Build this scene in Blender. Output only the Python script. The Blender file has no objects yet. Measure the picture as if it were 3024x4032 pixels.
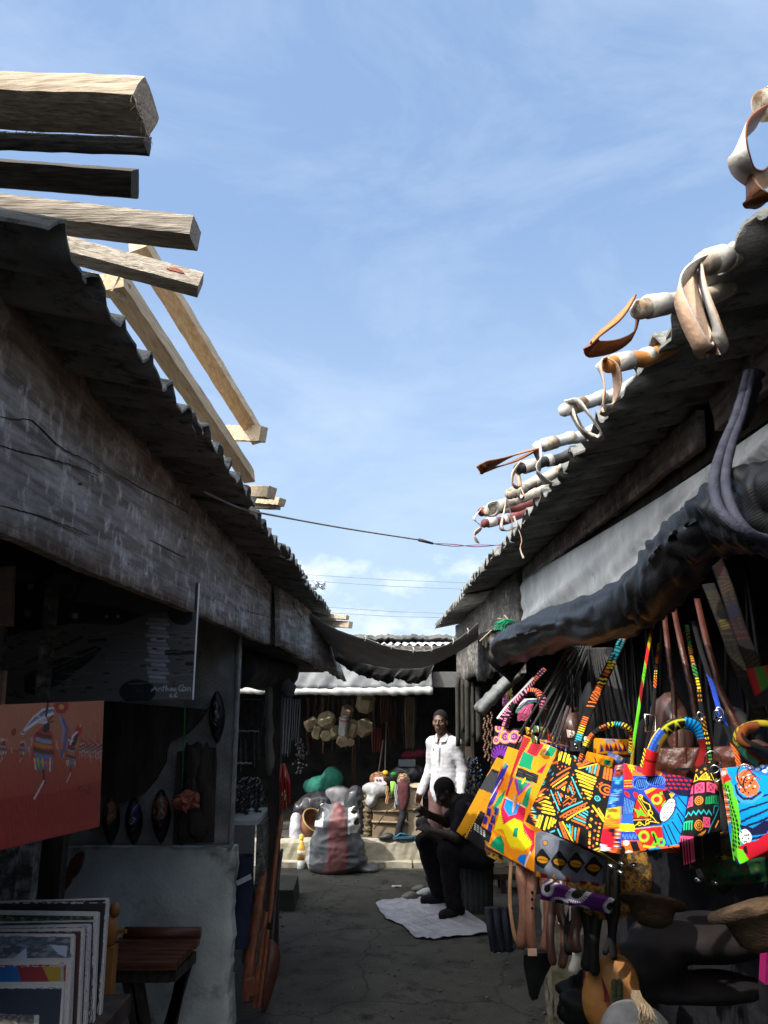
import bpy, bmesh, math, random
import numpy as np
from mathutils import Vector
R = math.radians
S = bpy.context.scene
COL = S.collection

# ------------------------------------------------------------------ camera, sky, sun, exposure
PITCH, FPX, CAMZ = R(13.2), 3032.0, 1.85
cam = bpy.data.objects.new('camera', bpy.data.cameras.new('camera'))
COL.objects.link(cam)
cam.location = (0, 0, CAMZ)
cam.rotation_euler = (R(90) + PITCH, 0, 0)
cam.data.sensor_fit = 'VERTICAL'
cam.data.sensor_height = 24.0
cam.data.lens = FPX / 4032 * 24.0
cam.data.clip_start = 0.05
cam.data.clip_end = 3000
S.camera = cam

SUN_DIR = Vector((-1.0, -0.72, 1.36)).normalized()          # towards the sun
W = bpy.data.worlds.new('World')
S.world = W
W.use_nodes = True
wn, wl = W.node_tree.nodes, W.node_tree.links
wn.clear()
def world_sky():
    out = wn.new('ShaderNodeOutputWorld'); bg = wn.new('ShaderNodeBackground')
    sky = wn.new('ShaderNodeTexSky'); sky.sky_type = 'NISHITA'; sky.sun_disc = False
    sky.sun_elevation = math.asin(SUN_DIR.z)
    sky.sun_rotation = math.atan2(SUN_DIR.x, SUN_DIR.y) % (2 * math.pi)
    sky.air_density = 1.0; sky.dust_density = 1.6; sky.ozone_density = 1.5
    tc = wn.new('ShaderNodeTexCoord')
    # thin high cirrus
    mp = wn.new('ShaderNodeMapping'); mp.inputs['Scale'].default_value = (1.6, 2.2, 3.4); mp.inputs['Rotation'].default_value = (0.3, 0.5, 0.6)
    n1 = wn.new('ShaderNodeTexNoise'); n1.inputs['Scale'].default_value = 1.7; n1.inputs['Detail'].default_value = 7; n1.inputs['Roughness'].default_value = .62
    n1.inputs['Distortion'].default_value = .5
    r1 = wn.new('ShaderNodeMapRange'); r1.inputs['From Min'].default_value = .45; r1.inputs['From Max'].default_value = .85
    r1.inputs['To Max'].default_value = .26
    wl.new(tc.outputs['Generated'], mp.inputs['Vector']); wl.new(mp.outputs[0], n1.inputs['Vector']); wl.new(n1.outputs['Fac'], r1.inputs['Value'])
    # low cumulus near the horizon
    sx = wn.new('ShaderNodeSeparateXYZ'); wl.new(tc.outputs['Generated'], sx.inputs[0])
    n2 = wn.new('ShaderNodeTexNoise'); n2.inputs['Scale'].default_value = 9; n2.inputs['Detail'].default_value = 6; n2.inputs['Roughness'].default_value = .55
    mp2 = wn.new('ShaderNodeMapping'); mp2.inputs['Scale'].default_value = (1, 1, 1.7); mp2.inputs['Location'].default_value = (.37, .1, .02)
    wl.new(tc.outputs['Generated'], mp2.inputs['Vector']); wl.new(mp2.outputs[0], n2.inputs['Vector'])
    band = wn.new('ShaderNodeMapRange'); band.inputs['From Min'].default_value = .235; band.inputs['From Max'].default_value = .15
    band.inputs['To Min'].default_value = .3; band.inputs['To Max'].default_value = 1.14
    wl.new(sx.outputs['Z'], band.inputs['Value'])
    ad = wn.new('ShaderNodeMath'); ad.operation = 'MULTIPLY'; wl.new(n2.outputs['Fac'], ad.inputs[0]); wl.new(band.outputs[0], ad.inputs[1])
    r2 = wn.new('ShaderNodeMapRange'); r2.inputs['From Min'].default_value = .53; r2.inputs['From Max'].default_value = .70
    r2.inputs['To Max'].default_value = .55
    wl.new(ad.outputs[0], r2.inputs['Value'])
    mx = wn.new('ShaderNodeMix'); mx.data_type = 'RGBA'
    hz = wn.new('ShaderNodeMix'); hz.data_type = 'RGBA'
    hz.inputs['Factor'].default_value = SKY_VEIL
    lo_ = wn.new('ShaderNodeMapRange'); lo_.inputs['From Min'].default_value = .55; lo_.inputs['From Max'].default_value = .05; lo_.inputs['To Max'].default_value = .62; lw = wn.new('ShaderNodeMix'); lw.data_type = 'RGBA'; lw.inputs['B'].default_value = (4.9, 6.1, 7.6, 1)
    wl.new(sx.outputs['Z'], lo_.inputs['Value']); wl.new(lo_.outputs[0], lw.inputs['Factor'])
    wl.new(sky.outputs[0], hz.inputs['A']); hz.inputs['B'].default_value = SKY_VEIL_COL
    wl.new(hz.outputs['Result'], lw.inputs['A']); wl.new(lw.outputs['Result'], mx.inputs['A']); mx.inputs['B'].default_value = (9.0, 9.6, 10.4, 1)
    m2 = wn.new('ShaderNodeMath'); m2.operation = 'MAXIMUM'; wl.new(r1.outputs[0], m2.inputs[0]); wl.new(r2.outputs[0], m2.inputs[1])
    wl.new(m2.outputs[0], mx.inputs['Factor'])
    # bright tropical haze on the sun's side of the sky
    dt = wn.new('ShaderNodeVectorMath'); dt.operation = 'DOT_PRODUCT'; nz_ = wn.new('ShaderNodeVectorMath'); nz_.operation = 'NORMALIZE'
    wl.new(tc.outputs['Generated'], nz_.inputs[0]); wl.new(nz_.outputs[0], dt.inputs[0]); dt.inputs[1].default_value = SUN_DIR
    gm = wn.new('ShaderNodeMapRange'); gm.inputs['From Min'].default_value = .47; gm.inputs['From Max'].default_value = 1.0; wl.new(dt.outputs['Value'], gm.inputs['Value'])
    pw_ = wn.new('ShaderNodeMath'); pw_.operation = 'POWER'; pw_.inputs[1].default_value = 1.3; wl.new(gm.outputs[0], pw_.inputs[0])
    gs = wn.new('ShaderNodeVectorMath'); gs.operation = 'SCALE'; gs.inputs[0].default_value = HAZE_GLOW; wl.new(pw_.outputs[0], gs.inputs['Scale'])
    sm = wn.new('ShaderNodeVectorMath'); sm.operation = 'ADD'; wl.new(mx.outputs['Result'], sm.inputs[0]); wl.new(gs.outputs[0], sm.inputs[1])
    wl.new(sm.outputs[0], bg.inputs['Color']); bg.inputs['Strength'].default_value = SKY_STRENGTH
    wl.new(bg.outputs[0], out.inputs[0])
HAZE_GLOW = (44.0, 42.0, 38.0)
SKY_STRENGTH, SKY_VEIL, SKY_VEIL_COL = 0.112, 0.42, (3.9, 6.0, 9.6, 1)
world_sky()

sl = bpy.data.lights.new('sun', 'SUN'); sl.energy = 4.4; sl.angle = R(.53); sl.color = (1, .95, .87)
sun = bpy.data.objects.new('sun', sl); COL.objects.link(sun)
sun.rotation_euler = (-SUN_DIR).to_track_quat('-Z', 'Y').to_euler(); sun.location = (-6, -5, 12)
S.view_settings.view_transform = 'Standard'; S.view_settings.look = 'None'
S.view_settings.gamma = 1; S.view_settings.use_curve_mapping = False
S.view_settings.exposure = 0.38
S.render.engine = 'CYCLES'
S.cycles.use_denoising = True
S.cycles.max_bounces = 8; S.cycles.diffuse_bounces = 6; S.cycles.glossy_bounces = 2
S.cycles.transparent_max_bounces = 6

# ------------------------------------------------------------------ from a pixel of the photo to a real point at a chosen distance
CP, SP = math.cos(PITCH), math.sin(PITCH)
CROP = {'p': (0, 0, 1), 'd': (0, 0, 1659 / 3024), 'c1': (0, 200, 1.3825), 'c2': (0, 1400, 1.185), 'c3': (0, 2600, 1.508), 'c4': (900, 2300, 1.508),
        'c5': (900, 3200, 1.2762), 'c6': (1800, 2300, 1.3554), 'c7': (1900, 3100, 1.476), 'c8': (1800, 300, 1.0531),
        'b1': (1880, 2700, 2.676), 'b2': (2350, 2700, 2.4614), 'b3': (1100, 2700, 2.765), 'm': (1550, 2650, 2.212),
        'b5': (1850, 3350, 1.9518), 'b6': (0, 2700, 1.8433), 'b7': (0, 3300, 1.8433), 'b8': (850, 2600, 1.5445)}
def ray(c, x, y):
    x0, y0, s = CROP[c]
    rx = (x0 + x / s - 1512) / FPX; ry = (2016 - y0 - y / s) / FPX
    return Vector((rx, CP - ry * SP, SP + ry * CP))
def at(c, x, y, Y):
    d = ray(c, x, y); return Vector((0, 0, CAMZ)) + d * (Y / d.y)
def atX(c, x, y, X):
    d = ray(c, x, y); return Vector((0, 0, CAMZ)) + d * (X / d.x)
def atZ(c, x, y, Z):
    d = ray(c, x, y); return Vector((0, 0, CAMZ)) + d * ((Z - CAMZ) / d.z)

# ------------------------------------------------------------------ mesh collecting
rng = random.Random(7)
NR = np.random.default_rng(11)
def V(*a): return Vector(a)
class MB:
    def __init__(s): s.v = []; s.f = []; s.m = []; s.sm = []; s.c = []; s.cur = (1, 1, 1)
    def add(s, vs, fs, mi=0, smooth=False, cols=None):
        o = len(s.v); s.v += [tuple(q) for q in vs]
        s.c += cols if cols is not None else [s.cur] * len(vs)
        for f in fs: s.f.append(tuple(i + o for i in f)); s.m.append(mi); s.sm.append(smooth)
        return o
    def hexa(s, q, mi=0):            # q: 4 bottom (ccw seen from above), 4 top
        s.add(q, [(3, 2, 1, 0), (4, 5, 6, 7), (0, 1, 5, 4), (1, 2, 6, 5), (2, 3, 7, 6), (3, 0, 4, 7)], mi)
    def box(s, a, b, mi=0):
        x0, y0, z0 = a; x1, y1, z1 = b
        s.hexa([(x0, y0, z0), (x1, y0, z0), (x1, y1, z0), (x0, y1, z0), (x0, y0, z1), (x1, y0, z1), (x1, y1, z1), (x0, y1, z1)], mi)
    def beam(s, p0, p1, w, h, roll=0, mi=0, n=1, wob=0, taper=1.0):
        p0, p1 = Vector(p0), Vector(p1); l = (p1 - p0).normalized()
        up = Vector((0, 0, 1)) if abs(l.z) < .9 else Vector((0, 1, 0))
        sx = l.cross(up).normalized(); u = sx.cross(l)
        a = sx * math.cos(roll) + u * math.sin(roll); b = -sx * math.sin(roll) + u * math.cos(roll)
        vs = []
        for i in range(n + 1):
            t = i / n; c = p0.lerp(p1, t); k = 1 + (taper - 1) * t
            for (i1, i2) in ((-1, -1), (1, -1), (1, 1), (-1, 1)):
                q = c + a * (w / 2 * i1 * k) + b * (h / 2 * i2 * k)
                if wob: q = q + Vector((rng.uniform(-wob, wob), rng.uniform(-wob, wob), rng.uniform(-wob, wob)))
                vs.append(q)
        fs = [(0, 1, 2, 3), tuple(4 * n + i for i in (3, 2, 1, 0))]
        for i in range(n):
            for j in range(4):
                k = (j + 1) % 4; fs.append((4 * i + j, 4 * i + 4 + j, 4 * i + 4 + k, 4 * i + k))
        s.add(vs, fs, mi)
    def tube(s, pts, r, n=8, mi=0, flat=1.0, smooth=True, cap=True, wob=0, cols=None, closed=False):
        pts = [Vector(q) for q in pts]; m = len(pts)
        rr = r if isinstance(r, (list, tuple)) else [r] * m
        vs = []; cc = [] if cols is not None else None; prev = None
        for i, q in enumerate(pts):
            if closed: t = (pts[(i + 1) % m] - pts[i - 1]).normalized()
            else: t = (pts[min(i + 1, m - 1)] - pts[max(i - 1, 0)]).normalized()
            if prev is None:
                a = t.cross(Vector((0, 0, 1)));
                if a.length < .05: a = t.cross(Vector((0, 1, 0)))
                a.normalize()
            else:
                a = prev - t * prev.dot(t); a.normalize()
            prev = a; b = t.cross(a)
            for k in range(n):
                an = 2 * math.pi * k / n
                rad = rr[i] * (1 + (rng.uniform(-wob, wob) if wob else 0))
                vs.append(q + a * (math.cos(an) * rad) + b * (math.sin(an) * rad * flat))
                if cc is not None: cc.append(cols[i])
        fs = []
        for i in range(m if closed else m - 1):
            for k in range(n):
                k2 = (k + 1) % n; i2 = (i + 1) % m; fs.append((i * n + k, i * n + k2, i2 * n + k2, i2 * n + k))
        if cap and not closed: fs += [tuple(reversed(range(n))), tuple((m - 1) * n + k for k in range(n))]
        s.add(vs, fs, mi, smooth, cc)
    def ribbon(s, pts, width, wdir, th=.003, mi=0, mi2=None, cols=None):
        # a strap: width along wdir(s); outer face uses mi, inner face mi2
        pts = [Vector(q) for q in pts]; m = len(pts); mi2 = mi if mi2 is None else mi2
        ws = wdir if isinstance(wdir, list) else [wdir] * m
        wi = width if isinstance(width, list) else [width] * m
        vs = []; cc = [] if cols is not None else None
        for i, q in enumerate(pts):
            t = (pts[min(i + 1, m - 1)] - pts[max(i - 1, 0)]).normalized()
            w = Vector(ws[i]); w = (w - t * w.dot(t)).normalized(); nn = t.cross(w)
            for (a, b) in ((-1, -1), (1, -1), (1, 1), (-1, 1)):
                vs.append(q + w * (a * wi[i] / 2) + nn * (b * th / 2))
                if cc is not None: cc.append(cols[i])
        fa, fb = [], []
        for i in range(m - 1):
            o = 4 * i
            fa.append((o + 0, o + 4, o + 5, o + 1)); fb.append((o + 2, o + 6, o + 7, o + 3))
            fa.append((o + 1, o + 5, o + 6, o + 2)); fb.append((o + 3, o + 7, o + 4, o + 0))
        fa += [(0, 1, 2, 3), (4 * m - 1, 4 * m - 2, 4 * m - 3, 4 * m - 4)]
        o = s.add(vs, fa, mi, True, cc)
        for f in fb: s.f.append(tuple(i + o for i in f)); s.m.append(mi2); s.sm.append(True)
    def lathe(s, base, prof, n=20, axis=(0, 0, 1), mi=0, smooth=True, cols=None, squash=(1, 1)):
        ax = Vector(axis).normalized(); a = ax.cross(Vector((0, 1, 0)))
        if a.length < .05: a = ax.cross(Vector((1, 0, 0)))
        a.normalize(); b = ax.cross(a); base = Vector(base); vs = []; cc = [] if cols else None
        for i, (r, z) in enumerate(prof):
            for k in range(n):
                an = 2 * math.pi * k / n
                vs.append(base + ax * z + a * (r * math.cos(an) * squash[0]) + b * (r * math.sin(an) * squash[1]))
                if cols: cc.append(cols[i])
        fs = [(i * n + k, i * n + (k + 1) % n, (i + 1) * n + (k + 1) % n, (i + 1) * n + k) for i in range(len(prof) - 1) for k in range(n)]
        fs += [tuple(reversed(range(n))), tuple((len(prof) - 1) * n + k for k in range(n))]
        s.add(vs, fs, mi, smooth, cc)
    def grid(s, fn, nu, nv, mi=0, smooth=True, cfn=None, flip=False):
        vs = []; cc = [] if cfn else None
        for j in range(nv + 1):
            for i in range(nu + 1):
                vs.append(fn(i / nu, j / nv))
                if cfn: cc.append(cfn(i / nu, j / nv))
        fs = []
        for j in range(nv):
            for i in range(nu):
                a = j * (nu + 1) + i; f = (a, a + 1, a + nu + 2, a + nu + 1)
                fs.append(f[::-1] if flip else f)
        return s.add(vs, fs, mi, smooth, cc)
    def sheet(s, fn, nu, nv, th, nfn, mi=0, mi2=None, cfn=None):
        # a closed thin sheet: the surface and a second one th away along nfn
        nfn = Vector(nfn); mi2 = mi if mi2 is None else mi2
        o1 = s.grid(fn, nu, nv, mi, True, cfn)
        o2 = s.grid(lambda u, v: Vector(fn(u, v)) + nfn * th, nu, nv, mi2, True, cfn, flip=True)
        idx = [i for i in range(nu + 1)] + [j * (nu + 1) + nu for j in range(1, nv + 1)] + [nv * (nu + 1) + i for i in range(nu - 1, -1, -1)] + [j * (nu + 1) for j in range(nv - 1, 0, -1)]
        for a, b in zip(idx, idx[1:] + idx[:1]):
            s.f.append((o1 + b, o1 + a, o2 + a, o2 + b)); s.m.append(mi); s.sm.append(False)
    def prism(s, pts, dvec, mi=0, mi_back=None, smooth=False):
        pts = [Vector(q) for q in pts]; n = len(pts); d = Vector(dvec)
        s.add(pts + [q + d for q in pts], [tuple(range(n)), tuple(reversed(range(n, 2 * n)))] + [((i + 1) % n, i, n + i, n + (i + 1) % n) for i in range(n)], mi, smooth)
    def ball(s, c, r, mi=0, nu=14, nv=9, nz=0, cols=None):
        c = Vector(c); r = Vector(r) if hasattr(r, '__len__') else Vector((r, r, r))
        vs = []; ph = rng.random() * 9
        for j in range(nv + 1):
            th = math.pi * j / nv
            for i in range(nu):
                a = 2 * math.pi * i / nu
                d = Vector((math.sin(th) * math.cos(a), math.sin(th) * math.sin(a), math.cos(th)))
                k = 1 + nz * (math.sin(3 * d.x + 5 * d.y + ph) * .5 + math.sin(7 * d.z + 4 * d.x + ph * 2) * .35 + math.sin(9 * d.y - 6 * d.z + ph) * .25)
                vs.append(c + Vector((d.x * r.x, d.y * r.y, d.z * r.z)) * k)
        fs = [(j * nu + i, (j + 1) * nu + i, (j + 1) * nu + (i + 1) % nu, j * nu + (i + 1) % nu) for j in range(nv) for i in range(nu)]
        s.add(vs, fs, mi, True)
    def mesh(s, name, mats, org):
        me = bpy.data.meshes.new(name)
        o = Vector(org)
        me.from_pydata([(q[0] - o.x, q[1] - o.y, q[2] - o.z) for q in s.v], [], s.f)
        for m in mats: me.materials.append(m)
        me.polygons.foreach_set('material_index', s.m); me.polygons.foreach_set('use_smooth', s.sm)
        if any(c != (1, 1, 1) for c in s.c):
            at_ = me.color_attributes.new('Col', 'FLOAT_COLOR', 'POINT')
            at_.data.foreach_set('color', np.array([(c[0], c[1], c[2], 1.0) for c in s.c], dtype=np.float32).ravel())
        me.validate(); me.update(); return me
def fixn(me):
    bm = bmesh.new(); bm.from_mesh(me); bmesh.ops.recalc_face_normals(bm, faces=bm.faces); bm.to_mesh(me); bm.free(); return me
def props(o, label=None, cat=None, group=None, kind=None):
    if label: o['label'] = label
    if cat: o['category'] = cat
    if group: o['group'] = group
    if kind: o['kind'] = kind
    return o
def mats_(m): return m if isinstance(m, (list, tuple)) else [m]
def solo(name, label, cat, mb, m, group=None, kind=None, norm=True):
    a = np.array(mb.v); c = (a.min(0) + a.max(0)) / 2; org = (c[0], c[1], a[:, 2].min())
    me = mb.mesh(name, mats_(m), org)
    if norm: fixn(me)
    o = bpy.data.objects.new(name, me); o.location = org; COL.objects.link(o)
    return props(o, label, cat, group, kind)
def thing(name, label, cat, loc, group=None):
    o = bpy.data.objects.new(name, None); o.empty_display_size = .1; o.location = loc; COL.objects.link(o)
    return props(o, label, cat, group)
def wloc(o):
    v = Vector(o.location)
    while o.parent: o = o.parent; v += Vector(o.location)
    return v
def part(t, name, mb, m, label=None, norm=True, kind=None):
    me = mb.mesh(name, mats_(m), wloc(t))
    if norm: fixn(me)
    o = bpy.data.objects.new(name, me); o.parent = t; COL.objects.link(o)
    return props(o, label, None, None, kind)
def copy_thing(t, loc=None, rot=None, label=None):
    c = t.copy(); COL.objects.link(c)
    if loc is not None: c.location = loc
    if rot is not None: c.rotation_euler = rot
    if label: c['label'] = label
    for ch in list(t.children):
        k = ch.copy(); COL.objects.link(k); k.parent = c
        for g in list(ch.children):
            h = g.copy(); COL.objects.link(h); h.parent = k
    return c

# ------------------------------------------------------------------ materials
def lin(c):
    return tuple((x / 255 / 12.92) if x / 255 <= .04045 else ((x / 255 + .055) / 1.055) ** 2.4 for x in c[:3])
def mat(name, c1, c2=None, scale=6, stretch=(1, 1, 1), lo=.35, hi=.65, rough=.85, bump=.2, bscale=None, spec=.3, metal=0, c3=None, s3=30, lo3=.6, hi3=.7,
        trans=0, detail=8, dist=.010, sheen=0, coat=0, rnd=0):
    m = bpy.data.materials.new(name); m.use_nodes = True; nt = m.node_tree; N, L = nt.nodes, nt.links
    b = N['Principled BSDF']; b.inputs['Roughness'].default_value = rough; b.inputs['Specular IOR Level'].default_value = spec; b.inputs['Metallic'].default_value = metal
    if coat: b.inputs['Coat Weight'].default_value = coat; b.inputs['Coat Roughness'].default_value = .2
    if trans: b.inputs['Transmission Weight'].default_value = trans
    tc = N.new('ShaderNodeTexCoord'); mp = N.new('ShaderNodeMapping'); mp.inputs['Scale'].default_value = stretch; mp.inputs['Rotation'].default_value = (.5, .7, .3)
    src = tc.outputs['Object']
    if rnd:
        oi = N.new('ShaderNodeObjectInfo'); va = N.new('ShaderNodeVectorMath'); va.operation = 'ADD'; mu = N.new('ShaderNodeMath'); mu.operation = 'MULTIPLY'; mu.inputs[1].default_value = 37
        L.new(oi.outputs['Random'], mu.inputs[0]); L.new(src, va.inputs[0]); L.new(mu.outputs[0], va.inputs[1]); src = va.outputs[0]
    L.new(src, mp.inputs['Vector'])
    n = N.new('ShaderNodeTexNoise'); n.inputs['Scale'].default_value = scale; n.inputs['Detail'].default_value = detail; n.inputs['Roughness'].default_value = .62
    L.new(mp.outputs[0], n.inputs['Vector'])
    col = None
    if c2 is not None:
        r = N.new('ShaderNodeValToRGB'); r.color_ramp.elements[0].position = lo; r.color_ramp.elements[1].position = hi
        r.color_ramp.elements[0].color = (*c1, 1); r.color_ramp.elements[1].color = (*c2, 1)
        L.new(n.outputs['Fac'], r.inputs['Fac']); col = r.outputs['Color']
        if c3 is not None:
            n3 = N.new('ShaderNodeTexNoise'); n3.inputs['Scale'].default_value = s3; n3.inputs['Detail'].default_value = 6; n3.inputs['Roughness'].default_value = .7
            L.new(mp.outputs[0], n3.inputs['Vector'])
            r3 = N.new('ShaderNodeMapRange'); r3.inputs['From Min'].default_value = lo3; r3.inputs['From Max'].default_value = hi3
            L.new(n3.outputs['Fac'], r3.inputs['Value'])
            mx = N.new('ShaderNodeMix'); mx.data_type = 'RGBA'; L.new(r3.outputs[0], mx.inputs['Factor']); L.new(col, mx.inputs['A']); mx.inputs['B'].default_value = (*c3, 1)
            col = mx.outputs['Result']
        L.new(col, b.inputs['Base Color'])
    else: b.inputs['Base Color'].default_value = (*c1, 1)
    if bump:
        nb = N.new('ShaderNodeTexNoise'); nb.inputs['Scale'].default_value = bscale or scale * 3; nb.inputs['Detail'].default_value = 5
        L.new(mp.outputs[0], nb.inputs['Vector'])
        bp = N.new('ShaderNodeBump'); bp.inputs['Strength'].default_value = bump; bp.inputs['Distance'].default_value = dist
        L.new(nb.outputs['Fac'], bp.inputs['Height']); L.new(bp.outputs[0], b.inputs['Normal'])
    return m
def vmat(name, rough=.85, spec=.2, bump=.15, bscale=350, gain=1.0, dist=.004, blotch=.25, bs=9):
    # colours come from the print laid on the mesh's own points
    m = bpy.data.materials.new(name); m.use_nodes = True; nt = m.node_tree; N, L = nt.nodes, nt.links
    b = N['Principled BSDF']; b.inputs['Roughness'].default_value = rough; b.inputs['Specular IOR Level'].default_value = spec
    a = N.new('ShaderNodeAttribute'); a.attribute_name = 'Col'
    tc = N.new('ShaderNodeTexCoord')
    n0 = N.new('ShaderNodeTexNoise'); n0.inputs['Scale'].default_value = bs; n0.inputs['Detail'].default_value = 8; L.new(tc.outputs['Object'], n0.inputs['Vector'])
    r = N.new('ShaderNodeMapRange'); r.inputs['From Min'].default_value = .3; r.inputs['From Max'].default_value = .7; r.inputs['To Min'].default_value = gain * (1 - blotch); r.inputs['To Max'].default_value = gain
    L.new(n0.outputs['Fac'], r.inputs['Value'])
    mu = N.new('ShaderNodeVectorMath'); mu.operation = 'SCALE'; L.new(a.outputs['Color'], mu.inputs[0]); L.new(r.outputs[0], mu.inputs['Scale'])
    L.new(mu.outputs[0], b.inputs['Base Color'])
    n = N.new('ShaderNodeTexNoise'); n.inputs['Scale'].default_value = bscale; n.inputs['Detail'].default_value = 3
    L.new(tc.outputs['Object'], n.inputs['Vector'])
    bp = N.new('ShaderNodeBump'); bp.inputs['Strength'].default_value = bump; bp.inputs['Distance'].default_value = dist
    L.new(n.outputs['Fac'], bp.inputs['Height']); L.new(bp.outputs[0], b.inputs['Normal'])
    return m
def weave(name, base, line, scale=160, ribdir='X', rough=.5, spec=.5):
    m = bpy.data.materials.new(name); m.use_nodes = True; nt = m.node_tree; N, L = nt.nodes, nt.links
    b = N['Principled BSDF']; b.inputs['Roughness'].default_value = rough; b.inputs['Specular IOR Level'].default_value = spec
    tc = N.new('ShaderNodeTexCoord')
    w = N.new('ShaderNodeTexWave'); w.wave_type = 'BANDS'; w.bands_direction = ribdir; w.inputs['Scale'].default_value = scale; w.inputs['Distortion'].default_value = 1.5; w.inputs['Detail'].default_value = 1
    L.new(tc.outputs['Object'], w.inputs['Vector'])
    r = N.new('ShaderNodeValToRGB'); r.color_ramp.elements[0].color = (*base, 1); r.color_ramp.elements[1].color = (*line, 1)
    L.new(w.outputs['Fac'], r.inputs['Fac']); L.new(r.outputs[0], b.inputs['Base Color'])
    bp = N.new('ShaderNodeBump'); bp.inputs['Strength'].default_value = .25; bp.inputs['Distance'].default_value = .004
    L.new(w.outputs['Fac'], bp.inputs['Height']); L.new(bp.outputs[0], b.inputs['Normal'])
    return m
M = {}
def floor_mat():
    # worn concrete floor: blotches, oily stains, hairline cracks, grit
    m = mat('alley_concrete', (.020, .021, .019), (.062, .061, .054), 2.1, lo=.3, hi=.72, bump=.5, bscale=60, c3=(.011, .011, .010), s3=4, lo3=.54, hi3=.66, rough=.85)
    nt = m.node_tree; N, L = nt.nodes, nt.links; b = N['Principled BSDF']; src = b.inputs['Base Color'].links[0].from_socket; tc = N.new('ShaderNodeTexCoord')
    n = N.new('ShaderNodeTexNoise'); n.inputs['Scale'].default_value = 2.5; n.inputs['Detail'].default_value = 6; L.new(tc.outputs['Object'], n.inputs['Vector'])
    mv = N.new('ShaderNodeMix'); mv.data_type = 'VECTOR'; mv.inputs['Factor'].default_value = .25; L.new(tc.outputs['Object'], mv.inputs['A']); L.new(n.outputs['Color'], mv.inputs['B'])
    v = N.new('ShaderNodeTexVoronoi'); v.feature = 'DISTANCE_TO_EDGE'; v.inputs['Scale'].default_value = 1.1; L.new(mv.outputs['Result'], v.inputs['Vector'])
    r = N.new('ShaderNodeMapRange'); r.inputs['From Min'].default_value = .0; r.inputs['From Max'].default_value = .012; r.inputs['To Min'].default_value = .75; r.inputs['To Max'].default_value = 0; L.new(v.outputs['Distance'], r.inputs['Value'])
    x = N.new('ShaderNodeMix'); x.data_type = 'RGBA'; L.new(r.outputs[0], x.inputs['Factor']); L.new(src, x.inputs['A']); x.inputs['B'].default_value = (.008, .008, .007, 1)
    g = N.new('ShaderNodeTexNoise'); g.inputs['Scale'].default_value = 90; g.inputs['Detail'].default_value = 4; L.new(tc.outputs['Object'], g.inputs['Vector'])
    gr = N.new('ShaderNodeMapRange'); gr.inputs['From Min'].default_value = .62; gr.inputs['From Max'].default_value = .70; gr.inputs['To Max'].default_value = .7; L.new(g.outputs['Fac'], gr.inputs['Value'])
    y = N.new('ShaderNodeMix'); y.data_type = 'RGBA'; L.new(gr.outputs[0], y.inputs['Factor']); L.new(x.outputs['Result'], y.inputs['A']); y.inputs['B'].default_value = (.10, .098, .085, 1); L.new(y.outputs['Result'], b.inputs['Base Color'])
    return m
M['ground'] = mat('ground', (.020, .021, .019), (.062, .061, .054), 2.1, lo=.3, hi=.72, bump=.45, bscale=40, c3=(.022, .022, .020), s3=5, lo3=.56, hi3=.68, rough=.9)
M['concrete'] = mat('concrete', (.26, .24, .18), (.40, .37, .30), 5, bump=.3, bscale=60, c3=(.16, .17, .09), s3=2.2, lo3=.50, hi3=.68, rough=.92, stretch=(1, 1, 2.2))
M['asbestos'] = mat('asbestos', (.085, .087, .085), (.25, .25, .235), 3.2, stretch=(1.2, 2.6, 2), lo=.35, hi=.75, bump=.4, bscale=70, c3=(.035, .04, .035), s3=11, lo3=.52, hi3=.66, rough=.95, rnd=1)
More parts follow.
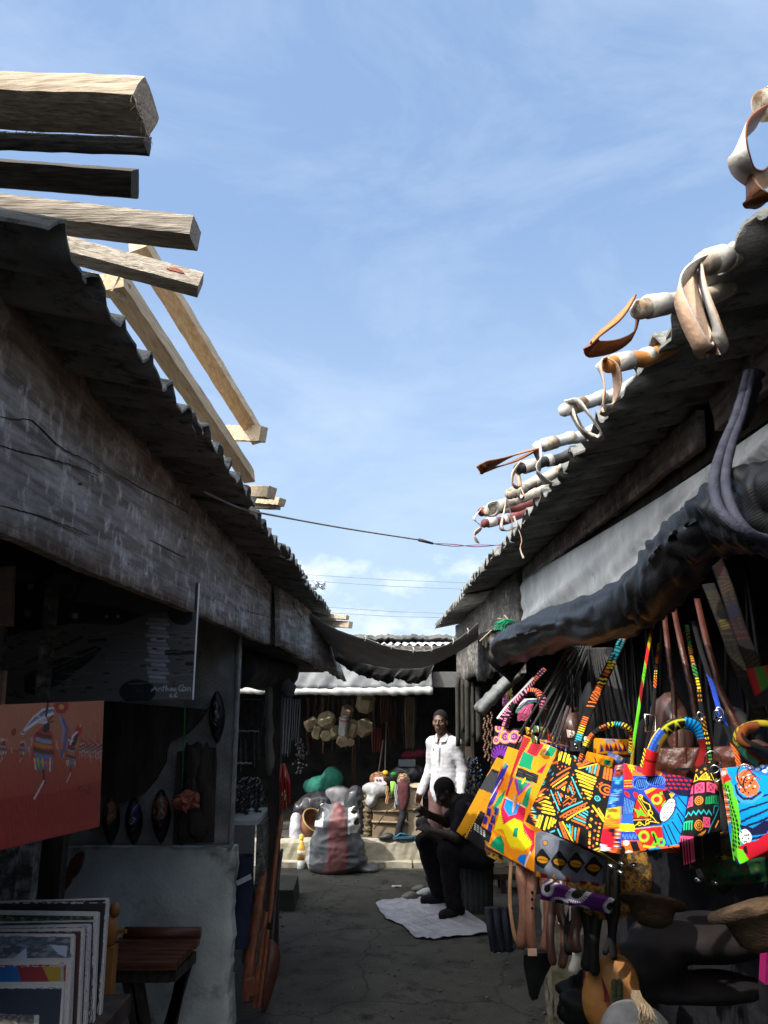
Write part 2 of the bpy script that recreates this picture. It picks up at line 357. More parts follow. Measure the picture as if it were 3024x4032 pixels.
def scuffed(name, dark, mid, pale, seed=0):
    # old board: brown-black wood, worn grey paint in long brushed streaks, thousands of small pale scuffs and drips
    m = bpy.data.materials.new(name); m.use_nodes = True; nt = m.node_tree; N, L = nt.nodes, nt.links
    b = N['Principled BSDF']; b.inputs['Roughness'].default_value = .8; b.inputs['Specular IOR Level'].default_value = .3
    tc = N.new('ShaderNodeTexCoord')
    def noise(st, sc, det, rg, off=0):
        mp = N.new('ShaderNodeMapping'); mp.inputs['Scale'].default_value = st; mp.inputs['Location'].default_value = (off, seed, off * .7); mp.inputs['Rotation'].default_value = (.5, .7, .3); L.new(tc.outputs['Object'], mp.inputs['Vector'])
        n = N.new('ShaderNodeTexNoise'); n.inputs['Scale'].default_value = sc; n.inputs['Detail'].default_value = det; n.inputs['Roughness'].default_value = rg; L.new(mp.outputs[0], n.inputs['Vector']); return n.outputs['Fac']
    def ramp(v, a, c, lo_, hi_):
        r = N.new('ShaderNodeMapRange'); r.inputs['From Min'].default_value = a; r.inputs['From Max'].default_value = c; r.inputs['To Min'].default_value = lo_; r.inputs['To Max'].default_value = hi_; L.new(v, r.inputs['Value']); return r.outputs[0]
    def mix(f, a, c):
        x = N.new('ShaderNodeMix'); x.data_type = 'RGBA'; L.new(f, x.inputs['Factor'])
        for k_, v_ in (('A', a), ('B', c)):
            if isinstance(v_, tuple): x.inputs[k_].default_value = (*v_, 1)
            else: L.new(v_, x.inputs[k_])
        return x.outputs['Result']
    big = noise((1, .7, 1.3), 3.2, 9, .72, 3); streak = noise((1, .22, 2.2), 13, 8, .68, 7); fine = noise((1, 1, .7), 20, 6, .68, 11); grain = noise((1, .10, 7), 11, 8, .7, 5); drip = noise((1, 2.6, .4), 5, 6, .65, 17)
    c = mix(ramp(grain, .42, .6, 0, 1), dark, tuple(q * 2.1 for q in dark))
    mu = N.new('ShaderNodeMath'); mu.operation = 'MULTIPLY'; L.new(ramp(big, .36, .60, 0, 1), mu.inputs[0]); L.new(ramp(streak, .40, .58, .12, .95), mu.inputs[1])
    c = mix(mu.outputs[0], c, mid)
    m3 = N.new('ShaderNodeMath'); m3.operation = 'MULTIPLY'; L.new(ramp(fine, .53, .66, 0, .9), m3.inputs[0]); L.new(ramp(big, .34, .56, .15, 1), m3.inputs[1])
    c = mix(m3.outputs[0], c, pale)
    c = mix(ramp(drip, .63, .74, 0, .75), c, tuple(q * .8 for q in dark))
    L.new(c, b.inputs['Base Color'])
    ad = N.new('ShaderNodeMath'); ad.operation = 'ADD'; L.new(grain, ad.inputs[0]); L.new(fine, ad.inputs[1])
    bp = N.new('ShaderNodeBump'); bp.inputs['Strength'].default_value = .45; bp.inputs['Distance'].default_value = .006; L.new(ad.outputs[0], bp.inputs['Height']); L.new(bp.outputs[0], b.inputs['Normal'])
    return m
M['fascia'] = scuffed('fascia', (.085, .068, .055), (.42, .395, .37), (.62, .60, .57))
M['fascia_old'] = scuffed('fascia_old', (.03, .025, .021), (.21, .20, .18), (.40, .38, .36), 4.0)
M['dark_wood'] = mat('dark_wood', (.018, .013, .010), (.06, .045, .035), 6, stretch=(3, 3, .5), bump=.3, rough=.85)
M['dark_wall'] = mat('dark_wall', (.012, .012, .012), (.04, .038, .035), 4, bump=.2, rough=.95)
M['timber'] = mat('timber', (.22, .16, .10), (.56, .46, .34), 26, stretch=(.5, 7, 7), lo=.3, hi=.66, bump=.5, bscale=40, rough=.9, rnd=1, c3=(.13, .085, .05), s3=22, lo3=.6, hi3=.70, dist=.003)
M['timber_y'] = mat('timber_y', (.40, .28, .16), (.66, .52, .35), 14, stretch=(8, .6, 8), lo=.3, hi=.7, bump=.35, bscale=40, rough=.9, rnd=1, dist=.003, c3=(.24, .15, .08), s3=18, lo3=.62, hi3=.72)
M['timber_grey'] = mat('timber_grey', (.17, .135, .10), (.47, .41, .33), 26, stretch=(.5, 7, 7), lo=.3, hi=.66, bump=.6, bscale=45, rough=.9, rnd=1, c3=(.10, .075, .055), s3=20, lo3=.58, hi3=.68, dist=.005)
M['timber_shade_tone'] = mat('timber_shade_tone', (.022, .019, .017), (.07, .06, .05), 22, stretch=(.5, 7, 7), bump=.5, bscale=40, rough=.9, rnd=1, dist=.004)  # timber darkened in colour to stand in for shade from the timber above
M['rust'] = mat('rust', (.03, .022, .018), (.10, .05, .03), 60, bump=.2, rough=.8)
# ================================================================== SETTING
def cr(pts, t):
    n = len(pts) - 1; k = min(int(t * n), n - 1); f = t * n - k
    p0, p1, p2, p3 = pts[max(k - 1, 0)], pts[k], pts[k + 1], pts[min(k + 2, n)]
    return (p1 * 2 + (p2 - p0) * f + (p0 * 2 - p1 * 5 + p2 * 4 - p3) * (f * f) + (p1 * 3 - p0 - p2 * 3 + p3) * (f ** 3)) * .5
def noise1(x, s=0):
    return math.sin(x * 1.7 + s) * .5 + math.sin(x * 4.1 + s * 2.3) * .3 + math.sin(x * 9.3 + s * 3.1) * .2
g = MB()
def gfn(u, v):
    x = -60 + 120 * u; y = -20 + 120 * v
    return V(x, y, 0)
g.grid(gfn, 2, 2)
solo('ground', None, None, g, M['ground'], kind='structure', norm=False)
# the worn concrete floor of the alley, a slightly uneven sheet
al = MB()
al.grid(lambda u, v: V(-2.6 + 5.2 * u, -2.5 + 11.55 * v, .006 + .004 * noise1(u * 21 + v * 9) + .003 * noise1(v * 31 - u * 7, 2)), 60, 120)
solo('alley_floor', None, None, al, floor_mat(), kind='structure', norm=False)
gb = MB()
for i in range(420):
    x, yy = rng.uniform(-1.0, 1.1), rng.uniform(2.6, 9.0); r_ = rng.uniform(.003, .011) * (1.5 if abs(x) > .8 else 1); gb.ball((x, yy, .010 + r_ * .3), (r_, r_ * rng.uniform(.6, 1.3), r_ * .6), nu=6, nv=4, nz=.2)
solo('grit', 'scattered grit and small stones on the alley floor', 'grit', gb, mat('grit', (.05, .05, .045), (.14, .135, .12), 40), kind='stuff')

# raised concrete platform across the end of the alley
kb = MB()
def kfn(u, v):
    x = -4 + 8 * u
    prof = [(9.10, -.02), (9.10, .12), (9.105, .235), (9.13, .268), (9.2, .272), (13.4, .268)]
    k = v * 5; i = min(int(k), 4); t = k - i
    a, b = prof[i], prof[i + 1]
    w = .012 * noise1(x * 5, i) + .006 * noise1(x * 17, i)
    return V(x, a[0] + (b[0] - a[0]) * t + w, a[1] + (b[1] - a[1]) * t + (.01 * noise1(x * 6, 4) if v > .3 else 0))
kb.grid(kfn, 160, 5, smooth=False)
solo('platform_kerb', None, None, kb, M['concrete'], kind='structure', norm=False)
st = MB()
for (x0, x1) in ((-1.25, -.62), (-.60, .30), (.32, 1.3)):
    n = 9; top = []
    for i in range(n + 1):
        x = x0 + (x1 - x0) * i / n
        top.append(V(x, 8.97 + .02 * noise1(x * 9), .0))
    top += [V(x1, 9.12, 0), V(x0, 9.12, 0)]
    st.prism([q + V(0, 0, .062 + .006 * noise1(q.x * 8)) for q in top], (0, 0, -.08))
solo('platform_step', None, None, st, M['concrete'], kind='structure')

# ------------------------------------------------------------------ left stall
def edgeL(Y):
    x = -.543 + .093 * max(0, min(1, Y / 7.38)); return x, CAMZ + .75 * abs(x) / .543
def edgeR(Y):
    return .62, 2.60
PER = .163
def roof_sheet(t, edge, side, y0, n, lift, mt, depth=3.0, label=None):
    b = MB(); jx = rng.uniform(-.018, .018); tilt = rng.uniform(-.012, .012); sd = rng.random() * 9
    wd = PER * n
    chips = [(rng.random(), rng.uniform(.008, .03), rng.uniform(.01, .035)) for _ in range(5)]
    def fn(u, v):
        y = y0 + wd * u; x, z = edge(y)
        s = depth * v ** 1.6
        ph = 2 * math.pi * y / PER
        w = .023 * math.cos(ph) + .006 * math.cos(2 * ph + .6)
        e = jx + .005 * noise1(y * 40, sd)
        if v == 0:
            for c, wdt, dp in chips: e += dp * max(0, 1 - abs(u - c) / wdt)
        s2 = max(s, 0) - .0
        return V(x + side * (e + s2), y, z + .20 * s + w + lift + tilt * (u - .5) + .003 * noise1(y * 23, sd))
    b.sheet(fn, n * 12, 7, .0075, (0, 0, 1), 0)
    return part(t, 'roof_sheet', b, mt, label)
LS = thing('market_stall', 'left market stall with corrugated roof and long scuffed grey fascia board', 'market stall', (-1.6, 2.0, 0))
y = -3.0; k = 0
for y in (-3.0, -2.05, -1.1, -.15): roof_sheet(LS, lambda Y: (edgeL(Y)[0] - .17, edgeL(Y)[1] + .02), -1, y, 7, .03 + .012 * (k % 2), M['asbestos']); k += 1
y = 1.08
while y < 7.25:
    n = min(6, max(2, round((7.40 - y) / PER)))
    roof_sheet(LS, edgeL, -1, y, n, .012 * (k % 2), M['asbestos']); y += PER * (n - .5) if n == 6 else PER * n; k += 1
# first fascia board: thick plank, broken right end, hairy lower edge
fb = MB()
Lf = atX('d', 597, 1372, -.75).y
def fasc(u, v):
    y = -1.6 + (Lf + 1.6) * u
    zb = 2.155 + .003 * noise1(y * 3) + .002 * noise1(y * 41); zt = 2.635
    if u == 1: y += .035 * noise1(v * 14, 1) - .03 * v
    return V(-.75 - .012 * noise1(y * .8), y, zb + (zt - zb) * v)
fb.sheet(fasc, 150, 8, .034, (-1, 0, 0))
f1 = part(LS, 'fascia_board', fb, M['fascia'], 'long weathered plank with worn grey paint')
M['crack'] = mat('crack', (.010, .008, .007), bump=0)
for pts in (((0, 285), (70, 300), (140, 298), (200, 350), (260, 410), (330, 455), (390, 482), (450, 520), (500, 550)), ((0, 420), (120, 455), (300, 500), (460, 560)), ((0, 700), (140, 735), (300, 790), (420, 838)), ((560, 560), (700, 640), (820, 700), (960, 790)), ((700, 860), (900, 960), (1100, 1050), (1240, 1120)), ((1150, 1190), (1200, 1205), (1260, 1222))):
    c_ = [atX('c2', px__, py__, -.7485) for px__, py__ in pts]; b = MB(); n_ = 26; b.ribbon([cr(c_, i / n_ * .9999) + V(0, 0, .002 * noise1(i * 1.7)) for i in range(n_ + 1)], [.001 + .0016 * math.sin(math.pi * i / n_) * (1 + .6 * noise1(i * 2.3)) for i in range(n_ + 1)], (0, .3, 1), .002); part(LS, 'crack', b, M['crack'], norm=False)
# second fascia board leaning out over the alley
f2 = MB()
q = [at('d', 604, 1396, 5.12), at('d', 750, 1472, 7.55), at('d', 700, 1345, 7.2), at('d', 601, 1235, 5.12)]
def fas2(u, v):
    a = q[0].lerp(q[1], u); b = q[3].lerp(q[2], u); p_ = a.lerp(b, v)
    if v == 0: p_.z += .015 * noise1(u * 12) + .006 * noise1(u * 51)
    if u == 1: p_.y += .05 * noise1(v * 9, 3)
    return p_ + V(.01 * noise1(u * 6 + v * 3), 0, 0)
f2.sheet(fas2, 60, 6, .03, (-1, 0, 0))
part(LS, 'fascia_board', f2, M['fascia'], 'split plank leaning out over the alley')
pt_ = MB()      # paint flakes and a torn strip of bark-like paper at the joint
q2 = [at('c4', 365, 20, 5.6), at('c4', 415, 100, 5.7), at('c4', 470, 260, 6.1), at('c4', 520, 370, 6.5), at('c4', 490, 330, 6.45), at('c4', 420, 240, 6.0), at('c4', 395, 130, 5.6)]
pt_.prism(q2, (-.004, 0, 0))
part(LS, 'torn_paper', pt_, mat('torn_paper', (.3, .3, .3), (.05, .05, .05), 30, lo=.5, hi=.6))
# nails standing out of the boards (photo c2)
for (x, yv, x2, y2, Xp) in ((385, 600, 168, 578, -.75), (862, 853, 797, 848, -.75), (975, 933, 925, 925, -.75), (1130, 986, 1103, 984, -.75), (1283, 1036, 1138, 1043, -.75), (1425, 1190, 1378, 1195, -.72), (1420, 1218, 1380, 1240, -.70)):
    a = atX('c2', x, yv, Xp + .004); bq = a + V(.075 if x < 500 else .06, -.035, -.012)
    d = ray('c2', x2, y2); bq = V(0, 0, CAMZ) + d * ((a.y - .03) / d.y)
    if (bq - a).length > .16: bq = a + (bq - a).normalized() * .12
    nb = MB(); nb.tube([a, bq], .0032, 6); nb.lathe(bq, [(.006, 0), (.006, .002)], 8, (bq - a))
    part(LS, 'nail', nb, M['rust'])
# rafters, back wall, end wall, posts
for yy in (-.8, .9, 2.6, 4.3, 6.2):
    rb = MB(); rb.beam((-.81, yy, edgeL(yy)[1] - .012), (-3.2, yy, edgeL(yy)[1] + .46), .05, .07, n=3, wob=.004); part(LS, 'rafter', rb, M['dark_wood'])
wb = MB(); wb.box((-2.75, -3, 0), (-2.70, 7.3, 3.2)); part(LS, 'back_wall', wb, M['dark_wall'])
wb = MB(); wb.box((-2.70, -3.05, 0), (-.95, -3.0, 2.9)); part(LS, 'end_wall', wb, M['dark_wall'])
for (px_, yv, Yq) in ((1095, 2900, 6.3),):
    b = at('p', px_, yv, Yq); po = MB(); po.beam((b.x, Yq, 0), (b.x - .03, Yq, 2.45), .09, .09, n=6, wob=.004); part(LS, 'post', po, M['dark_wood'])
# partition wall: low white rendered counter wall with a hessian and wire mesh panel above
M['white_render'] = mat('white_render', (.38, .40, .385), (.56, .58, .55), 3.5, lo=.3, hi=.6, bump=.35, bscale=45, c3=(.17, .165, .125), s3=2.6, lo3=.53, hi3=.68, rough=.9)
M['hessian'] = mat('hessian', (.19, .185, .165), (.36, .355, .33), 5, lo=.3, hi=.7, bump=.5, bscale=130, rough=.95)
YW = 4.62
xr = at('c3', 1380, 1500, YW).x; zt = at('c3', 1200, 1112, YW).z
pw = MB()
def pwf(u, v):
    x = -2.7 + (xr + 2.7) * u; z = zt * v
    return V(x + (.012 * noise1(z * 9) if u == 1 else 0), YW + .01 * noise1(x * 3 + z * 2) , z + (.008 * noise1(x * 11) if v == 1 else 0))
pw.sheet(pwf, 40, 30, .11, (0, 1, 0))
part(LS, 'counter_wall', pw, M['white_render'], 'low dirty white wall closing the left bay')
hp = MB(); xh = at('c3', 1390, 600, YW).x; zh = at('c3', 1250, 40, YW).z
def hpf(u, v):
    x = -2.7 + (xh + 2.7) * u; z = zt + .012 + (zh + .35 - zt) * v
    return V(x, YW - .005 + .018 * noise1(x * 6 + z * 2.5) + .008 * noise1(z * 17 + x * 5), z)
hp.sheet(hpf, 60, 40, .03, (0, 1, 0))
hpan = part(LS, 'display_panel', hp, M['hessian'], 'dark sacking panel behind the masks')
wm = MB()           # chicken wire over the right part of the panel
hexr = .018
for j in range(26):
    for i in range(14):
        x = xh - .36 + i * hexr * 1.5; z = zt + .12 + (j + (.5 if i % 2 else 0)) * hexr * 1.73
        if x > xh - .01: continue
        c = V(x, YW - .034, z)
        for a0 in (0, 60, 120):
            p0 = c + V(hexr * math.cos(R(a0)), 0, hexr * math.sin(R(a0))); p1 = c + V(hexr * math.cos(R(a0 + 60)), 0, hexr * math.sin(R(a0 + 60)))
            wm.tube([p0, p1], .0006, 3, cap=False)
part(LS, 'wire_mesh', wm, mat('wire', (.12, .12, .12), rough=.5, bump=0, metal=.6), norm=False)
ct = MB(); ct.box((xh, YW - .04, zt), (xh + .012, YW + .03, zh + .3)); part(LS, 'panel_edge', ct, mat('edge_cloth', (.15, .145, .13), (.3, .3, .28), 12))
# wooden post and board at the far left of the frame (photo b7)
for (xa, xb, Yq, mt) in ((125, 238, 3.0, 'fascia_old'), (-160, 118, 3.05, 'fascia_old'), (245, 445, 3.4, 'dark_wood')):
    a = at('b7', xa, 200, Yq); b = at('b7', xb, 200, Yq); po = MB(); po.box((a.x, Yq, 0), (b.x, Yq + .06, 2.25)); part(LS, 'post', po, M[mt])

# ------------------------------------------------------------------ right stall
RS = thing('market_stall', 'right market stall with corrugated roof, white plastic strip and black rolled awning', 'market stall', (1.6, 2.0, 0))
y = -3.0; k = 0
while y < 9.2:
    n = min(6, max(2, round((9.35 - y) / PER)))
    roof_sheet(RS, edgeR, 1, y, n, .012 * (k % 2), M['asbestos']); y += PER * (n - .5) if n == 6 else PER * n; k += 1
XF = .90
pa = MB()
yA0, yA1 = atX('d', 1512, 985, XF).y, atX('d', 1128, 1250, XF).y
def plank(u, v, y0, y1, z0, z1, sd):
    y = y0 + (y1 - y0) * u
    if u in (0, 1): y += .02 * noise1(v * 9, sd)
    return V(XF + .006 * noise1(y * 4, sd), y, z0 + (z1 - z0) * v + .004 * noise1(y * 11 + v, sd))
zp0, zp1 = atX('d', 1300, 1128, XF).z, atX('d', 1300, 1080, XF).z
pa.sheet(lambda u, v: plank(u, v, yA0, yA1, zp0, zp1 + .02, 1), 60, 3, .025, (1, 0, 0))
part(RS, 'fascia_board', pa, M['fascia'], 'grey nailed batten holding the white plastic')
pb = MB(); pb.sheet(lambda u, v: plank(u, v, -.4, yA0 - .06, zp0 + .02, zp1 + .055, 5) + V(.015, 0, 0), 40, 3, .025, (1, 0, 0))
part(RS, 'fascia_board', pb, M['fascia'])
# backing board above the batten up to the roof
bk = MB(); bk.box((XF + .04, -2.5, 2.5), (XF + .06, 9.3, 2.655)); part(RS, 'backing_board', bk, M['dark_wood'])
# far part of the right fascia: tall dark boards
fw = MB(); yB0 = yA1 + .02
def rwf(u, v):
    y = yB0 + (9.3 - yB0) * u; zb = 1.98 + .05 * noise1(y * 2.2, 4) + .02 * noise1(y * 9); zt_ = 2.63
    return V(.86 - .02 * noise1(y * 2), y, zb + (zt_ - zb) * v)
fw.sheet(rwf, 50, 6, .03, (1, 0, 0)); part(RS, 'fascia_board', fw, M['fascia_old'], 'tall dark board above the far end of the right stall')
for zz in (2.36,):
    a = MB(); a.beam((.83, yB0 + .4, zz - .05), (.83, 9.0, zz + .06), .02, .02, n=6, wob=.006); part(RS, 'batten', a, M['fascia_old'])
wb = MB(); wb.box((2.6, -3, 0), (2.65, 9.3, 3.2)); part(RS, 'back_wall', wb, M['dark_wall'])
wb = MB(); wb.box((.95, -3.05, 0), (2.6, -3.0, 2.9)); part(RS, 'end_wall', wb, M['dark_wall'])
wb = MB(); wb.box((1.1, 5.6, 0), (2.6, 5.65, 2.7)); part(RS, 'partition_wall', wb, M['dark_wall'])
for yy in (-.5, 1.2, 3.0, 4.8, 7.0, 9.0):
    rb = MB(); rb.beam((.97, yy, 2.61), (3.2, yy, 3.04), .05, .07, n=3, wob=.004); part(RS, 'rafter', rb, M['dark_wood'])
# hanging rail inside, where the straps of the bags go up to
ra = MB(); ra.tube([(.98, -.6, 2.28), (.98, 2, 2.30), (.99, 5.2, 2.29)], .018, 8); part(RS, 'hanging_rail', ra, M['dark_wood'])
# rough concrete post at the right edge of the alley (photo b5)
PX0 = at('b5', 640, 1200, 3.7); PX1 = at('b5', 905, 1200, 3.7)
po = MB()
def pof(u, v):
    an = u * 4; i = min(int(an), 3); t = an - i; c = [(PX0.x, 3.70), (PX1.x, 3.70), (PX1.x, 3.88), (PX0.x, 3.88)]
    a, b = c[i], c[(i + 1) % 4]; z = 1.16 * v
    x = a[0] + (b[0] - a[0]) * t; yy = a[1] + (b[1] - a[1]) * t
    w = .010 * noise1(z * 13 + u * 20) + .006 * noise1(z * 37 + u * 9, 2)
    cx, cy = (PX0.x + PX1.x) / 2, 3.79
    return V(x + (x - cx) * w * 8, yy + (yy - cy) * w * 8, z)
po.grid(pof, 24, 60, smooth=True); part(RS, 'post', po, mat('post_concrete', (.24, .215, .15), (.42, .39, .32), 9, bump=.6, bscale=35, c3=(.10, .09, .06), s3=7, lo3=.52, hi3=.66, rough=.95), 'rough concrete post with crumbling edges')
po = MB(); po.beam((.98, 9.2, 0), (.98, 9.2, 2.6), .09, .09, n=5, wob=.004); part(RS, 'post', po, M['dark_wood'])

# ------------------------------------------------------------------ far stall across the end
FS = thing('market_stall', 'far market stall across the alley end with white rolled awning', 'market stall', (0, 10.8, .272))
b = MB(); b.grid(lambda u, v: V(-3.1 + 6.2 * u, 9.2 + 3.3 * v, .280 + .004 * noise1(u * 40 + v * 9)), 60, 30); part(FS, 'mat', b, mat('dirty_mat', (.03, .028, .024), (.085, .08, .07), 5, bump=.4), norm=False)
M['zinc'] = mat('zinc', (.34, .35, .36), (.62, .63, .64), 4, stretch=(4, 1, 1), bump=.1, rough=.45, metal=.35, c3=(.25, .2, .15), s3=6, lo3=.62, hi3=.72)
b = MB()
b.sheet(lambda u, v: V(-3.2 + 6.4 * u, 9.25 + 2.4 * v, 2.40 + .17 * v + .016 * math.cos(2 * math.pi * u * 6.4 / .10)), 640, 4, .003, (0, 0, 1))
part(FS, 'roof_sheet', b, M['zinc'])
b = MB()
b.sheet(lambda u, v: V(-3.2 + 6.4 * u, 11.5 + 2.4 * v, 2.63 - .2 * v + .02 * noise1(u * 60) + .012 * noise1(u * 190)), 200, 3, .05, (0, 0, 1)); part(FS, 'roof_ridge', b, M['asbestos'])
b = MB(); b.beam((-3.2, 9.22, 2.345), (3.2, 9.22, 2.345), .05, .09, n=12, wob=.006); part(FS, 'beam', b, M['fascia_old'])
for (x, yy) in ((-1.75, 9.3), (.93, 9.35), (2.6, 9.3)):
    b = MB(); b.beam((x, yy, .27), (x, yy, 2.4), .08, .08, n=6, wob=.005); part(FS, 'post', b, M['dark_wood'])
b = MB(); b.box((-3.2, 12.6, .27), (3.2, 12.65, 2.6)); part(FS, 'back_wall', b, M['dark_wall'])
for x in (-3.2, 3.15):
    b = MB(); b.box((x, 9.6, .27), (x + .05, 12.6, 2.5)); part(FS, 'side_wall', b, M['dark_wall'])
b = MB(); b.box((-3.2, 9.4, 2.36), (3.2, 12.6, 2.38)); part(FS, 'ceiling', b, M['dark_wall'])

# white awning: plastic sheet from the beam down to a roll
M['white_tarp'] = mat('white_tarp', (.30, .30, .29), (.45, .45, .43), 5, bump=.25, bscale=14, rough=.55, c3=(.35, .34, .31), s3=9, lo3=.6, hi3=.75)
AW = thing('awning', 'white plastic awning half rolled up along the front of the far stall', 'awning', (-.4, 9.15, 1.85))
xl, xr2 = at('c4', 20, 620, 9.0).x, at('c4', 1212, 630, 9.0).x
b = MB()
b.sheet(lambda u, v: V(xl + (xr2 - xl) * u, 9.19 - .17 * v - .02 * noise1(u * 22 + v * 3), 2.33 - .43 * v + .01 * noise1(u * 25, 2)), 120, 10, .004, (0, 1, 0)); part(AW, 'sheet', b, mat('awning_grey', (.10, .107, .11), (.18, .19, .195), 4, bump=.2, bscale=14, rough=.6))
b = MB(); pts = [(xl + (xr2 - xl) * i / 60, 9.0 + .008 * noise1(i * .9), 1.872 + .006 * noise1(i * .35) - .012 * math.sin(math.pi * i / 60)) for i in range(61)]
b.tube(pts, [.034 + .008 * noise1(i * 1.1, 5) + (.01 if i > 30 else 0) for i in range(61)], 12, wob=.08); part(AW, 'roll', b, M['white_tarp'])
b = MB(); b.prism([at('c4', 1212, 520, 9.2), at('c4', 1358, 520, 9.2), at('c4', 1358, 612, 9.2), at('c4', 1212, 612, 9.2)], (0, .01, 0))
solo('plastic_sheet', 'grey flap of plastic hanging right of the white awning roll', 'plastic sheet', b, mat('grey_flap', (.10, .10, .10), (.16, .16, .16), 6))

# ------------------------------------------------------------------ sagging dark tarpaulin slung across the alley
near = [at('c4', *q, 6.2) for q in ((478, 175), (590, 245), (740, 305), (870, 345), (990, 380), (1100, 396), (1210, 388), (1320, 350), (1410, 290), (1485, 236))]
far = [at('c4', *q, 7.15) for q in ((560, 330), (690, 432), (800, 468), (900, 490), (1010, 502), (1110, 500), (1210, 478), (1310, 430), (1400, 380), (1480, 330))]
tl = MB()
tl.sheet(lambda u, v: cr(near, u).lerp(cr(far, u), v) + V(0, 0, -.035 * math.sin(math.pi * v) + .006 * noise1(u * 16 + v * 4) + .004 * noise1(v * 20 + u * 5)), 70, 14, .003, (0, 0, 1))
TT = thing('tarpaulin', 'dark grey tarpaulin sagging between the two roofs over the alley', 'tarpaulin', tuple(near[5]))
M['grey_tarp'] = mat('grey_tarp', (.25, .245, .235), (.36, .35, .34), 5, bump=.2, bscale=25, rough=.7)
part(TT, 'sheet', tl, M['grey_tarp'], norm=False)
low = [at('c4', *q, 7.2) for q in ((600, 420), (700, 500), (790, 545), (870, 566), (960, 592), (1000, 560), (1090, 594), (1170, 570), (1215, 500))]
fa2 = [at('c4', *q, 7.19) for q in ((590, 340), (690, 425), (790, 460), (880, 480), (960, 490), (1030, 495), (1090, 495), (1160, 485), (1225, 470))]
t2 = MB(); t2.sheet(lambda u, v: cr(fa2, u).lerp(cr(low, u), v) + V(0, .03 * noise1(u * 20 + v * 2) * v, .012 * noise1(u * 45) * (v == 1)), 70, 6, .003, (0, 1, 0))
part(TT, 'torn_flap', t2, mat('black_sheet', (.012, .012, .013), (.03, .03, .03), 5, rough=.6), norm=False)
for k_ in (.28, .42, .55, .66, .79, .9):
    e = MB(); c = cr(near, k_); e.tube([c + V(.0, .0, .03), c + V(.01, -.004, .006), c + V(0, 0, -.02)], .004, 6); part(TT, 'eyelet_tie', e, M['white_tarp'])
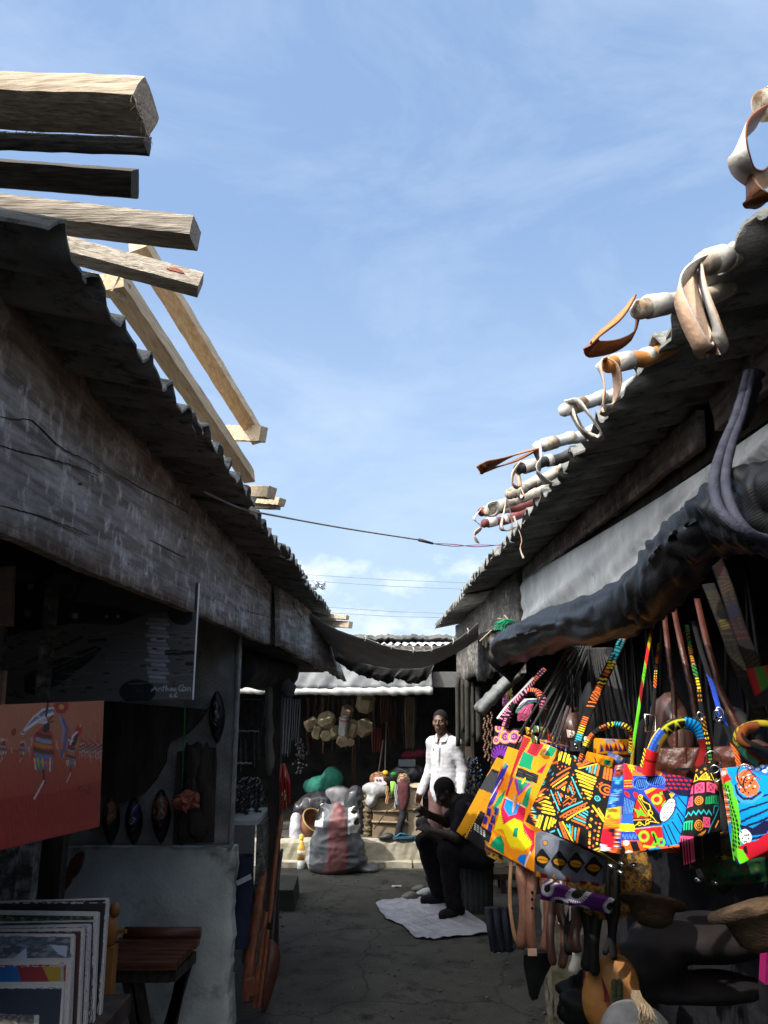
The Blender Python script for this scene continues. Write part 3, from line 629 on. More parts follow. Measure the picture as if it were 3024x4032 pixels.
# ================================================================== painted prints: strokes laid onto a panel's own points
class Cv:
    def __init__(s, x0, y0, x1, y1, bg, k=1.0):
        s.x0, s.y0, s.k = x0, y0, k
        s.w, s.h = max(2, int((x1 - x0) * k)), max(2, int((y1 - y0) * k))
        s.a = np.zeros((s.h, s.w, 3)); s.a[:] = lin(bg)
    def _win(s, xa, ya, xb, yb):
        i0 = max(0, int((xa - s.x0) * s.k) - 2); i1 = min(s.w, int((xb - s.x0) * s.k) + 3)
        j0 = max(0, int((ya - s.y0) * s.k) - 2); j1 = min(s.h, int((yb - s.y0) * s.k) + 3)
        if i1 <= i0 or j1 <= j0: return None
        X, Y = np.meshgrid((np.arange(i0, i1) + .5) / s.k + s.x0, (np.arange(j0, j1) + .5) / s.k + s.y0)
        return (slice(j0, j1), slice(i0, i1)), X, Y
    def _put(s, sl_, d, col):
        al = np.clip(.5 - d * s.k, 0, 1)[..., None]; s.a[sl_] = s.a[sl_] * (1 - al) + np.array(lin(col)) * al
    def poly(s, pts, col):
        P = np.array(pts, float); r = s._win(P[:, 0].min(), P[:, 1].min(), P[:, 0].max(), P[:, 1].max())
        if r is None: return s
        sl_, X, Y = r; ins = np.zeros(X.shape, bool); d = np.full(X.shape, 1e9)
        for (xa, ya), (xb, yb) in zip(P, np.roll(P, -1, 0)):
            c = (ya > Y) != (yb > Y); ins ^= c & (X < (xb - xa) * (Y - ya) / ((yb - ya) if yb != ya else 1e-9) + xa)
            l2 = (xb - xa) ** 2 + (yb - ya) ** 2 + 1e-9; t = np.clip(((X - xa) * (xb - xa) + (Y - ya) * (yb - ya)) / l2, 0, 1)
            d = np.minimum(d, np.hypot(X - xa - t * (xb - xa), Y - ya - t * (yb - ya)))
        s._put(sl_, np.where(ins, -d, d), col); return s
    def line(s, pts, w, col, jit=0):
        P = [(q[0], q[1]) for q in pts]; w2 = w / 2
        A = np.array(P, float); r = s._win(A[:, 0].min() - w, A[:, 1].min() - w, A[:, 0].max() + w, A[:, 1].max() + w)
        if r is None: return s
        sl_, X, Y = r; d = np.full(X.shape, 1e9)
        for (xa, ya), (xb, yb) in zip(P[:-1], P[1:]):
            l2 = (xb - xa) ** 2 + (yb - ya) ** 2 + 1e-9; t = np.clip(((X - xa) * (xb - xa) + (Y - ya) * (yb - ya)) / l2, 0, 1)
            d = np.minimum(d, np.hypot(X - xa - t * (xb - xa), Y - ya - t * (yb - ya)))
        s._put(sl_, d - w2, col); return s
    def disc(s, x, y, r, col): return s.ell(x, y, r, r, 0, col)
    def ell(s, x, y, rx, ry, ang, col):
        m = max(rx, ry); r = s._win(x - m, y - m, x + m, y + m)
        if r is None: return s
        sl_, X, Y = r; c, n = math.cos(R(ang)), math.sin(R(ang)); U = (X - x) * c + (Y - y) * n; Vv = -(X - x) * n + (Y - y) * c
        k0 = np.hypot(U / rx, Vv / ry); s._put(sl_, (k0 - 1) * min(rx, ry), col); return s
    def ring(s, x, y, r, w, col):
        q = s._win(x - r - w, y - r - w, x + r + w, y + r + w)
        if q is None: return s
        sl_, X, Y = q; s._put(sl_, np.abs(np.hypot(X - x, Y - y) - r) - w / 2, col); return s
    def lines(s, n, a0, a1, b0, b1, w, cols):     # n strokes between two guide lines a (starts) and b (ends)
        for i in range(n):
            t = i / max(1, n - 1); c = cols[i % len(cols)]
            s.line([(a0[0] + (a1[0] - a0[0]) * t, a0[1] + (a1[1] - a0[1]) * t), (b0[0] + (b1[0] - b0[0]) * t, b0[1] + (b1[1] - b0[1]) * t)], w, c)
        return s
    def dots(s, pts, r, col):
        for q in pts: s.disc(q[0], q[1], r, col)
        return s
    def dotline(s, a, b, n, r, col):
        return s.dots([(a[0] + (b[0] - a[0]) * i / (n - 1), a[1] + (b[1] - a[1]) * i / (n - 1)) for i in range(n)], r, col)
    def zig(s, a, b, n, amp, w, col):
        L = math.hypot(b[0] - a[0], b[1] - a[1]); nx, ny = -(b[1] - a[1]) / L, (b[0] - a[0]) / L
        return s.line([(a[0] + (b[0] - a[0]) * i / n + nx * amp * (1 if i % 2 else -1), a[1] + (b[1] - a[1]) * i / n + ny * amp * (1 if i % 2 else -1)) for i in range(n + 1)], w, col)
    def blur(s, n=1):
        for _ in range(n):
            p_ = np.pad(s.a, ((1, 1), (1, 1), (0, 0)), 'edge'); s.a = (p_[:-2, 1:-1] + p_[2:, 1:-1] + p_[1:-1, :-2] + p_[1:-1, 2:] + 2 * s.a) / 6
        return s
    def smear(s, amt, f=.02, seed=1):   # brushy lightness variation of the paint itself
        Y, X = np.mgrid[0:s.h, 0:s.w] / s.k
        n = sum(np.sin(X * f * q + Y * f * r_ + ph) for q, r_, ph in ((1, 5, seed), (2.3, -7, 2 * seed), (.7, 13, 3 * seed), (3.1, 21, seed * .5)))
        s.a *= (1 + amt * n / 4)[..., None]; return s
    def at(s, x, y):
        fx = np.clip((np.asarray(x) - s.x0) * s.k - .5, 0, s.w - 1.001); fy = np.clip((np.asarray(y) - s.y0) * s.k - .5, 0, s.h - 1.001)
        i, j = fx.astype(int), fy.astype(int); tx, ty = (fx - i)[..., None], (fy - j)[..., None]
        return (s.a[j, i] * (1 - tx) + s.a[j, i + 1] * tx) * (1 - ty) + (s.a[j + 1, i] * (1 - tx) + s.a[j + 1, i + 1] * tx) * ty
def panel(mb, crop, quad, Ys, cv, nu, nv, th=.02, bulge=0, wr=0, back=None, edge_col=None, mi=0, sag=0):
    # front face: bilinear patch through four real corners (TL, TR, BR, BL); sides and back close it into a solid
    TL, TR, BR, BL = [at(crop, *q, Y) for q, Y in zip(quad, Ys)]
    n = ((TR - TL).cross(BL - TL) + (TR - BR).cross(BL - BR) * -1).normalized()
    if n.y < 0 and (TL - V(0, 0, CAMZ)).dot(n) < 0: n = -n
    if (TL - V(0, 0, CAMZ)).dot(n) < 0: n = -n          # n points away from the viewer's side: into the thing
    q = np.array(quad, float); vs, cc = [], []
    ph = rng.random() * 9
    U, Vv = np.meshgrid(np.linspace(0, 1, nu + 1), np.linspace(0, 1, nv + 1))
    px_ = (1 - Vv) * ((1 - U) * q[0, 0] + U * q[1, 0]) + Vv * ((1 - U) * q[3, 0] + U * q[2, 0])
    py_ = (1 - Vv) * ((1 - U) * q[0, 1] + U * q[1, 1]) + Vv * ((1 - U) * q[3, 1] + U * q[2, 1])
    C = cv.at(px_, py_)
    for j in range(nv + 1):
        for i in range(nu + 1):
            u, v = i / nu, j / nv
            p_ = TL.lerp(TR, u).lerp(BL.lerp(BR, u), v)
            b = bulge * (math.sin(math.pi * u) ** .6) * (math.sin(math.pi * min(1, v * .93 + .07)) ** .7)
            w = wr * (math.sin(7 * u + 5 * v + ph) + .7 * math.sin(13 * v - 4 * u + ph * 2) + .5 * math.sin(19 * u + 8 * v + ph * 3)) * min(1, 6 * u * (1 - u) + .15)
            vs.append(p_ - n * (b + w) + V(0, 0, -sag * math.sin(math.pi * u) * (v if v > .5 else (1 - v) * -0.0)))
            cc.append(tuple(C[j, i]))
    W1 = nu + 1
    o = mb.add(vs, [(j * W1 + i, j * W1 + i + 1, (j + 1) * W1 + i + 1, (j + 1) * W1 + i) for j in range(nv) for i in range(nu)], mi, True, cc)
    rim = [(i, 0) for i in range(nu)] + [(nu, j) for j in range(nv)] + [(i, nv) for i in range(nu, 0, -1)] + [(0, j) for j in range(nv, 0, -1)]
    nb = 5; prev = [o + j * W1 + i for i, j in rim]
    bq = None
    if back:                # back corners given as pixels of the photo with their own distances
        bq = [at(crop, *b_[:2], b_[2]) if b_ else c_ + n * th for b_, c_ in zip(back, (TL, TR, BR, BL))]
        bpx = [(b_[:2] if b_ else None) for b_ in back]
    for k in range(1, nb + 1):
        t = k / nb; ring, rc = [], []
        for i, j in rim:
            u, v = i / nu, j / nv; f = Vector(vs[j * W1 + i]); fc = cc[j * W1 + i]
            if bq:
                bk = bq[0].lerp(bq[1], u).lerp(bq[3].lerp(bq[2], u), v); p_ = f.lerp(bk, t)
                if i == 0 and bpx[0] and bpx[3]:
                    fx, fy = q[0] * (1 - v) + q[3] * v; bx, by = np.array(bpx[0]) * (1 - v) + np.array(bpx[3]) * v
                    fc = tuple(cv.at(np.array([fx + (bx - fx) * t]), np.array([fy + (by - fy) * t]))[0])
            else: p_ = f + n * (th * t)
            if edge_col is not None: fc = lin(edge_col)
            ring.append(p_); rc.append(fc)
        o2 = mb.add(ring, [], mi, True, rc); m = len(rim); cur = [o2 + i for i in range(m)]
        for i in range(m):
            a = (i + 1) % m; mb.f.append((prev[a], prev[i], cur[i], cur[a])); mb.m.append(mi); mb.sm.append(bool(bq) or bulge > 0)
        prev = cur
    mb.f.append(tuple(prev)); mb.m.append(mi); mb.sm.append(False)
    return TL, TR, BR, BL, n

# ================================================================== TIMBER ON THE LEFT ROOF
def timber(label, ends, l, L, mt='timber', group='timbers lying on the left roof', nz=.0018, name='timber', taper=0):
    b = MB(); n = 40
    e = [Vector(q) for q in ends]; l = Vector(l).normalized(); c = sum(e, Vector()) / 4
    ring = []
    for k in range(4):
        a_, b_ = e[k], e[(k + 1) % 4]
        for t in (0, .25, .5, .75): ring.append(a_.lerp(b_, t))
    vs = []
    for i in range(n + 1):
        s_ = L * i / n
        for j, q_ in enumerate(ring):
            r_ = (q_ - c); rr = r_ * (1 - (.05 if j % 4 == 0 else 0))
            vs.append(c + rr + l * s_ + V(rng.uniform(-nz, nz), rng.uniform(-nz, nz), rng.uniform(-nz, nz)) * .35)
    m = 16
    fs = [(i * m + j, i * m + (j + 1) % m, (i + 1) * m + (j + 1) % m, (i + 1) * m + j) for i in range(n) for j in range(m)]
    fs += [tuple(range(m)), tuple(reversed(range(n * m, n * m + m)))]
    b.add(vs, fs)
    return solo(name, label, 'timber', b, M[mt], group)
C1 = [(-.3512, .9548, 2.7354), (-.3613, .9388, 2.687), (-.3561, 1.0032, 2.6646), (-.346, 1.0192, 2.7129)]
T1o = timber('thick rough sawn timber with splintered end, topmost of the stack at upper left', C1, (-.978, .134, .16), 1.0, nz=.0026)
fz = MB()       # torn wood fibres hanging from the sawn end
for i in range(150):
    t = rng.random(); a = Vector(C1[2]).lerp(Vector(C1[1]), rng.random()) if i < 40 else Vector(C1[2]) + Vector((-.978, .134, .16)) * rng.random() * .35
    d_ = V(rng.uniform(-.2, .9), rng.uniform(-.5, .2), rng.uniform(-1, .1)).normalized() * rng.uniform(.006, .02)
    fz.tube([a, a + d_ * .5 + V(0, 0, -.001), a + d_ + V(rng.uniform(-.004, .004), 0, -.004)], [.0007, .0005, .0002], 3, cap=False)
part(T1o, 'splinters', fz, M['timber'], norm=False, kind='stuff')
def q4(c, pts, Ys): return [at(c, *p_, y_) for p_, y_ in zip(pts, Ys)]
timber('timber with shade put into its dark colour, lying directly under the thick rough sawn timber', q4('c1', ((786, 470), (775, 482), (815, 577), (828, 470)), (1.03, .985, 1.0, 1.06)), (-.98, .10, .12), .9, 'timber_shade_tone')
timber('flat timber with shade put into its dark colour, on its own, third down at the upper left', q4('c1', ((757, 640), (715, 652), (712, 802), (756, 808)), (1.20, 1.16, 1.20, 1.24)), (-.985, .02, .10), .9, 'timber_shade_tone')
timber('pale timber with coarse lengthwise grain and a clean square end', [(-.3562, 1.2753, 2.721), (-.3618, 1.2751, 2.6793), (-.3613, 1.3349, 2.6789), (-.3557, 1.3352, 2.7207)], (-.991, .009, .133), .95, 'timber_grey')
T5 = [(-.3868, 1.4916, 2.7302), (-.3912, 1.4684, 2.683), (-.3994, 1.4968, 2.6698), (-.395, 1.5199, 2.717)]
T5o = timber('greyish slanting timber with a rust red knot near its end', T5, (-.964, -.194, .184), .95, 'timber_grey')
kn = MB(); a_ = Vector(T5[0]); d_ = Vector(T5[1]) - a_; l_ = Vector((-.964, -.194, .184)); n_ = l_.cross(d_).normalized(); n_ = n_ if n_.y < 0 else -n_
kn.prism([a_ + d_ * (.42 + .11 * math.sin(t) * (1 + .3 * math.sin(3 * t))) + l_ * (.055 + .018 * math.cos(t) * (1 + .2 * math.sin(5 * t))) + n_ * .0004 for t in [2 * math.pi * i / 14 for i in range(14)]], n_ * .0012)
part(T5o, 'knot', kn, mat('knot_red', (.20, .045, .03), (.30, .10, .06), 90))

for i_, (y_, z_) in enumerate(((.30, 2.79), (.48, 2.80), (.66, 2.81), (.38, 2.885), (.58, 2.90), (.44, 2.98), (.62, 3.0), (.50, 3.06), (.68, 3.065))):  # unseen timbers added out of frame to shade the goods under the bags
    b = MB(); b.beam((-.56 - .03 * (i_ % 3), y_, z_), (-2.2, y_ + .06, z_ + .27), .085, .075, .1 * i_, n=20, wob=.002); solo('timber', 'unseen sawn timber added on the near end of the left roof for shade', 'timber', b, M['timber'], 'unseen timbers added on the near end of the left roof for shade')
def longb(label, p0, p1, w, h, roll, mt='timber_y'):
    b = MB(); b.beam(p0, p1, w, h, roll, n=24, wob=.0012); return solo('timber', label, 'timber', b, M[mt], 'timbers lying on the left roof')
longb('long pale batten lying along the edge of the left roof', atX('d', 246, 602, -.615), atX('d', 538, 1030, -.525), .045, .05, .15)
longb('long pale batten raised highest, slanting out over the alley', at('d', 296, 522, 1.86), at('d', 557, 944, 2.75), .05, .06, .3)
longb('short pale crosspiece under the far end of the raised batten', at('d', 440, 933, 2.85), at('d', 569, 938, 2.6), .03, .055, .0, 'timber')
longb('short nailed block under the near end of the edge batten', at('c1', 440, 1262, 1.66), at('c1', 662, 1292, 1.6), .04, .04, .1, 'timber')
for lab, a_, b_, y0, y1, w, h in (('split end of a weathered board halfway along the left roof', (1120, 632), (1268, 640), 3.05, 2.9, .04, .045),
        ('square cut stub below the split board end', (1150, 670), (1316, 684), 3.2, 3.05, .035, .032), ('thin dark stub lowest of three at mid roof', (1160, 702), (1296, 707), 3.25, 3.1, .03, .018),
        ('grey splintered board end at the far end of the left roof', (1500, 1216), (1622, 1222), 6.6, 6.5, .06, .035), ('reddish timber stub below the grey splintered board end', (1500, 1250), (1636, 1256), 6.7, 6.5, .05, .055)):
    longb(lab, at('c2', *a_, y0), at('c2', *b_, y1), w, h, .1, 'timber')
b = MB(); c = at('c2', 1480, 1072, 5.6)
b.sheet(lambda u, v: c + V(-.03 + .09 * u, .02 * noise1(u * 7 + v * 3), .04 - .08 * v + .05 * (1 - abs(2 * u - 1)) * (v - .5) + .012 * noise1(u * 9 + v * 12)), 10, 10, .001, (0, 1, 0))
solo('plastic_scrap', 'scrap of clear plastic caught on the left roof edge', 'plastic scrap', b, mat('clear_film', (.75, .78, .8), rough=.15, bump=0, trans=.75), norm=False)

# ================================================================== LEATHER WRAPPED STICKS ON THE RIGHT ROOF
M['cream_wrap'] = mat('cream_wrap', (.33, .27, .20), (.56, .50, .42), 18, bump=.25, bscale=60, c3=(.20, .13, .075), s3=16, lo3=.52, hi3=.62, rough=.8, rnd=1, dist=.008)
M['white_wrap'] = mat('white_wrap', (.44, .44, .43), (.60, .59, .57), 14, bump=.2, bscale=50, c3=(.34, .29, .22), s3=18, lo3=.56, hi3=.66, rough=.75, rnd=1, dist=.008)
M['tan_wrap'] = mat('tan_wrap', (.36, .13, .03), (.50, .22, .06), 14, bump=.3, bscale=60, rough=.55)
M['dark_wrap'] = mat('dark_wrap', (.02, .022, .024), (.07, .06, .06), 14, bump=.3, bscale=60, rough=.6)
M['red_wrap'] = mat('red_wrap', (.10, .025, .022), (.20, .06, .05), 20, bump=.3, bscale=60, rough=.6)
M['strap_white'] = mat('strap_white', (.42, .39, .35), (.58, .55, .50), 18, bump=.3, bscale=120, rough=.9, dist=.004, c3=(.40, .34, .27), s3=14, lo3=.56, hi3=.7)
M['strap_tan'] = mat('strap_tan', (.45, .28, .18), (.62, .42, .30), 20, bump=.2, bscale=140, rough=.6)
M['strap_brown'] = mat('strap_brown', (.13, .045, .018), (.24, .085, .03), 16, bump=.15, bscale=140, rough=.5)
M['strap_rust'] = mat('strap_rust', (.42, .13, .04), (.55, .2, .07), 22, bump=.3, bscale=140, rough=.85)
def stick(label, tip, cross, Yd, r, wrap, loops, Yt=-.06, L=.55, group='leather wrapped sticks on the right roof'):
    pe = atX('c8', *cross, .63); pt2 = at('c8', *tip, pe.y + Yt)
    d = (pe - pt2).normalized(); pin = pe + d * L; pin.z = max(pin.z, 2.60 + .2 * (pin.x - .62) + .05) + .09
    t = thing('wrapped_stick', label, 'stick', tuple(pe), group)
    b = MB(); N_ = 34; tot = (pin - pt2).length
    path = [pt2, pt2.lerp(pe, .5), pe, pe.lerp(pin, .5) + V(0, 0, .02), pin]; b.tube([cr(path, i / N_ * .9999) + V(0, 0, .002 * noise1(i * .5, tip[0])) for i in range(N_ + 1)], [r * .84 * (.82 if i == 0 else 1) * (1 + .04 * noise1(i * .8, tip[1]) + (.05 if i % 9 == 4 else 0)) for i in range(N_ + 1)], 16, wob=.015)
    part(t, 'shaft', b, M[wrap])
    c = MB(); c.tube([pt2 + d * .028, pt2 + d * .075], [r * .99, r * .97], 16, wob=.03); c.tube([pt2 + d * .12, pt2 + d * .14], [r * .95] * 2, 16, wob=.03)
    part(t, 'binding', c, M['strap_white'] if wrap != 'white_wrap' else M['cream_wrap'])
    for (pts, dy, w, m1, m2) in loops:
        n = 26; pp = [at('c8', q_[0], q_[1], pt2.y + dy + (q_[2] if len(q_) > 2 else 0)) for q_ in pts]
        cu = [cr(pp, i / n * .9999) for i in range(n + 1)]
        wd = []
        for i in range(n + 1):
            wd.append(V(.35 * math.sin(i * .25 + tip[0]), 1, .3 * math.sin(i * .33 + tip[1])).normalized())
        k = MB(); k.ribbon(cu, w, wd, .0035, 0, 1); part(t, 'strap', k, [M[m1], M[m2]], norm=False)
    return t
stick('thick cream stick tip with a wide pale strap at the upper right corner', (1258, 128), (1420, 60), 0, .028, 'cream_wrap',
      [([(1262, 165, -.01), (1195, 225, -.04), (1168, 310, -.05), (1185, 390, -.03), (1240, 420, .0), (1300, 415, .03)], 0, .034, 'strap_white', 'strap_brown'),
       ([(1200, 400, .0), (1230, 500, -.01), (1275, 520, .02), (1310, 440, .05)], 0, .036, 'strap_brown', 'strap_tan')], Yt=.0)
stick('thick mottled cream stick with long white and tan straps hanging down', (1012, 782), (1165, 735), 0, .024, 'cream_wrap',
      [([(1015, 770, -.02), (945, 830, -.03), (918, 900, -.03), (955, 1010, -.03), (1020, 1130, -.02), (1045, 1120, .02)], 0, .034, 'strap_tan', 'strap_white'),
       ([(1000, 780, .0), (1030, 900, -.05), (1078, 1040, -.05), (1085, 1105, -.03), (1040, 1115, .0), (990, 1000, .01), (965, 850, .01), (985, 790, .0)], 0, .038, 'strap_white', 'strap_tan')])
stick('cream bound stick with a stiff brown leather loop pointing into the alley', (738, 968), (1060, 905), 0, .022, 'cream_wrap',
      [([(722, 935, .0), (660, 1010, -.05), (590, 1075, -.1), (556, 1115, -.1), (575, 1132, -.05), (670, 1115, .0), (735, 1065, .03), (752, 970, .02)], 0, .032, 'strap_rust', 'strap_brown')])
stick('stick wrapped in orange leather with a folded white strap loop', (615, 1200), (830, 1152), 0, .022, 'tan_wrap',
      [([(600, 1180, .0), (592, 1200, -.02), (612, 1290, -.02), (608, 1375, -.01), (640, 1376, .03), (664, 1290, .02), (655, 1210, .0), (620, 1178, .0)], 0, .030, 'strap_white', 'strap_tan')])
stick('white stick with pointed paper end and two curled white strap loops', (432, 1388), (690, 1302), 0, .020, 'white_wrap',
      [([(455, 1360, .0), (500, 1350, -.03), (545, 1400, -.04), (592, 1470, -.02), (585, 1500, .0), (530, 1480, .03), (490, 1420, .03), (465, 1365, .02)], 0, .026, 'strap_white', 'strap_white'),
       ([(470, 1370, .0), (500, 1440, -.02), (545, 1495, .0), (590, 1500, .02)], 0, .018, 'cream_wrap', 'strap_white')])
stick('white taped stick with a flat rust brown strap pointing into the alley', (325, 1540), (545, 1478), 0, .021, 'white_wrap',
      [([(345, 1540, .0), (260, 1565, -.04), (170, 1600, -.08), (108, 1618, -.1), (125, 1632, -.06), (230, 1600, .0), (330, 1550, .02)], 0, .034, 'strap_rust', 'strap_brown'),
       ([(330, 1535, -.01), (345, 1600, -.02), (335, 1640, -.02), (380, 1690, .0)], 0, .05, 'strap_white', 'strap_white')])
stick('dark stick with a pink band and a short white strap', (245, 1632), (470, 1568), 0, .022, 'dark_wrap',
      [([(262, 1605, .0), (232, 1650, -.03), (232, 1690, -.03), (258, 1700, .0), (252, 1645, .02), (275, 1610, .02)], 0, .028, 'strap_white', 'strap_tan')])
stick('cream stick behind the dark stick with a narrow strap tied round it', (208, 1740), (425, 1632), 0, .022, 'cream_wrap',
      [([(260, 1690, .0), (275, 1735, -.02), (262, 1745, .0), (255, 1700, .01)], 0, .02, 'strap_white', 'strap_tan')])
stick('cream stick with a coiled shiny strap and a hanging loop', (128, 1800), (330, 1722), 0, .024, 'cream_wrap',
      [([(160, 1770, .0), (120, 1785, -.04), (125, 1820, -.04), (160, 1815, .0), (200, 1770, .02)], 0, .032, 'strap_tan', 'strap_white'),
       ([(205, 1745, .0), (195, 1800, -.02), (182, 1870, -.02), (205, 1885, .0), (228, 1860, .02), (215, 1780, .02), (207, 1745, .02)], 0, .026, 'strap_white', 'strap_tan')])
stick('dark red stick with a twisted strap hanging from its tip', (92, 1808), (268, 1782), 0, .024, 'red_wrap',
      [([(95, 1800, .0), (70, 1835, -.02), (100, 1870, .0), (72, 1900, -.02), (85, 1935, .0)], 0, .03, 'strap_white', 'strap_tan')])
stick('dark red stick lowest of all with a long thin trailing strip', (105, 1856), (222, 1835), 0, .025, 'red_wrap',
      [([(235, 1825, -.05), (250, 1870, -.05), (268, 1920, -.05), (262, 1960, -.05), (276, 2000, -.05)], 0, .016, 'strap_white', 'strap_tan')])

# cable across the alley and the power lines far behind
M['cable_grey'] = mat('cable_grey', (.25, .24, .24), rough=.6, bump=0)
cp = [at('d', 440, 1062, 2.6), at('d', 520, 1098, 2.85), at('d', 600, 1115, 3.05), at('d', 750, 1142, 3.4), at('d', 905, 1166, 3.75)]
cb = MB(); cb.tube([cr(cp, i / 40 * .9999) for i in range(41)], .0042, 6)
ca = thing('cable', 'grey electric cable spliced in the middle strung across the alley', 'cable', tuple(cp[-1]))
part(ca, 'grey_wire', cb, M['cable_grey'])
sp_ = MB(); sp_.tube([cp[-1], at('d', 935, 1174, 3.8)], [.009, .006], 8); part(ca, 'splice', sp_, M['dark_wrap'])
for o_, cl in ((0, (.45, .03, .03)), (4, (.25, .25, .3))):
    c3_ = [at('d', 932, 1174, 3.8), at('d', 980, 1176 + o_, 3.95), at('d', 1030, 1181 - o_, 4.1), at('d', 1088, 1176 + o_ / 2, 4.25)]
    b = MB(); b.tube([cr(c3_, i / 20 * .9999) for i in range(21)], .0024, 5); part(ca, 'thin_wire', b, mat('wire_col', cl, rough=.5, bump=0))
for i, ((a0, a1), lab) in enumerate(zip((((675, 1240), (1012, 1257)), ((690, 1254), (1012, 1271)), ((720, 1310), (968, 1323)), ((735, 1323), (968, 1332))),
        ('uppermost overhead power line in the far sky', 'power line just under the uppermost one', 'third overhead power line down, above the far roof', 'lowest overhead power line in the far sky'))):
    A, B_ = at('d', *a0, 60), at('d', *a1, 60); d_ = (B_ - A)
    b = MB(); b.tube([A - d_ * 2, A - d_ * .5, A + d_ * .5 + V(0, 0, -.15), A + d_ * 1.5, A + d_ * 3], .022, 5); solo('power_line', lab, 'power line', b, mat('line_grey', (.2, .22, .25), rough=.6, bump=0), 'power lines in the far sky')
# ================================================================== LEFT STALL GOODS
M['oil'] = vmat('oil_paint', gain=.84, rough=.55, spec=.3, bump=.3, bscale=60, blotch=.12)
M['print'] = vmat('printed_cloth', gain=.84, rough=.8, spec=.15, bump=.12, bscale=420, blotch=.10, bs=14)
WHT = (186, 179, 173)
# large harbour at night canvas hung under the fascia (photo c2)
cv = Cv(-20, 1000, 940, 1640, (96, 94, 92), .8)
cv.poly([(60, 1000), (940, 1000), (940, 1190), (600, 1215), (400, 1230), (60, 1210)], (70, 66, 62))
cv.poly([(30, 1060), (190, 1060), (330, 1150), (560, 1180), (680, 1215), (560, 1260), (330, 1255), (100, 1300), (-20, 1330), (-20, 1080)], (16, 18, 26))
cv.ell(205, 990, 55, 60, 0, (18, 20, 26)); cv.line([(195, 1040), (185, 1110)], 22, (18, 20, 26)); cv.ell(310, 1090, 32, 24, 0, (18, 20, 26))
cv.line([(330, 1160), (380, 1060)], 12, (20, 20, 26))
for dx, dy in ((-40, -10), (-20, -45), (10, -50), (50, -20), (70, 15)): cv.line([(385, 1050), (385 + dx, 1050 + dy)], 8, (20, 20, 26))
for dx, dy in ((60, 20), (50, 35), (30, -30)): cv.line([(300, 950), (300 + dx * .5, 950 + dy * .6)], 5, (20, 20, 26))
cv.line([(290, 950), (285, 1035)], 5, (22, 22, 28))
for x in (240, 436, 480, 530): cv.line([(x, 1130), (x, 1160)], 3, (20, 20, 25))
for (x, y_, r_) in ((142, 1082, 18), (128, 1208, 20), (350, 1220, 18), (225, 1298, 20), (496, 1222, 7), (550, 1222, 8)): cv.disc(x, y_, r_ * 1.5, (48, 48, 55)); cv.disc(x, y_, r_ * .8, (150, 148, 145))
cv.ell(840, 1215, 60, 45, 20, (20, 22, 30)); cv.disc(885, 1180, 10, (140, 140, 145))
for i in range(16):
    yy = 1235 + i * 19; w_ = 40 + 10 * math.sin(i * 2.1); cv.line([(735 - w_ + 6 * math.sin(i * 3), yy), (735 + w_, yy + 5)], 15, (142 + 14 * (i % 3), 142 + 14 * (i % 3), 148 + 14 * (i % 3)))
cv.poly([(115, 1575), (110, 1500), (220, 1440), (440, 1360), (478, 1370), (420, 1430), (300, 1520), (190, 1590)], (22, 22, 30))
cv.line([(240, 1460), (450, 1375)], 5, (110, 110, 108)); cv.line([(250, 1480), (460, 1385)], 3, (90, 90, 90))
cv.ell(640, 1570, 85, 55, 0, (18, 20, 28)); cv.line([(120, 1440), (380, 1320)], 14, (40, 40, 44)); cv.line([(415, 1338), (490, 1330)], 14, (20, 20, 26)); cv.line([(778, 1390), (905, 1390)], 24, (34, 34, 36)); cv.line([(870, 1442), (895, 1442)], 16, (30, 30, 34))
r4 = random.Random(4)
for i in range(75):
    x, y_ = r4.uniform(20, 900), r4.uniform(1270, 1600); cv.line([(x, y_), (x + r4.uniform(8, 30), y_ + r4.uniform(-3, 3))], r4.uniform(4, 9), (46, 45, 46))
for i in range(40):
    x, y_ = r4.uniform(20, 860), r4.uniform(1290, 1600); cv.line([(x, y_), (x + r4.uniform(40, 160), y_ - r4.uniform(0, 12))], 3, (120, 118, 114))
sgn = (200, 205, 215)       # signature
for st_ in ([(706, 1568), (722, 1548), (730, 1566)], [(708, 1560), (732, 1556)], [(738, 1566), (742, 1554), (752, 1554), (754, 1566)], [(764, 1542), (760, 1566)], [(756, 1550), (772, 1548)], [(776, 1540), (774, 1566), (780, 1554), (788, 1564)],
            [(792, 1560), (802, 1552), (796, 1566), (806, 1560)], [(808, 1556), (810, 1566), (818, 1554), (822, 1576)], [(856, 1540), (838, 1544), (832, 1558), (842, 1568), (858, 1562)], [(850, 1552), (864, 1548), (868, 1560), (856, 1566), (848, 1558)], [(874, 1566), (876, 1552), (886, 1552), (888, 1566)],
            [(790, 1586), (800, 1580), (792, 1594), (804, 1592)], [(812, 1586), (820, 1580), (814, 1594), (826, 1592)]): cv.line(st_, 4, sgn)
b = MB(); panel(b, 'c2', [(60, 1000), (926, 1060), (896, 1606), (5, 1626)], (3.0, 3.02, 3.02, 3.0), cv, 240, 160, .03, edge_col=(235, 235, 232))
solo('painting', 'large dark grey harbour at night painting hung under the long fascia board', 'painting', b, M['oil'], 'paintings hung in the left stall', norm=False)
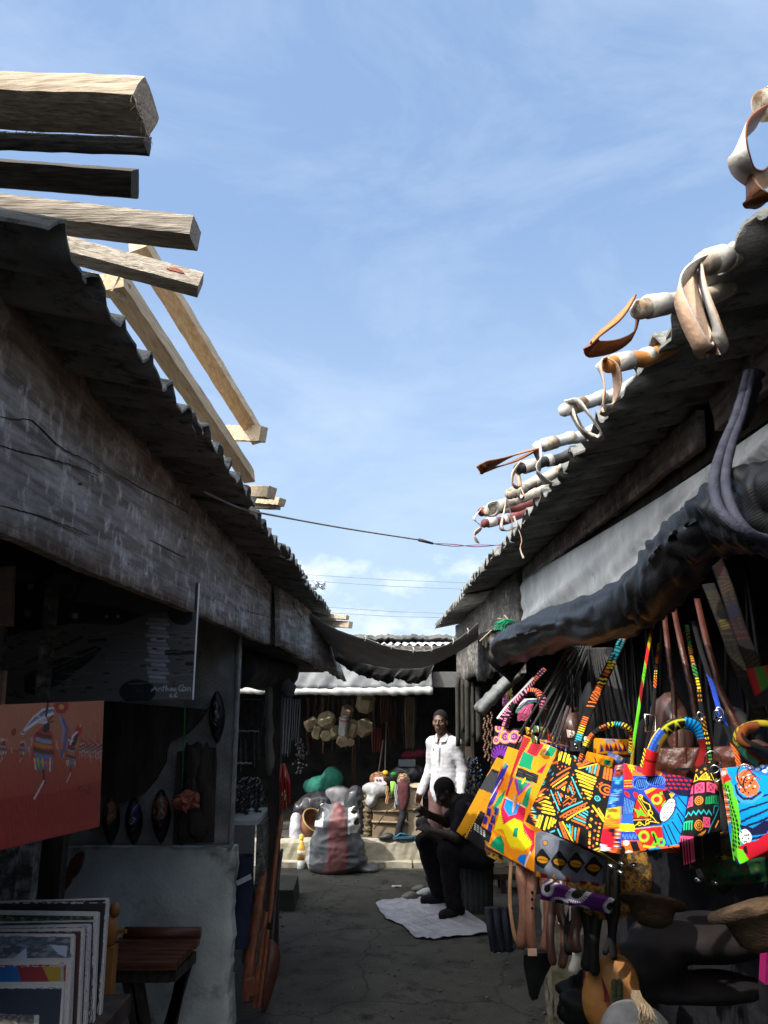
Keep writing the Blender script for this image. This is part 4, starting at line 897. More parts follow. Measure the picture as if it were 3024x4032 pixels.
# red festival canvas (photo b6)
cv = Cv(-260, 90, 770, 1260, (190, 112, 76), .8)
for i in range(60):
    t = i / 59; cv.poly([(-260, 480 + i * 13), (770, 480 + i * 13), (770, 1260), (-260, 1260)], (180 - 24 * t, 88 - 62 * t, 58 - 32 * t))
cv.poly([(-260, 860), (300, 800), (560, 730), (770, 690), (770, 900), (600, 1000), (-260, 1100)], (158, 36, 28)); cv.blur(14)
for i in range(60): x = r4.uniform(-200, 740); y_ = 470 + r4.uniform(-80, 40); cv.line([(x, y_), (x + 4, y_ + r4.uniform(30, 80))], 5, r4.choice(((205, 190, 185), (180, 175, 190), (190, 140, 120))))
for i in range(26):
    x = 400 + i * 13; h_ = r4.uniform(90, 210); cv.line([(x, 470), (x + 2, 470 - h_)], 3, r4.choice(((150, 70, 50), (190, 130, 100), (120, 60, 50))))
def figure(x, y, s, big=False):
    cv.poly([(x - 60 * s, y - 90 * s), (x, y - 150 * s), (x + 60 * s, y - 90 * s), (x + 75 * s, y + 60 * s), (x, y + 160 * s), (x - 75 * s, y + 60 * s)], (180, 50, 30))
    for k, c_ in enumerate(((90, 40, 40), (110, 160, 190), (200, 120, 40), (60, 60, 50), (60, 130, 180), (200, 180, 60), (60, 120, 100))):
        yy = y - 85 * s + k * 34 * s; w_ = (55 - abs(k - 3) * 6) * s; cv.line([(x - w_, yy - 6 * s), (x - w_ * .3, yy + 8 * s), (x + w_, yy + 14 * s)], 24 * s, c_)
    for k in range(14): cv.line([(x - 70 * s + k * 10 * s, y + 70 * s), (x - 60 * s + k * 9 * s, y + 125 * s + (k % 3) * 14 * s)], 7 * s, r4.choice(((220, 190, 60), (200, 60, 50), (70, 130, 120), (220, 215, 210), (90, 110, 160))))
    cv.line([(x - 5 * s, y + 150 * s), (x + 5 * s, y + 230 * s)], 14 * s, (70, 30, 25)); cv.line([(x, y + 215 * s), (x - 60 * s, y + 330 * s)], 9 * s, (225, 222, 215))
    cv.ell(x + 15 * s, y - 130 * s, 22 * s, 34 * s, 20, (30, 26, 26))
    for k in range(8): cv.line([(x + 10 * s, y - 160 * s), (x + 10 * s + 60 * s * math.sin(k - 3), y - 190 * s - 26 * s * math.cos(k * 1.7))], 9 * s, r4.choice(((220, 218, 215), (200, 195, 200), (40, 36, 36))))
for a_, w_, c_ in ((0, 26, (225, 215, 200)), (1, 22, (110, 60, 110)), (2, 26, (95, 140, 180)), (3, 20, (230, 225, 220))):
    cv.line([(60 + a_ * 4, 360 - a_ * 8), (130 + a_ * 12, 250 + a_ * 4), (200 + a_ * 9, 185 + a_ * 14), (270, 175 + a_ * 12)], w_, c_)
cv.line([(350, 250), (390, 330), (370, 460), (340, 530)], 22, (80, 90, 150)); cv.line([(330, 240), (360, 330), (345, 420)], 16, (120, 150, 190))
cv.ell(340, 150, 60, 62, 0, (165, 30, 26)); cv.ell(340, 160, 22, 20, 0, (220, 150, 60)); cv.line([(235, 130), (215, 250)], 18, (40, 34, 36))
figure(205, 470, 1.15); figure(425, 520, .62); cv.ell(497, 330, 32, 44, 15, (185, 40, 36)); cv.ell(508, 300, 12, 14, 0, (230, 150, 60)); cv.line([(455, 440), (480, 370)], 26, (36, 30, 32)); cv.line([(420, 440), (440, 380), (480, 350)], 14, (225, 220, 218))
for i in range(12): figure(510 + i * 20, 480 - (i % 3) * 8, .2); cv.ell(520 + i * 20, 410 + (i % 4) * 9, 9, 16, 10, (180, 40, 36))
figure(55, 480, .3); figure(-60, 470, .34); cv.ell(4, 350, 16, 30, 10, (150, 30, 30))
for st_ in ([(500, 742), (494, 790)], [(494, 768), (516, 750), (500, 768), (520, 790)], [(528, 780), (540, 768), (528, 786), (544, 786)], [(550, 786), (552, 770), (562, 772), (564, 786)], [(570, 772), (578, 784), (588, 770), (576, 802)], [(610, 730), (596, 750), (600, 774), (616, 768), (622, 744), (610, 730)], [(566, 800), (612, 792)]): cv.line(st_, 5, (60, 22, 24))
b = MB(); panel(b, 'b6', [(-250, 148), (755, 108), (722, 1022), (-250, 1256)], (1.55, 2.45, 2.45, 1.55), cv, 240, 220, .022, edge_col=(120, 60, 50))
solo('painting', 'red and pink festival painting of masked dancers, below the dark harbour painting', 'painting', b, M['oil'], 'paintings hung in the left stall', norm=False)
for lab, qd, yq, cl in (('narrow strip of beige canvas above another at the far left edge', [(-120, 990), (62, 980), (52, 1262), (-120, 1268)], 2.6, (150, 130, 115)), ('beige canvas corner below the narrow beige strip at the left edge', [(-120, 1470), (22, 1470), (8, 1640), (-120, 1640)], 2.6, (160, 128, 108))):
    cv = Cv(-130, 970, 80, 1650, cl, .5).smear(.2, .03); b = MB(); panel(b, 'c2', qd, (yq,) * 4, cv, 20, 20, .02); solo('painting', lab, 'painting', b, M['oil'], 'paintings hung in the left stall', norm=False)
# stack of canvases leaning at the lower left (photo b7)
def border(qd, f, c1_): pass
stack = [  # label, right-top, right-bottom, left-top y, paint, rough white border width
    ('black canvas with a thin white edge, at the back of the leaning stack', (785, 433), (716, 1500), 462, 16, (20, 20, 26), 'plain'),
    ('canvas with a strip of green landscape, second in the leaning stack', (716, 533), (672, 1500), 518, 38, (30, 40, 34), 'green'),
    ('canvas with a speckled night blue edge, in the middle of the leaning stack', (655, 622), (618, 1500), 640, 24, (36, 38, 56), 'star'),
    ('canvas with a dark red side, in the middle of the leaning stack', (610, 652), (572, 1500), 662, 22, (70, 30, 28), 'plain'),
    ('canvas of grey clouds over pale peaks, in the leaning stack', (540, 694), (505, 1500), 690, 26, (72, 80, 92), 'cloud'),
    ('canvas with blue, red and yellow blocks, in the leaning stack', (520, 884), (488, 1500), 902, 40, (130, 40, 44), 'blocks'),
    ('dark slate blue canvas near the front of the leaning stack', (470, 1062), (440, 1500), 1078, 20, (44, 52, 64), 'plain'),
    ('small pale mottled canvas at the front of the leaning stack', (286, 1238), (278, 1500), 1246, 40, (96, 92, 88), 'mottle')]
for i, (lab, rt, rb_, lt, bw, pc, kd) in enumerate(stack):
    cv = Cv(-260, 380, 800, 1520, WHT, .8); qd = [(-250, lt), rt, rb_, (-250, 1500)]
    inn = [(-260, lt + bw), (rt[0] - bw, rt[1] + bw), (rb_[0] - bw, 1520), (-260, 1520)]
    cv.poly(inn, pc)
    if kd == 'green':
        for j in range(160): x, y_ = r4.uniform(-250, 660), r4.uniform(575, 615); cv.ell(x, y_, r4.uniform(8, 22), r4.uniform(5, 12), r4.uniform(-30, 30), r4.choice(((34, 70, 44), (60, 90, 50), (24, 44, 36), (90, 110, 70), (20, 34, 34))))
        cv.poly([(-260, 618), (rt[0] - 34, 600), (rt[0] - 34, 612), (-260, 632)], WHT); cv.poly([(-260, 640), (rt[0] - 40, 612), (672, 1520), (-260, 1520)], (52, 52, 70))
    if kd == 'star':
        for j in range(500): cv.disc(r4.uniform(560, 650), r4.uniform(640, 1500), r4.uniform(1, 4.5), r4.choice(((190, 195, 210), (90, 100, 140), (20, 22, 36), (120, 60, 70))))
    if kd == 'cloud':
        for j in range(150): x, y_ = r4.uniform(-250, 500), r4.uniform(720, 880); cv.ell(x, y_, r4.uniform(15, 50), r4.uniform(8, 20), r4.uniform(-30, 10), r4.choice(((84, 92, 104), (100, 106, 116), (66, 72, 84), (120, 124, 130))))
        cv.poly([(90, 890), (190, 800), (195, 890)], (168, 178, 190)); cv.poly([(360, 780), (490, 790), (480, 880), (420, 850)], (168, 178, 190)); cv.poly([(-260, 890), (520, 880), (520, 900), (-260, 915)], WHT)
        cv.smear(.15, .05)
    if kd == 'blocks':
        cv.poly([(-260, 925), (440, 920), (440, 1050), (-260, 1060)], (130, 40, 44)); cv.poly([(15, 930), (120, 930), (155, 1055), (-80, 1058), (-10, 980)], (24, 86, 140)); cv.poly([(305, 935), (440, 925), (440, 1050), (355, 1052)], (160, 130, 36)); cv.poly([(440, 900), (462, 900), (462, 1060), (440, 1060)], (150, 148, 140))
        cv.poly([(-260, 1058), (470, 1050), (470, 1520), (-260, 1520)], WHT)
    if kd == 'mottle':
        for j in range(200): x, y_ = r4.uniform(-250, 240), r4.uniform(1270, 1500); cv.ell(x, y_, r4.uniform(6, 20), r4.uniform(4, 10), r4.uniform(-40, 40), r4.choice(((110, 108, 104), (70, 64, 62), (140, 138, 132), (92, 84, 78))))
    for j in range(90):    # slubby unpainted border
        x = r4.uniform(-250, rt[0]); cv.line([(x, lt + r4.uniform(0, bw)), (x + r4.uniform(10, 40), lt + r4.uniform(0, bw))], 3, r4.choice(((200, 194, 188), (180, 172, 168), (208, 203, 198))))
    for j in range(90):
        yy = r4.uniform(rt[1], 1500); xx = rt[0] + (rb_[0] - rt[0]) * (yy - rt[1]) / 900 - r4.uniform(0, bw); cv.line([(xx, yy), (xx + r4.uniform(-2, 2), yy + r4.uniform(10, 50))], 3, r4.choice(((190, 184, 176), (170, 158, 150), (205, 200, 196))))
    Yb = 2.34 - i * .045; b = MB(); panel(b, 'b7', qd, (Yb + .04, Yb + .06, Yb - .06, Yb - .08), cv, 200, 170, .02, edge_col=(205, 203, 204))
    solo('canvas', lab, 'canvas', b, M['oil'], 'canvases leaning in a stack', norm=False)
bn = MB(); zb_ = at('b7', 300, 1500, 2.1).z; bn.box((-1.9, 1.72, zb_ - .06), (-.72, 2.45, zb_ - .01))
for (x, y_) in ((-1.85, 1.78), (-.82, 1.78), (-1.85, 2.38), (-.82, 2.38)): bn.beam((x, y_, 0), (x, y_, zb_ - .06), .05, .05)
solo('bench', 'low dark bench carrying the stack of leaning canvases', 'bench', bn, M['dark_wood'])

# masks, Africa shaped board and carved relief on the sacking panel (photo b6)
YP = YW - .03
def mask(label, cx, cy0, cy1, w, face, tint, lines_):
    cvm = Cv(cx - w, cy0 - 10, cx + w, cy1 + 10, (16, 14, 18), 1.2)
    if tint: cvm.poly([(cx - w * .38, cy0 + (cy1 - cy0) * .12), (cx + w * .4, cy0 + (cy1 - cy0) * .10), (cx + w * .42, cy0 + (cy1 - cy0) * .42), (cx, cy0 + (cy1 - cy0) * .58), (cx - w * .4, cy0 + (cy1 - cy0) * .42)], tint)
    for l_ in lines_: cvm.line([(cx + a_ * w, cy0 + b_ * (cy1 - cy0)) for a_, b_ in l_], 5, (150, 150, 155))
    for sx_ in (-1, 1): cvm.line([(cx + sx_ * w * .3, cy0 + .72 * (cy1 - cy0)), (cx, cy0 + .82 * (cy1 - cy0)), (cx + sx_ * w * .28, cy0 + .9 * (cy1 - cy0))], 3, (96, 84, 70))
    t = at('b6', cx, cy0, YP - .03); bt = at('b6', cx, cy1, YP - .03); hw = (at('b6', cx + w / 2, cy0, YP) - at('b6', cx - w / 2, cy0, YP)).length / 2
    b = MB(); nu, nv = 22, 40
    def prof(v): return max(.02, (math.sin(math.pi * min(1, v * 1.02)) ** .62) * (1 - .30 * max(0, v - .5)))
    def fn(u, v):
        an = (u - .5) * math.pi; p_ = t.lerp(bt, v); r_ = hw * prof(v); x = math.sin(an) * r_
        d_ = .05 * math.cos(an) * prof(v) ** .5
        ux, vy = math.sin(an), v
        d_ += .018 * math.exp(-((ux) / .16) ** 2) * (1 if .36 < v < .56 else 0) - .014 * math.exp(-(((abs(ux) - .42) / .16) ** 2 + ((v - .36) / .05) ** 2)) + .010 * math.exp(-((ux / .35) ** 2 + ((v - .66) / .03) ** 2))
        return p_ + V(x, -d_, 0)
    def cf(u, v): x = cx + math.sin((u - .5) * math.pi) * w / 2 * prof(v); y_ = cy0 + (cy1 - cy0) * v; return tuple(cvm.at(np.array([x]), np.array([y_]))[0])
    b.sheet(fn, nu, nv, .012, (0, 1, 0), 0, None, cf)
    return solo('mask', label, 'mask', b, M['carved'], 'painted masks on the sacking panel', norm=False)
M['carved'] = vmat('carved_wood', rough=.5, spec=.4, bump=.25, bscale=70, blotch=.3)
hs = [[(-.2, .2), (-.05, .3), (.2, .34), (.1, .44), (-.2, .46)], [(-.3, .22), (-.28, .5)]]
mask('oval mask with ochre brow, first from the red canvas', 806, 795, 1158, 118, 0, (120, 72, 30), [[(-.3, .2), (.05, .17), (.1, .28), (.22, .38), (.0, .46), (-.25, .48)]])
mask('oval mask with blue face and white line drawing', 972, 815, 1160, 122, 0, (26, 30, 70), [[(.3, .12), (-.1, .36), (-.15, .5), (.1, .5), (.2, .42), (.05, .38), (-.1, .5)]])
mask('oval mask with orange, white and black markings', 1168, 752, 1150, 132, 0, (120, 66, 34), [[(-.3, .34), (-.2, .5), (-.05, .5), (.1, .42)], [(.1, .2), (.25, .3), (.1, .36), (.32, .44), (.2, .5), (-.02, .48)], [(-.1, .22), (.05, .16), (.2, .2)]])
mask('oval mask hung high at the right edge of the sacking panel', 1574, 38, 425, 112, 0, None, [[(-.1, .25), (.05, .22), (.15, .3), (.05, .4), (.2, .48), (.05, .55), (-.2, .5)], [(-.3, .42), (-.25, .55), (.0, .62)]])
af = [(300, 150), (755, 112), (1500, 172), (1440, 262), (1350, 350), (1228, 405), (1205, 470), (1195, 560), (1120, 690), (1030, 790), (900, 850), (830, 845), (790, 800), (700, 780), (640, 600), (560, 500), (300, 480)]
b = MB(); b.prism([at('b6', *q_, YP - .05) for q_ in af], (0, .04, 0)); solo('carved_board', 'big dark wooden board cut in the outline of Africa', 'carved board', b, M['dark_wood'])
rl = thing('relief_carving', 'dark carved relief panel with two horn points on its top', 'carved panel', tuple(at('b6', 1400, 1145, YP - .03)))
rp = [(1285, 480), (1335, 470), (1350, 415), (1368, 465), (1480, 455), (1494, 412), (1510, 450), (1562, 452), (1566, 560), (1556, 800), (1546, 1140), (1256, 1150), (1264, 800)]
b = MB(); b.prism([at('b6', *q_, YP - .03) for q_ in rp], (0, .03, 0)); part(rl, 'board', b, M['dark_wood'])
b = MB()
for q_ in ((1400, 560, 60, 120), (1480, 640, 50, 150), (1380, 800, 50, 140), (1500, 830, 36, 130), (1440, 1000, 70, 90), (1330, 1010, 40, 100)):
    c = at('b6', q_[0], q_[1], YP - .035); b.ball(c, (q_[2] * .0009, .02, q_[3] * .0009), nz=.25)
part(rl, 'relief', b, M['carved_dark'] if 'carved_dark' in M else M['dark_wood'])
b = MB(); b.prism([at('b6', *q_, YP - .034) for q_ in ((1390, 770), (1440, 660), (1478, 750))], (0, .003, 0)); part(rl, 'pale_patch', b, M['hessian'])
# bunch of red seed pods on a green string
bu = thing('seed_bunch', 'bunch of red discs hanging on a green string before the carved panel', 'hanging ornament', tuple(at('b6', 1330, 900, YP - .12)))
b = MB(); b.tube([at('b6', 1348, 60, YP - .12), at('b6', 1334, 400, YP - .12), at('b6', 1320, 745, YP - .12)], .0028, 5); part(bu, 'string', b, mat('green_string', (.02, .30, .06), rough=.6, bump=0))
for i in range(26):
    c = at('b6', r4.gauss(1335, 42), r4.gauss(840, 34), YP - .12 + r4.uniform(-.04, .04)); b = MB(); d_ = V(r4.uniform(-1, 1), r4.uniform(-1, 0), r4.uniform(-1, 1)).normalized()
    rr = r4.uniform(.026, .036); b.lathe(c, [(rr * .5, -.008), (rr, -.004), (rr, .004), (rr * .4, .009)], 10, d_); part(bu, 'disc', b, M['seed'] if 'seed' in M else M.setdefault('seed', mat('seed', (.24, .06, .035), (.42, .13, .07), 30, bump=.3, rough=.6)))
# slatted carved table before the white wall (photo b7)
tb = thing('table', 'low dark red slatted wooden table before the white wall', 'table', (at('b7', 1080, 1200, 4.15).x, 4.2, 0))
Yf, Yk = 3.95, 4.22; zt2 = at('b7', 1000, 915, Yf).z
M['red_wood'] = mat('red_wood', (.055, .018, .010), (.16, .055, .028), 8, stretch=(.6, 6, 6), bump=.35, rough=.5, spec=.4)
xa, xb = at('b7', 755, 910, Yf).x, at('b7', 1290, 910, Yf).x; xa2, xb2 = at('b7', 850, 800, Yk).x, at('b7', 1436, 800, Yk).x
for i in range(6):
    f = i / 5; yy = Yf + (Yk - Yf) * f; b = MB(); b.beam((xa + (xa2 - xa) * f, yy, zt2 + .012 * f), (xb + (xb2 - xb) * f, yy, zt2 + .012 * f), .07, .03, n=4, wob=.002); part(tb, 'slat', b, M['red_wood'])
b = MB(); b.tube([(xa2 + .02, Yk + .04, zt2 + .045), (xb2, Yk + .04, zt2 + .045)], .03, 12); part(tb, 'roller', b, M['red_wood'])
b = MB(); b.box((xa + .03, Yf - .01, zt2 - .075), (xb - .03, Yf + .02, zt2 - .02)); b.beam((xb - .02, Yf, zt2 - .05), (xb2 - .02, Yk, zt2 - .05), .03, .05); part(tb, 'apron', b, M['dark_wood'])
for (x0, x1_, y0) in ((xa + .10, xa + .26, Yf + .03), (xa + .34, xa + .18, Yk - .03), (xb - .20, xb - .05, Yf + .03), (xb - .02, xb - .12, Yk - .03)):
    b = MB(); b.beam((x1_, y0, 0), (x0, y0, zt2 - .04), .05, .035); part(tb, 'leg', b, M['dark_wood'])
b = MB(); c = at('b7', 790, 740, 3.4); b.ball(c + V(0, 0, .03), (.035, .03, .06)); b.ball(c + V(.015, 0, .11), (.022, .02, .028)); b.box((c.x - .05, c.y - .03, c.z - .2), (c.x + .03, c.y + .03, c.z - .02)); b.beam(c + V(.03, 0, .03), c + V(.07, -.01, .035), .012, .014)
solo('figurine', 'small orange carved figurine peeping out behind the canvas stack', 'figurine', b, mat('orange_wood', (.30, .12, .03), (.4, .18, .05), 20, rough=.5))
b = MB(); sp2 = [(600, 105), (605, 150), (585, 215), (560, 262), (520, 300), (480, 370), (436, 440), (440, 300), (490, 210), (515, 150), (560, 105)]
jag = []
for a_, b_ in zip(sp2, sp2[1:] + sp2[:1]): jag += [a_, ((a_[0] + b_[0]) / 2 + r4.uniform(-9, 9), (a_[1] + b_[1]) / 2 + r4.uniform(-9, 9))]
b.prism([at('b7', *q_, 4.35) for q_ in jag], (0, .02, 0)); solo('jagged_carving', 'jagged dark red wooden blade hung against the white wall', 'carving', b, M['red_wood'])
b = MB(); c = atZ('b7', 1530, 1420, 0.0); b.hexa([c + V(-.16, -.12, -.02), c + V(.12, -.14, -.02), c + V(.12, .14, -.02), c + V(-.14, .12, -.02), c + V(-.07, -.08, .24), c + V(.10, -.09, .30), c + V(.10, .10, .28), c + V(-.04, .08, .24)]); solo('stone_block', 'pale grey stone block at the foot of the white wall', 'stone', b, M['white_render'])
# rolled dark cloth under the second fascia board, and clothes hung behind
b = MB(); pts = [at('c4', 40 + 300 * i / 14, 490 + 18 * noise1(i * .7) + 3 * i, 5.3 + .09 * i) for i in range(15)]
b.tube(pts, [.13 + .02 * noise1(i * 1.3) for i in range(15)], 14, wob=.08); solo('cloth_roll', 'long roll of dark cloth slung under the leaning plank', 'cloth', b, mat('dark_cloth', (.012, .013, .015), (.04, .04, .042), 7, bump=.4, bscale=20))
b = MB(); pts = [at('c4', *q_, 6.25) for q_ in ((225, 600), (290, 575), (330, 580), (350, 630), (345, 670))]; b.tube([cr(pts, i / 16 * .999) for i in range(17)], [.05, .06, .055, .06, .07, .06, .06, .07, .06, .05, .06, .07, .06, .05, .05, .045, .03], 10, wob=.15); solo('draped_cloth', 'grey cloth knotted over the end of the dark cloth roll', 'cloth', b, mat('grey_cloth', (.05, .05, .055), (.10, .10, .105), 9, bump=.5, bscale=20))
sf = MB(); sf.hexa([(-2.7, 4.75, 2.18), (-.80, 4.75, 2.18), (-.55, 7.2, 2.03), (-2.7, 7.2, 2.03), (-2.7, 4.75, 2.20), (-.80, 4.75, 2.20), (-.55, 7.2, 2.05), (-2.7, 7.2, 2.05)]); part(LS, 'soffit', sf, M['dark_wall'])
sf = MB(); sf.box((-2.7, 4.66, zh - .1), (xh, 4.74, 2.9)); part(LS, 'upper_wall', sf, M['dark_wall'])
# counter and goods of the bay behind (photo b8)
co = thing('counter', 'dim grey fronted counter beyond the white wall on the left', 'counter', (-1.3, 5.9, 0))
a_ = at('b8', 240, 1000, 5.9); b = MB(); b.box((-2.3, 5.85, .45), (a_.x, 5.9, a_.z)); part(co, 'front_panel', b, mat('counter_grey', (.12, .12, .12), (.2, .2, .2), 5))
b = MB(); b.box((-2.3, 5.86, a_.z + .003), (a_.x + .02, 6.5, a_.z + .035)); part(co, 'top', b, M['white_render'])
b = MB(); b.box((a_.x + .003, 5.95, .2), (a_.x + .05, 6.5, a_.z)); part(co, 'side_panel', b, M['fascia_old'])
for x in (-2.2, a_.x - .04): b = MB(); b.beam((x, 6.0, 0), (x, 6.0, .5), .06, .06); part(co, 'leg', b, M['dark_wood'])
b = MB(); c = at('b8', 165, 1300, 4.85)
b.grid(lambda u, v: c + V(.060 * math.cos(2 * math.pi * u) * (1 - .25 * abs(v - .4)) * (1 + .08 * math.sin(6 * math.pi * u + 4 * v)), .06 * math.sin(2 * math.pi * u), .10 - .48 * v), 28, 16)
solo('hanging_bag', 'dark blue cloth sack hung on the alley side of the counter', 'sack', b, mat('navy', (.008, .010, .028), (.02, .024, .055), 8, bump=.5, bscale=25))
b = MB(); q_ = [at('b8', *z, 4.74) for z in ((120, 1345), (210, 1300), (216, 1330), (130, 1372))]; b.prism(q_, (0, .01, 0)); solo('plastic_tag', 'strip of clear plastic on the dark blue sack', 'plastic strip', b, M['zinc'])
for i in range(16):         # strings of dark beads on the wall behind the counter
    x = 118 + i * 13; b = MB(); L_ = r4.uniform(150, 460); p0, p1 = at('b8', x, 235, 6.9), at('b8', x + r4.uniform(-4, 4), 235 + L_, 6.9); n = 24
    b.tube([p0.lerp(p1, j / n) for j in range(n + 1)], [.011 if j % 2 else .005 for j in range(n + 1)], 6)
    solo('bead_string', 'string of dark beads hung behind the left counter', 'bead string', b, M['dark_wrap'], 'dark bead strings behind the left counter')
for lab, yy, x1_ in (('upper row of small white beads strung behind the left counter', 430, 260), ('lower row of small white beads strung behind the left counter', 625, 215)):
    b = MB()
    for i in range(17): c = at('b8', 118 + (x1_ - 118) * i / 16, yy + 2 * math.sin(i), 6.8); b.ball(c, .007, nu=6, nv=4)
    solo('bead_string', lab, 'bead string', b, mat('bead_white', (.5, .5, .48), rough=.4, bump=0))
b = MB(); p0, p1 = at('b8', 320, 160, 6.1), at('b8', 330, 700, 6.1); b.tube([p0.lerp(p1, i / 10) + V(.01 * noise1(i), 0, 0) for i in range(11)], [.03] * 8 + [.034, .03, .012], 8); solo('cloth_strip', 'pale narrow cloth strip hanging beside the dark post', 'cloth strip', b, mat('drab', (.10, .095, .075), (.16, .15, .12), 9))
b = MB()
for i in range(60): c = at('b8', r4.gauss(175, 45), r4.uniform(720, 960), 6.2 + r4.uniform(-.1, .2)); b.ball(c, r4.uniform(.015, .04), nu=7, nv=5, nz=.2)
solo('trinket_heap', 'heap of dark glinting trinkets on the left counter', 'trinkets', b, mat('trinket', (.01, .01, .012), (.06, .055, .05), 60, rough=.25, spec=.8), kind='stuff')
b = MB(); c = atZ('b8', 400, 1520, 0); b.hexa([c + V(-.3, -.03, -.02), c + V(.12, -.05, -.02), c + V(.10, .55, -.02), c + V(-.3, .55, -.02), c + V(-.3, -.03, .17), c + V(.10, -.04, .17), c + V(.08, .55, .17), c + V(-.3, .55, .17)]); solo('step_block', 'dark concrete step block at the foot of the left stalls', 'step', b, M['ground'])
# red beaded necklaces on the dark post
nk = thing('necklace_bunch', 'bunch of bright red bead necklaces hung on the dark post', 'necklaces', tuple(at('b8', 415, 640, 6.15)))
for i in range(13):
    x = 392 + i * 4.6; b = MB(); L_ = r4.uniform(170, 300); p0 = at('b8', 408 + (i - 6) * 1.2, 630, 6.15); p1 = at('b8', x, 630 + L_ * .5, 6.10 + r4.uniform(-.03, .03)); p2 = at('b8', x + r4.uniform(-8, 12), 630 + L_, 6.12); n = 30
    b.tube([cr([p0, p1, p2], j / n * .999) for j in range(n + 1)], [.010 if j % 2 else .006 for j in range(n + 1)], 6); part(nk, 'strand', b, M.get('redbead') or M.setdefault('redbead', mat('redbead', (.30, .012, .012), (.45, .03, .025), 40, rough=.35, spec=.6)))
b = MB()
for (x, yy) in ((424, 690), (424, 705), (418, 800), (404, 815), (422, 825), (420, 840)): b.ball(at('b8', x, yy, 6.04), (.006, .006, .014), nu=6, nv=4)
part(nk, 'gold_bead', b, mat('gold_bead', (.7, .5, .2), rough=.3, bump=0, metal=.7))
# tall carved wooden pieces leaning at the corner of the alley (photo b8)
M['carve_red'] = mat('carve_red', (.10, .028, .012), (.26, .085, .04), 9, stretch=(4, 4, .8), bump=.35, bscale=30, rough=.45, spec=.45, c3=(.05, .015, .008), s3=8, lo3=.56, hi3=.68)
def carve(label, pts, Ys, rads, flat=.6):
    b = MB(); pp = [at('b8', *q_, y_) for q_, y_ in zip(pts, Ys)]; n = 40
    rr = [np.interp(i / n, np.linspace(0, 1, len(rads)), rads) for i in range(n + 1)]
    b.tube([cr(pp, i / n * .9999) for i in range(n + 1)], [float(r_) for r_ in rr], 12, flat=flat, wob=.02)
    return solo('carved_stick', label, 'carving', b, M['carve_red'], 'carved wooden pieces leaning together')
carve('tall reddish carved paddle with notched top, rightmost of the leaning pieces', [(402, 940), (385, 1050), (362, 1220), (340, 1450), (325, 1600)], (5.35, 5.3, 5.25, 5.2, 5.15), [.010, .018, .014, .018, .016, .010])
carve('broad reddish carved board with a curved back, leftmost of the leaning pieces', [(300, 1285), (268, 1420), (240, 1620), (205, 1850), (185, 2080)], (5.1, 5.05, 5.0, 4.95, 4.9), [.012, .030, .034, .034, .038, .028])
carve('slim reddish stick standing in front of the leaning carvings', [(308, 1530), (285, 1700), (255, 1920), (230, 2120)], (4.85, 4.82, 4.8, 4.78), [.012, .014, .015, .020], .9)
carve('second slim reddish stick beside the first, with a square head', [(318, 1640), (300, 1800), (275, 2000), (262, 2110)], (4.88, 4.84, 4.82, 4.8), [.012, .012, .013, .012], .9)
b = MB(); pp = [at('b8', *q_, y_) for q_, y_ in zip(((402, 1148), (385, 1280), (360, 1480), (342, 1720)), (5.4, 5.35, 5.3, 5.25))]; b.tube([cr(pp, i / 20 * .999) for i in range(21)], .010, 8); solo('iron_rod', 'thin black rod leaning beside the reddish carvings', 'rod', b, M['dark_wrap'])
b = MB(); pp = [at('b8', *q_, y_) for q_, y_ in zip(((330, 1700), (352, 1790), (320, 1960), (290, 2140)), (5.0, 4.95, 4.9, 4.88))]; b.tube([cr(pp, i / 24 * .999) for i in range(25)], [.012 + .034 * math.sin(math.pi * i / 24) for i in range(25)], 12, flat=.5); solo('carved_shield', 'dark brown carved shield behind the slim reddish sticks', 'carving', b, mat('dark_red', (.03, .010, .006), (.08, .025, .015), 9, bump=.3, rough=.5))
b = MB(); pp = [at('b8', 205, 1935, 4.74), at('b8', 235, 2030, 4.74)]; b.beam(pp[0], pp[1], .05, .03, n=4, wob=.001); solo('wood_box', 'short square reddish wooden piece tied among the carvings', 'carving', b, M['carve_red'])
# ================================================================== smooth continuous bodies from rounded volumes
def vnoise(X, Y, Z, f, seed):
    X, Y, Z = np.broadcast_arrays(X * f + 100.3, Y * f + 57.1, Z * f + 31.7); i, j, k = (np.floor(q).astype(np.int64) for q in (X, Y, Z)); x, y, z = X - i, Y - j, Z - k
    x, y, z = (q * q * (3 - 2 * q) for q in (x, y, z))
    def h(a, b, c):
        n = (a * 374761393 + b * 668265263 + c * 2147483647 + seed * 974634) & 0x7fffffff; n = ((n ^ (n >> 13)) * 1274126177) & 0x7fffffff; return ((n ^ (n >> 16)) & 0xffff) / 65535.0
    r = 0
    for a in (0, 1):
        for b in (0, 1):
            for c in (0, 1): r = r + h(i + a, j + b, k + c) * (x if a else 1 - x) * (y if b else 1 - y) * (z if c else 1 - z)
    return r
def creases(X, Y, Z, f, seed):      # ridged noise: sharp folds with soft slopes between
    w = vnoise(X, Y, Z, f * .5, seed + 5) * 1.2; return np.abs(2 * vnoise(X + w / f, Y - w / f, Z + .5 * w / f, f, seed) - 1)
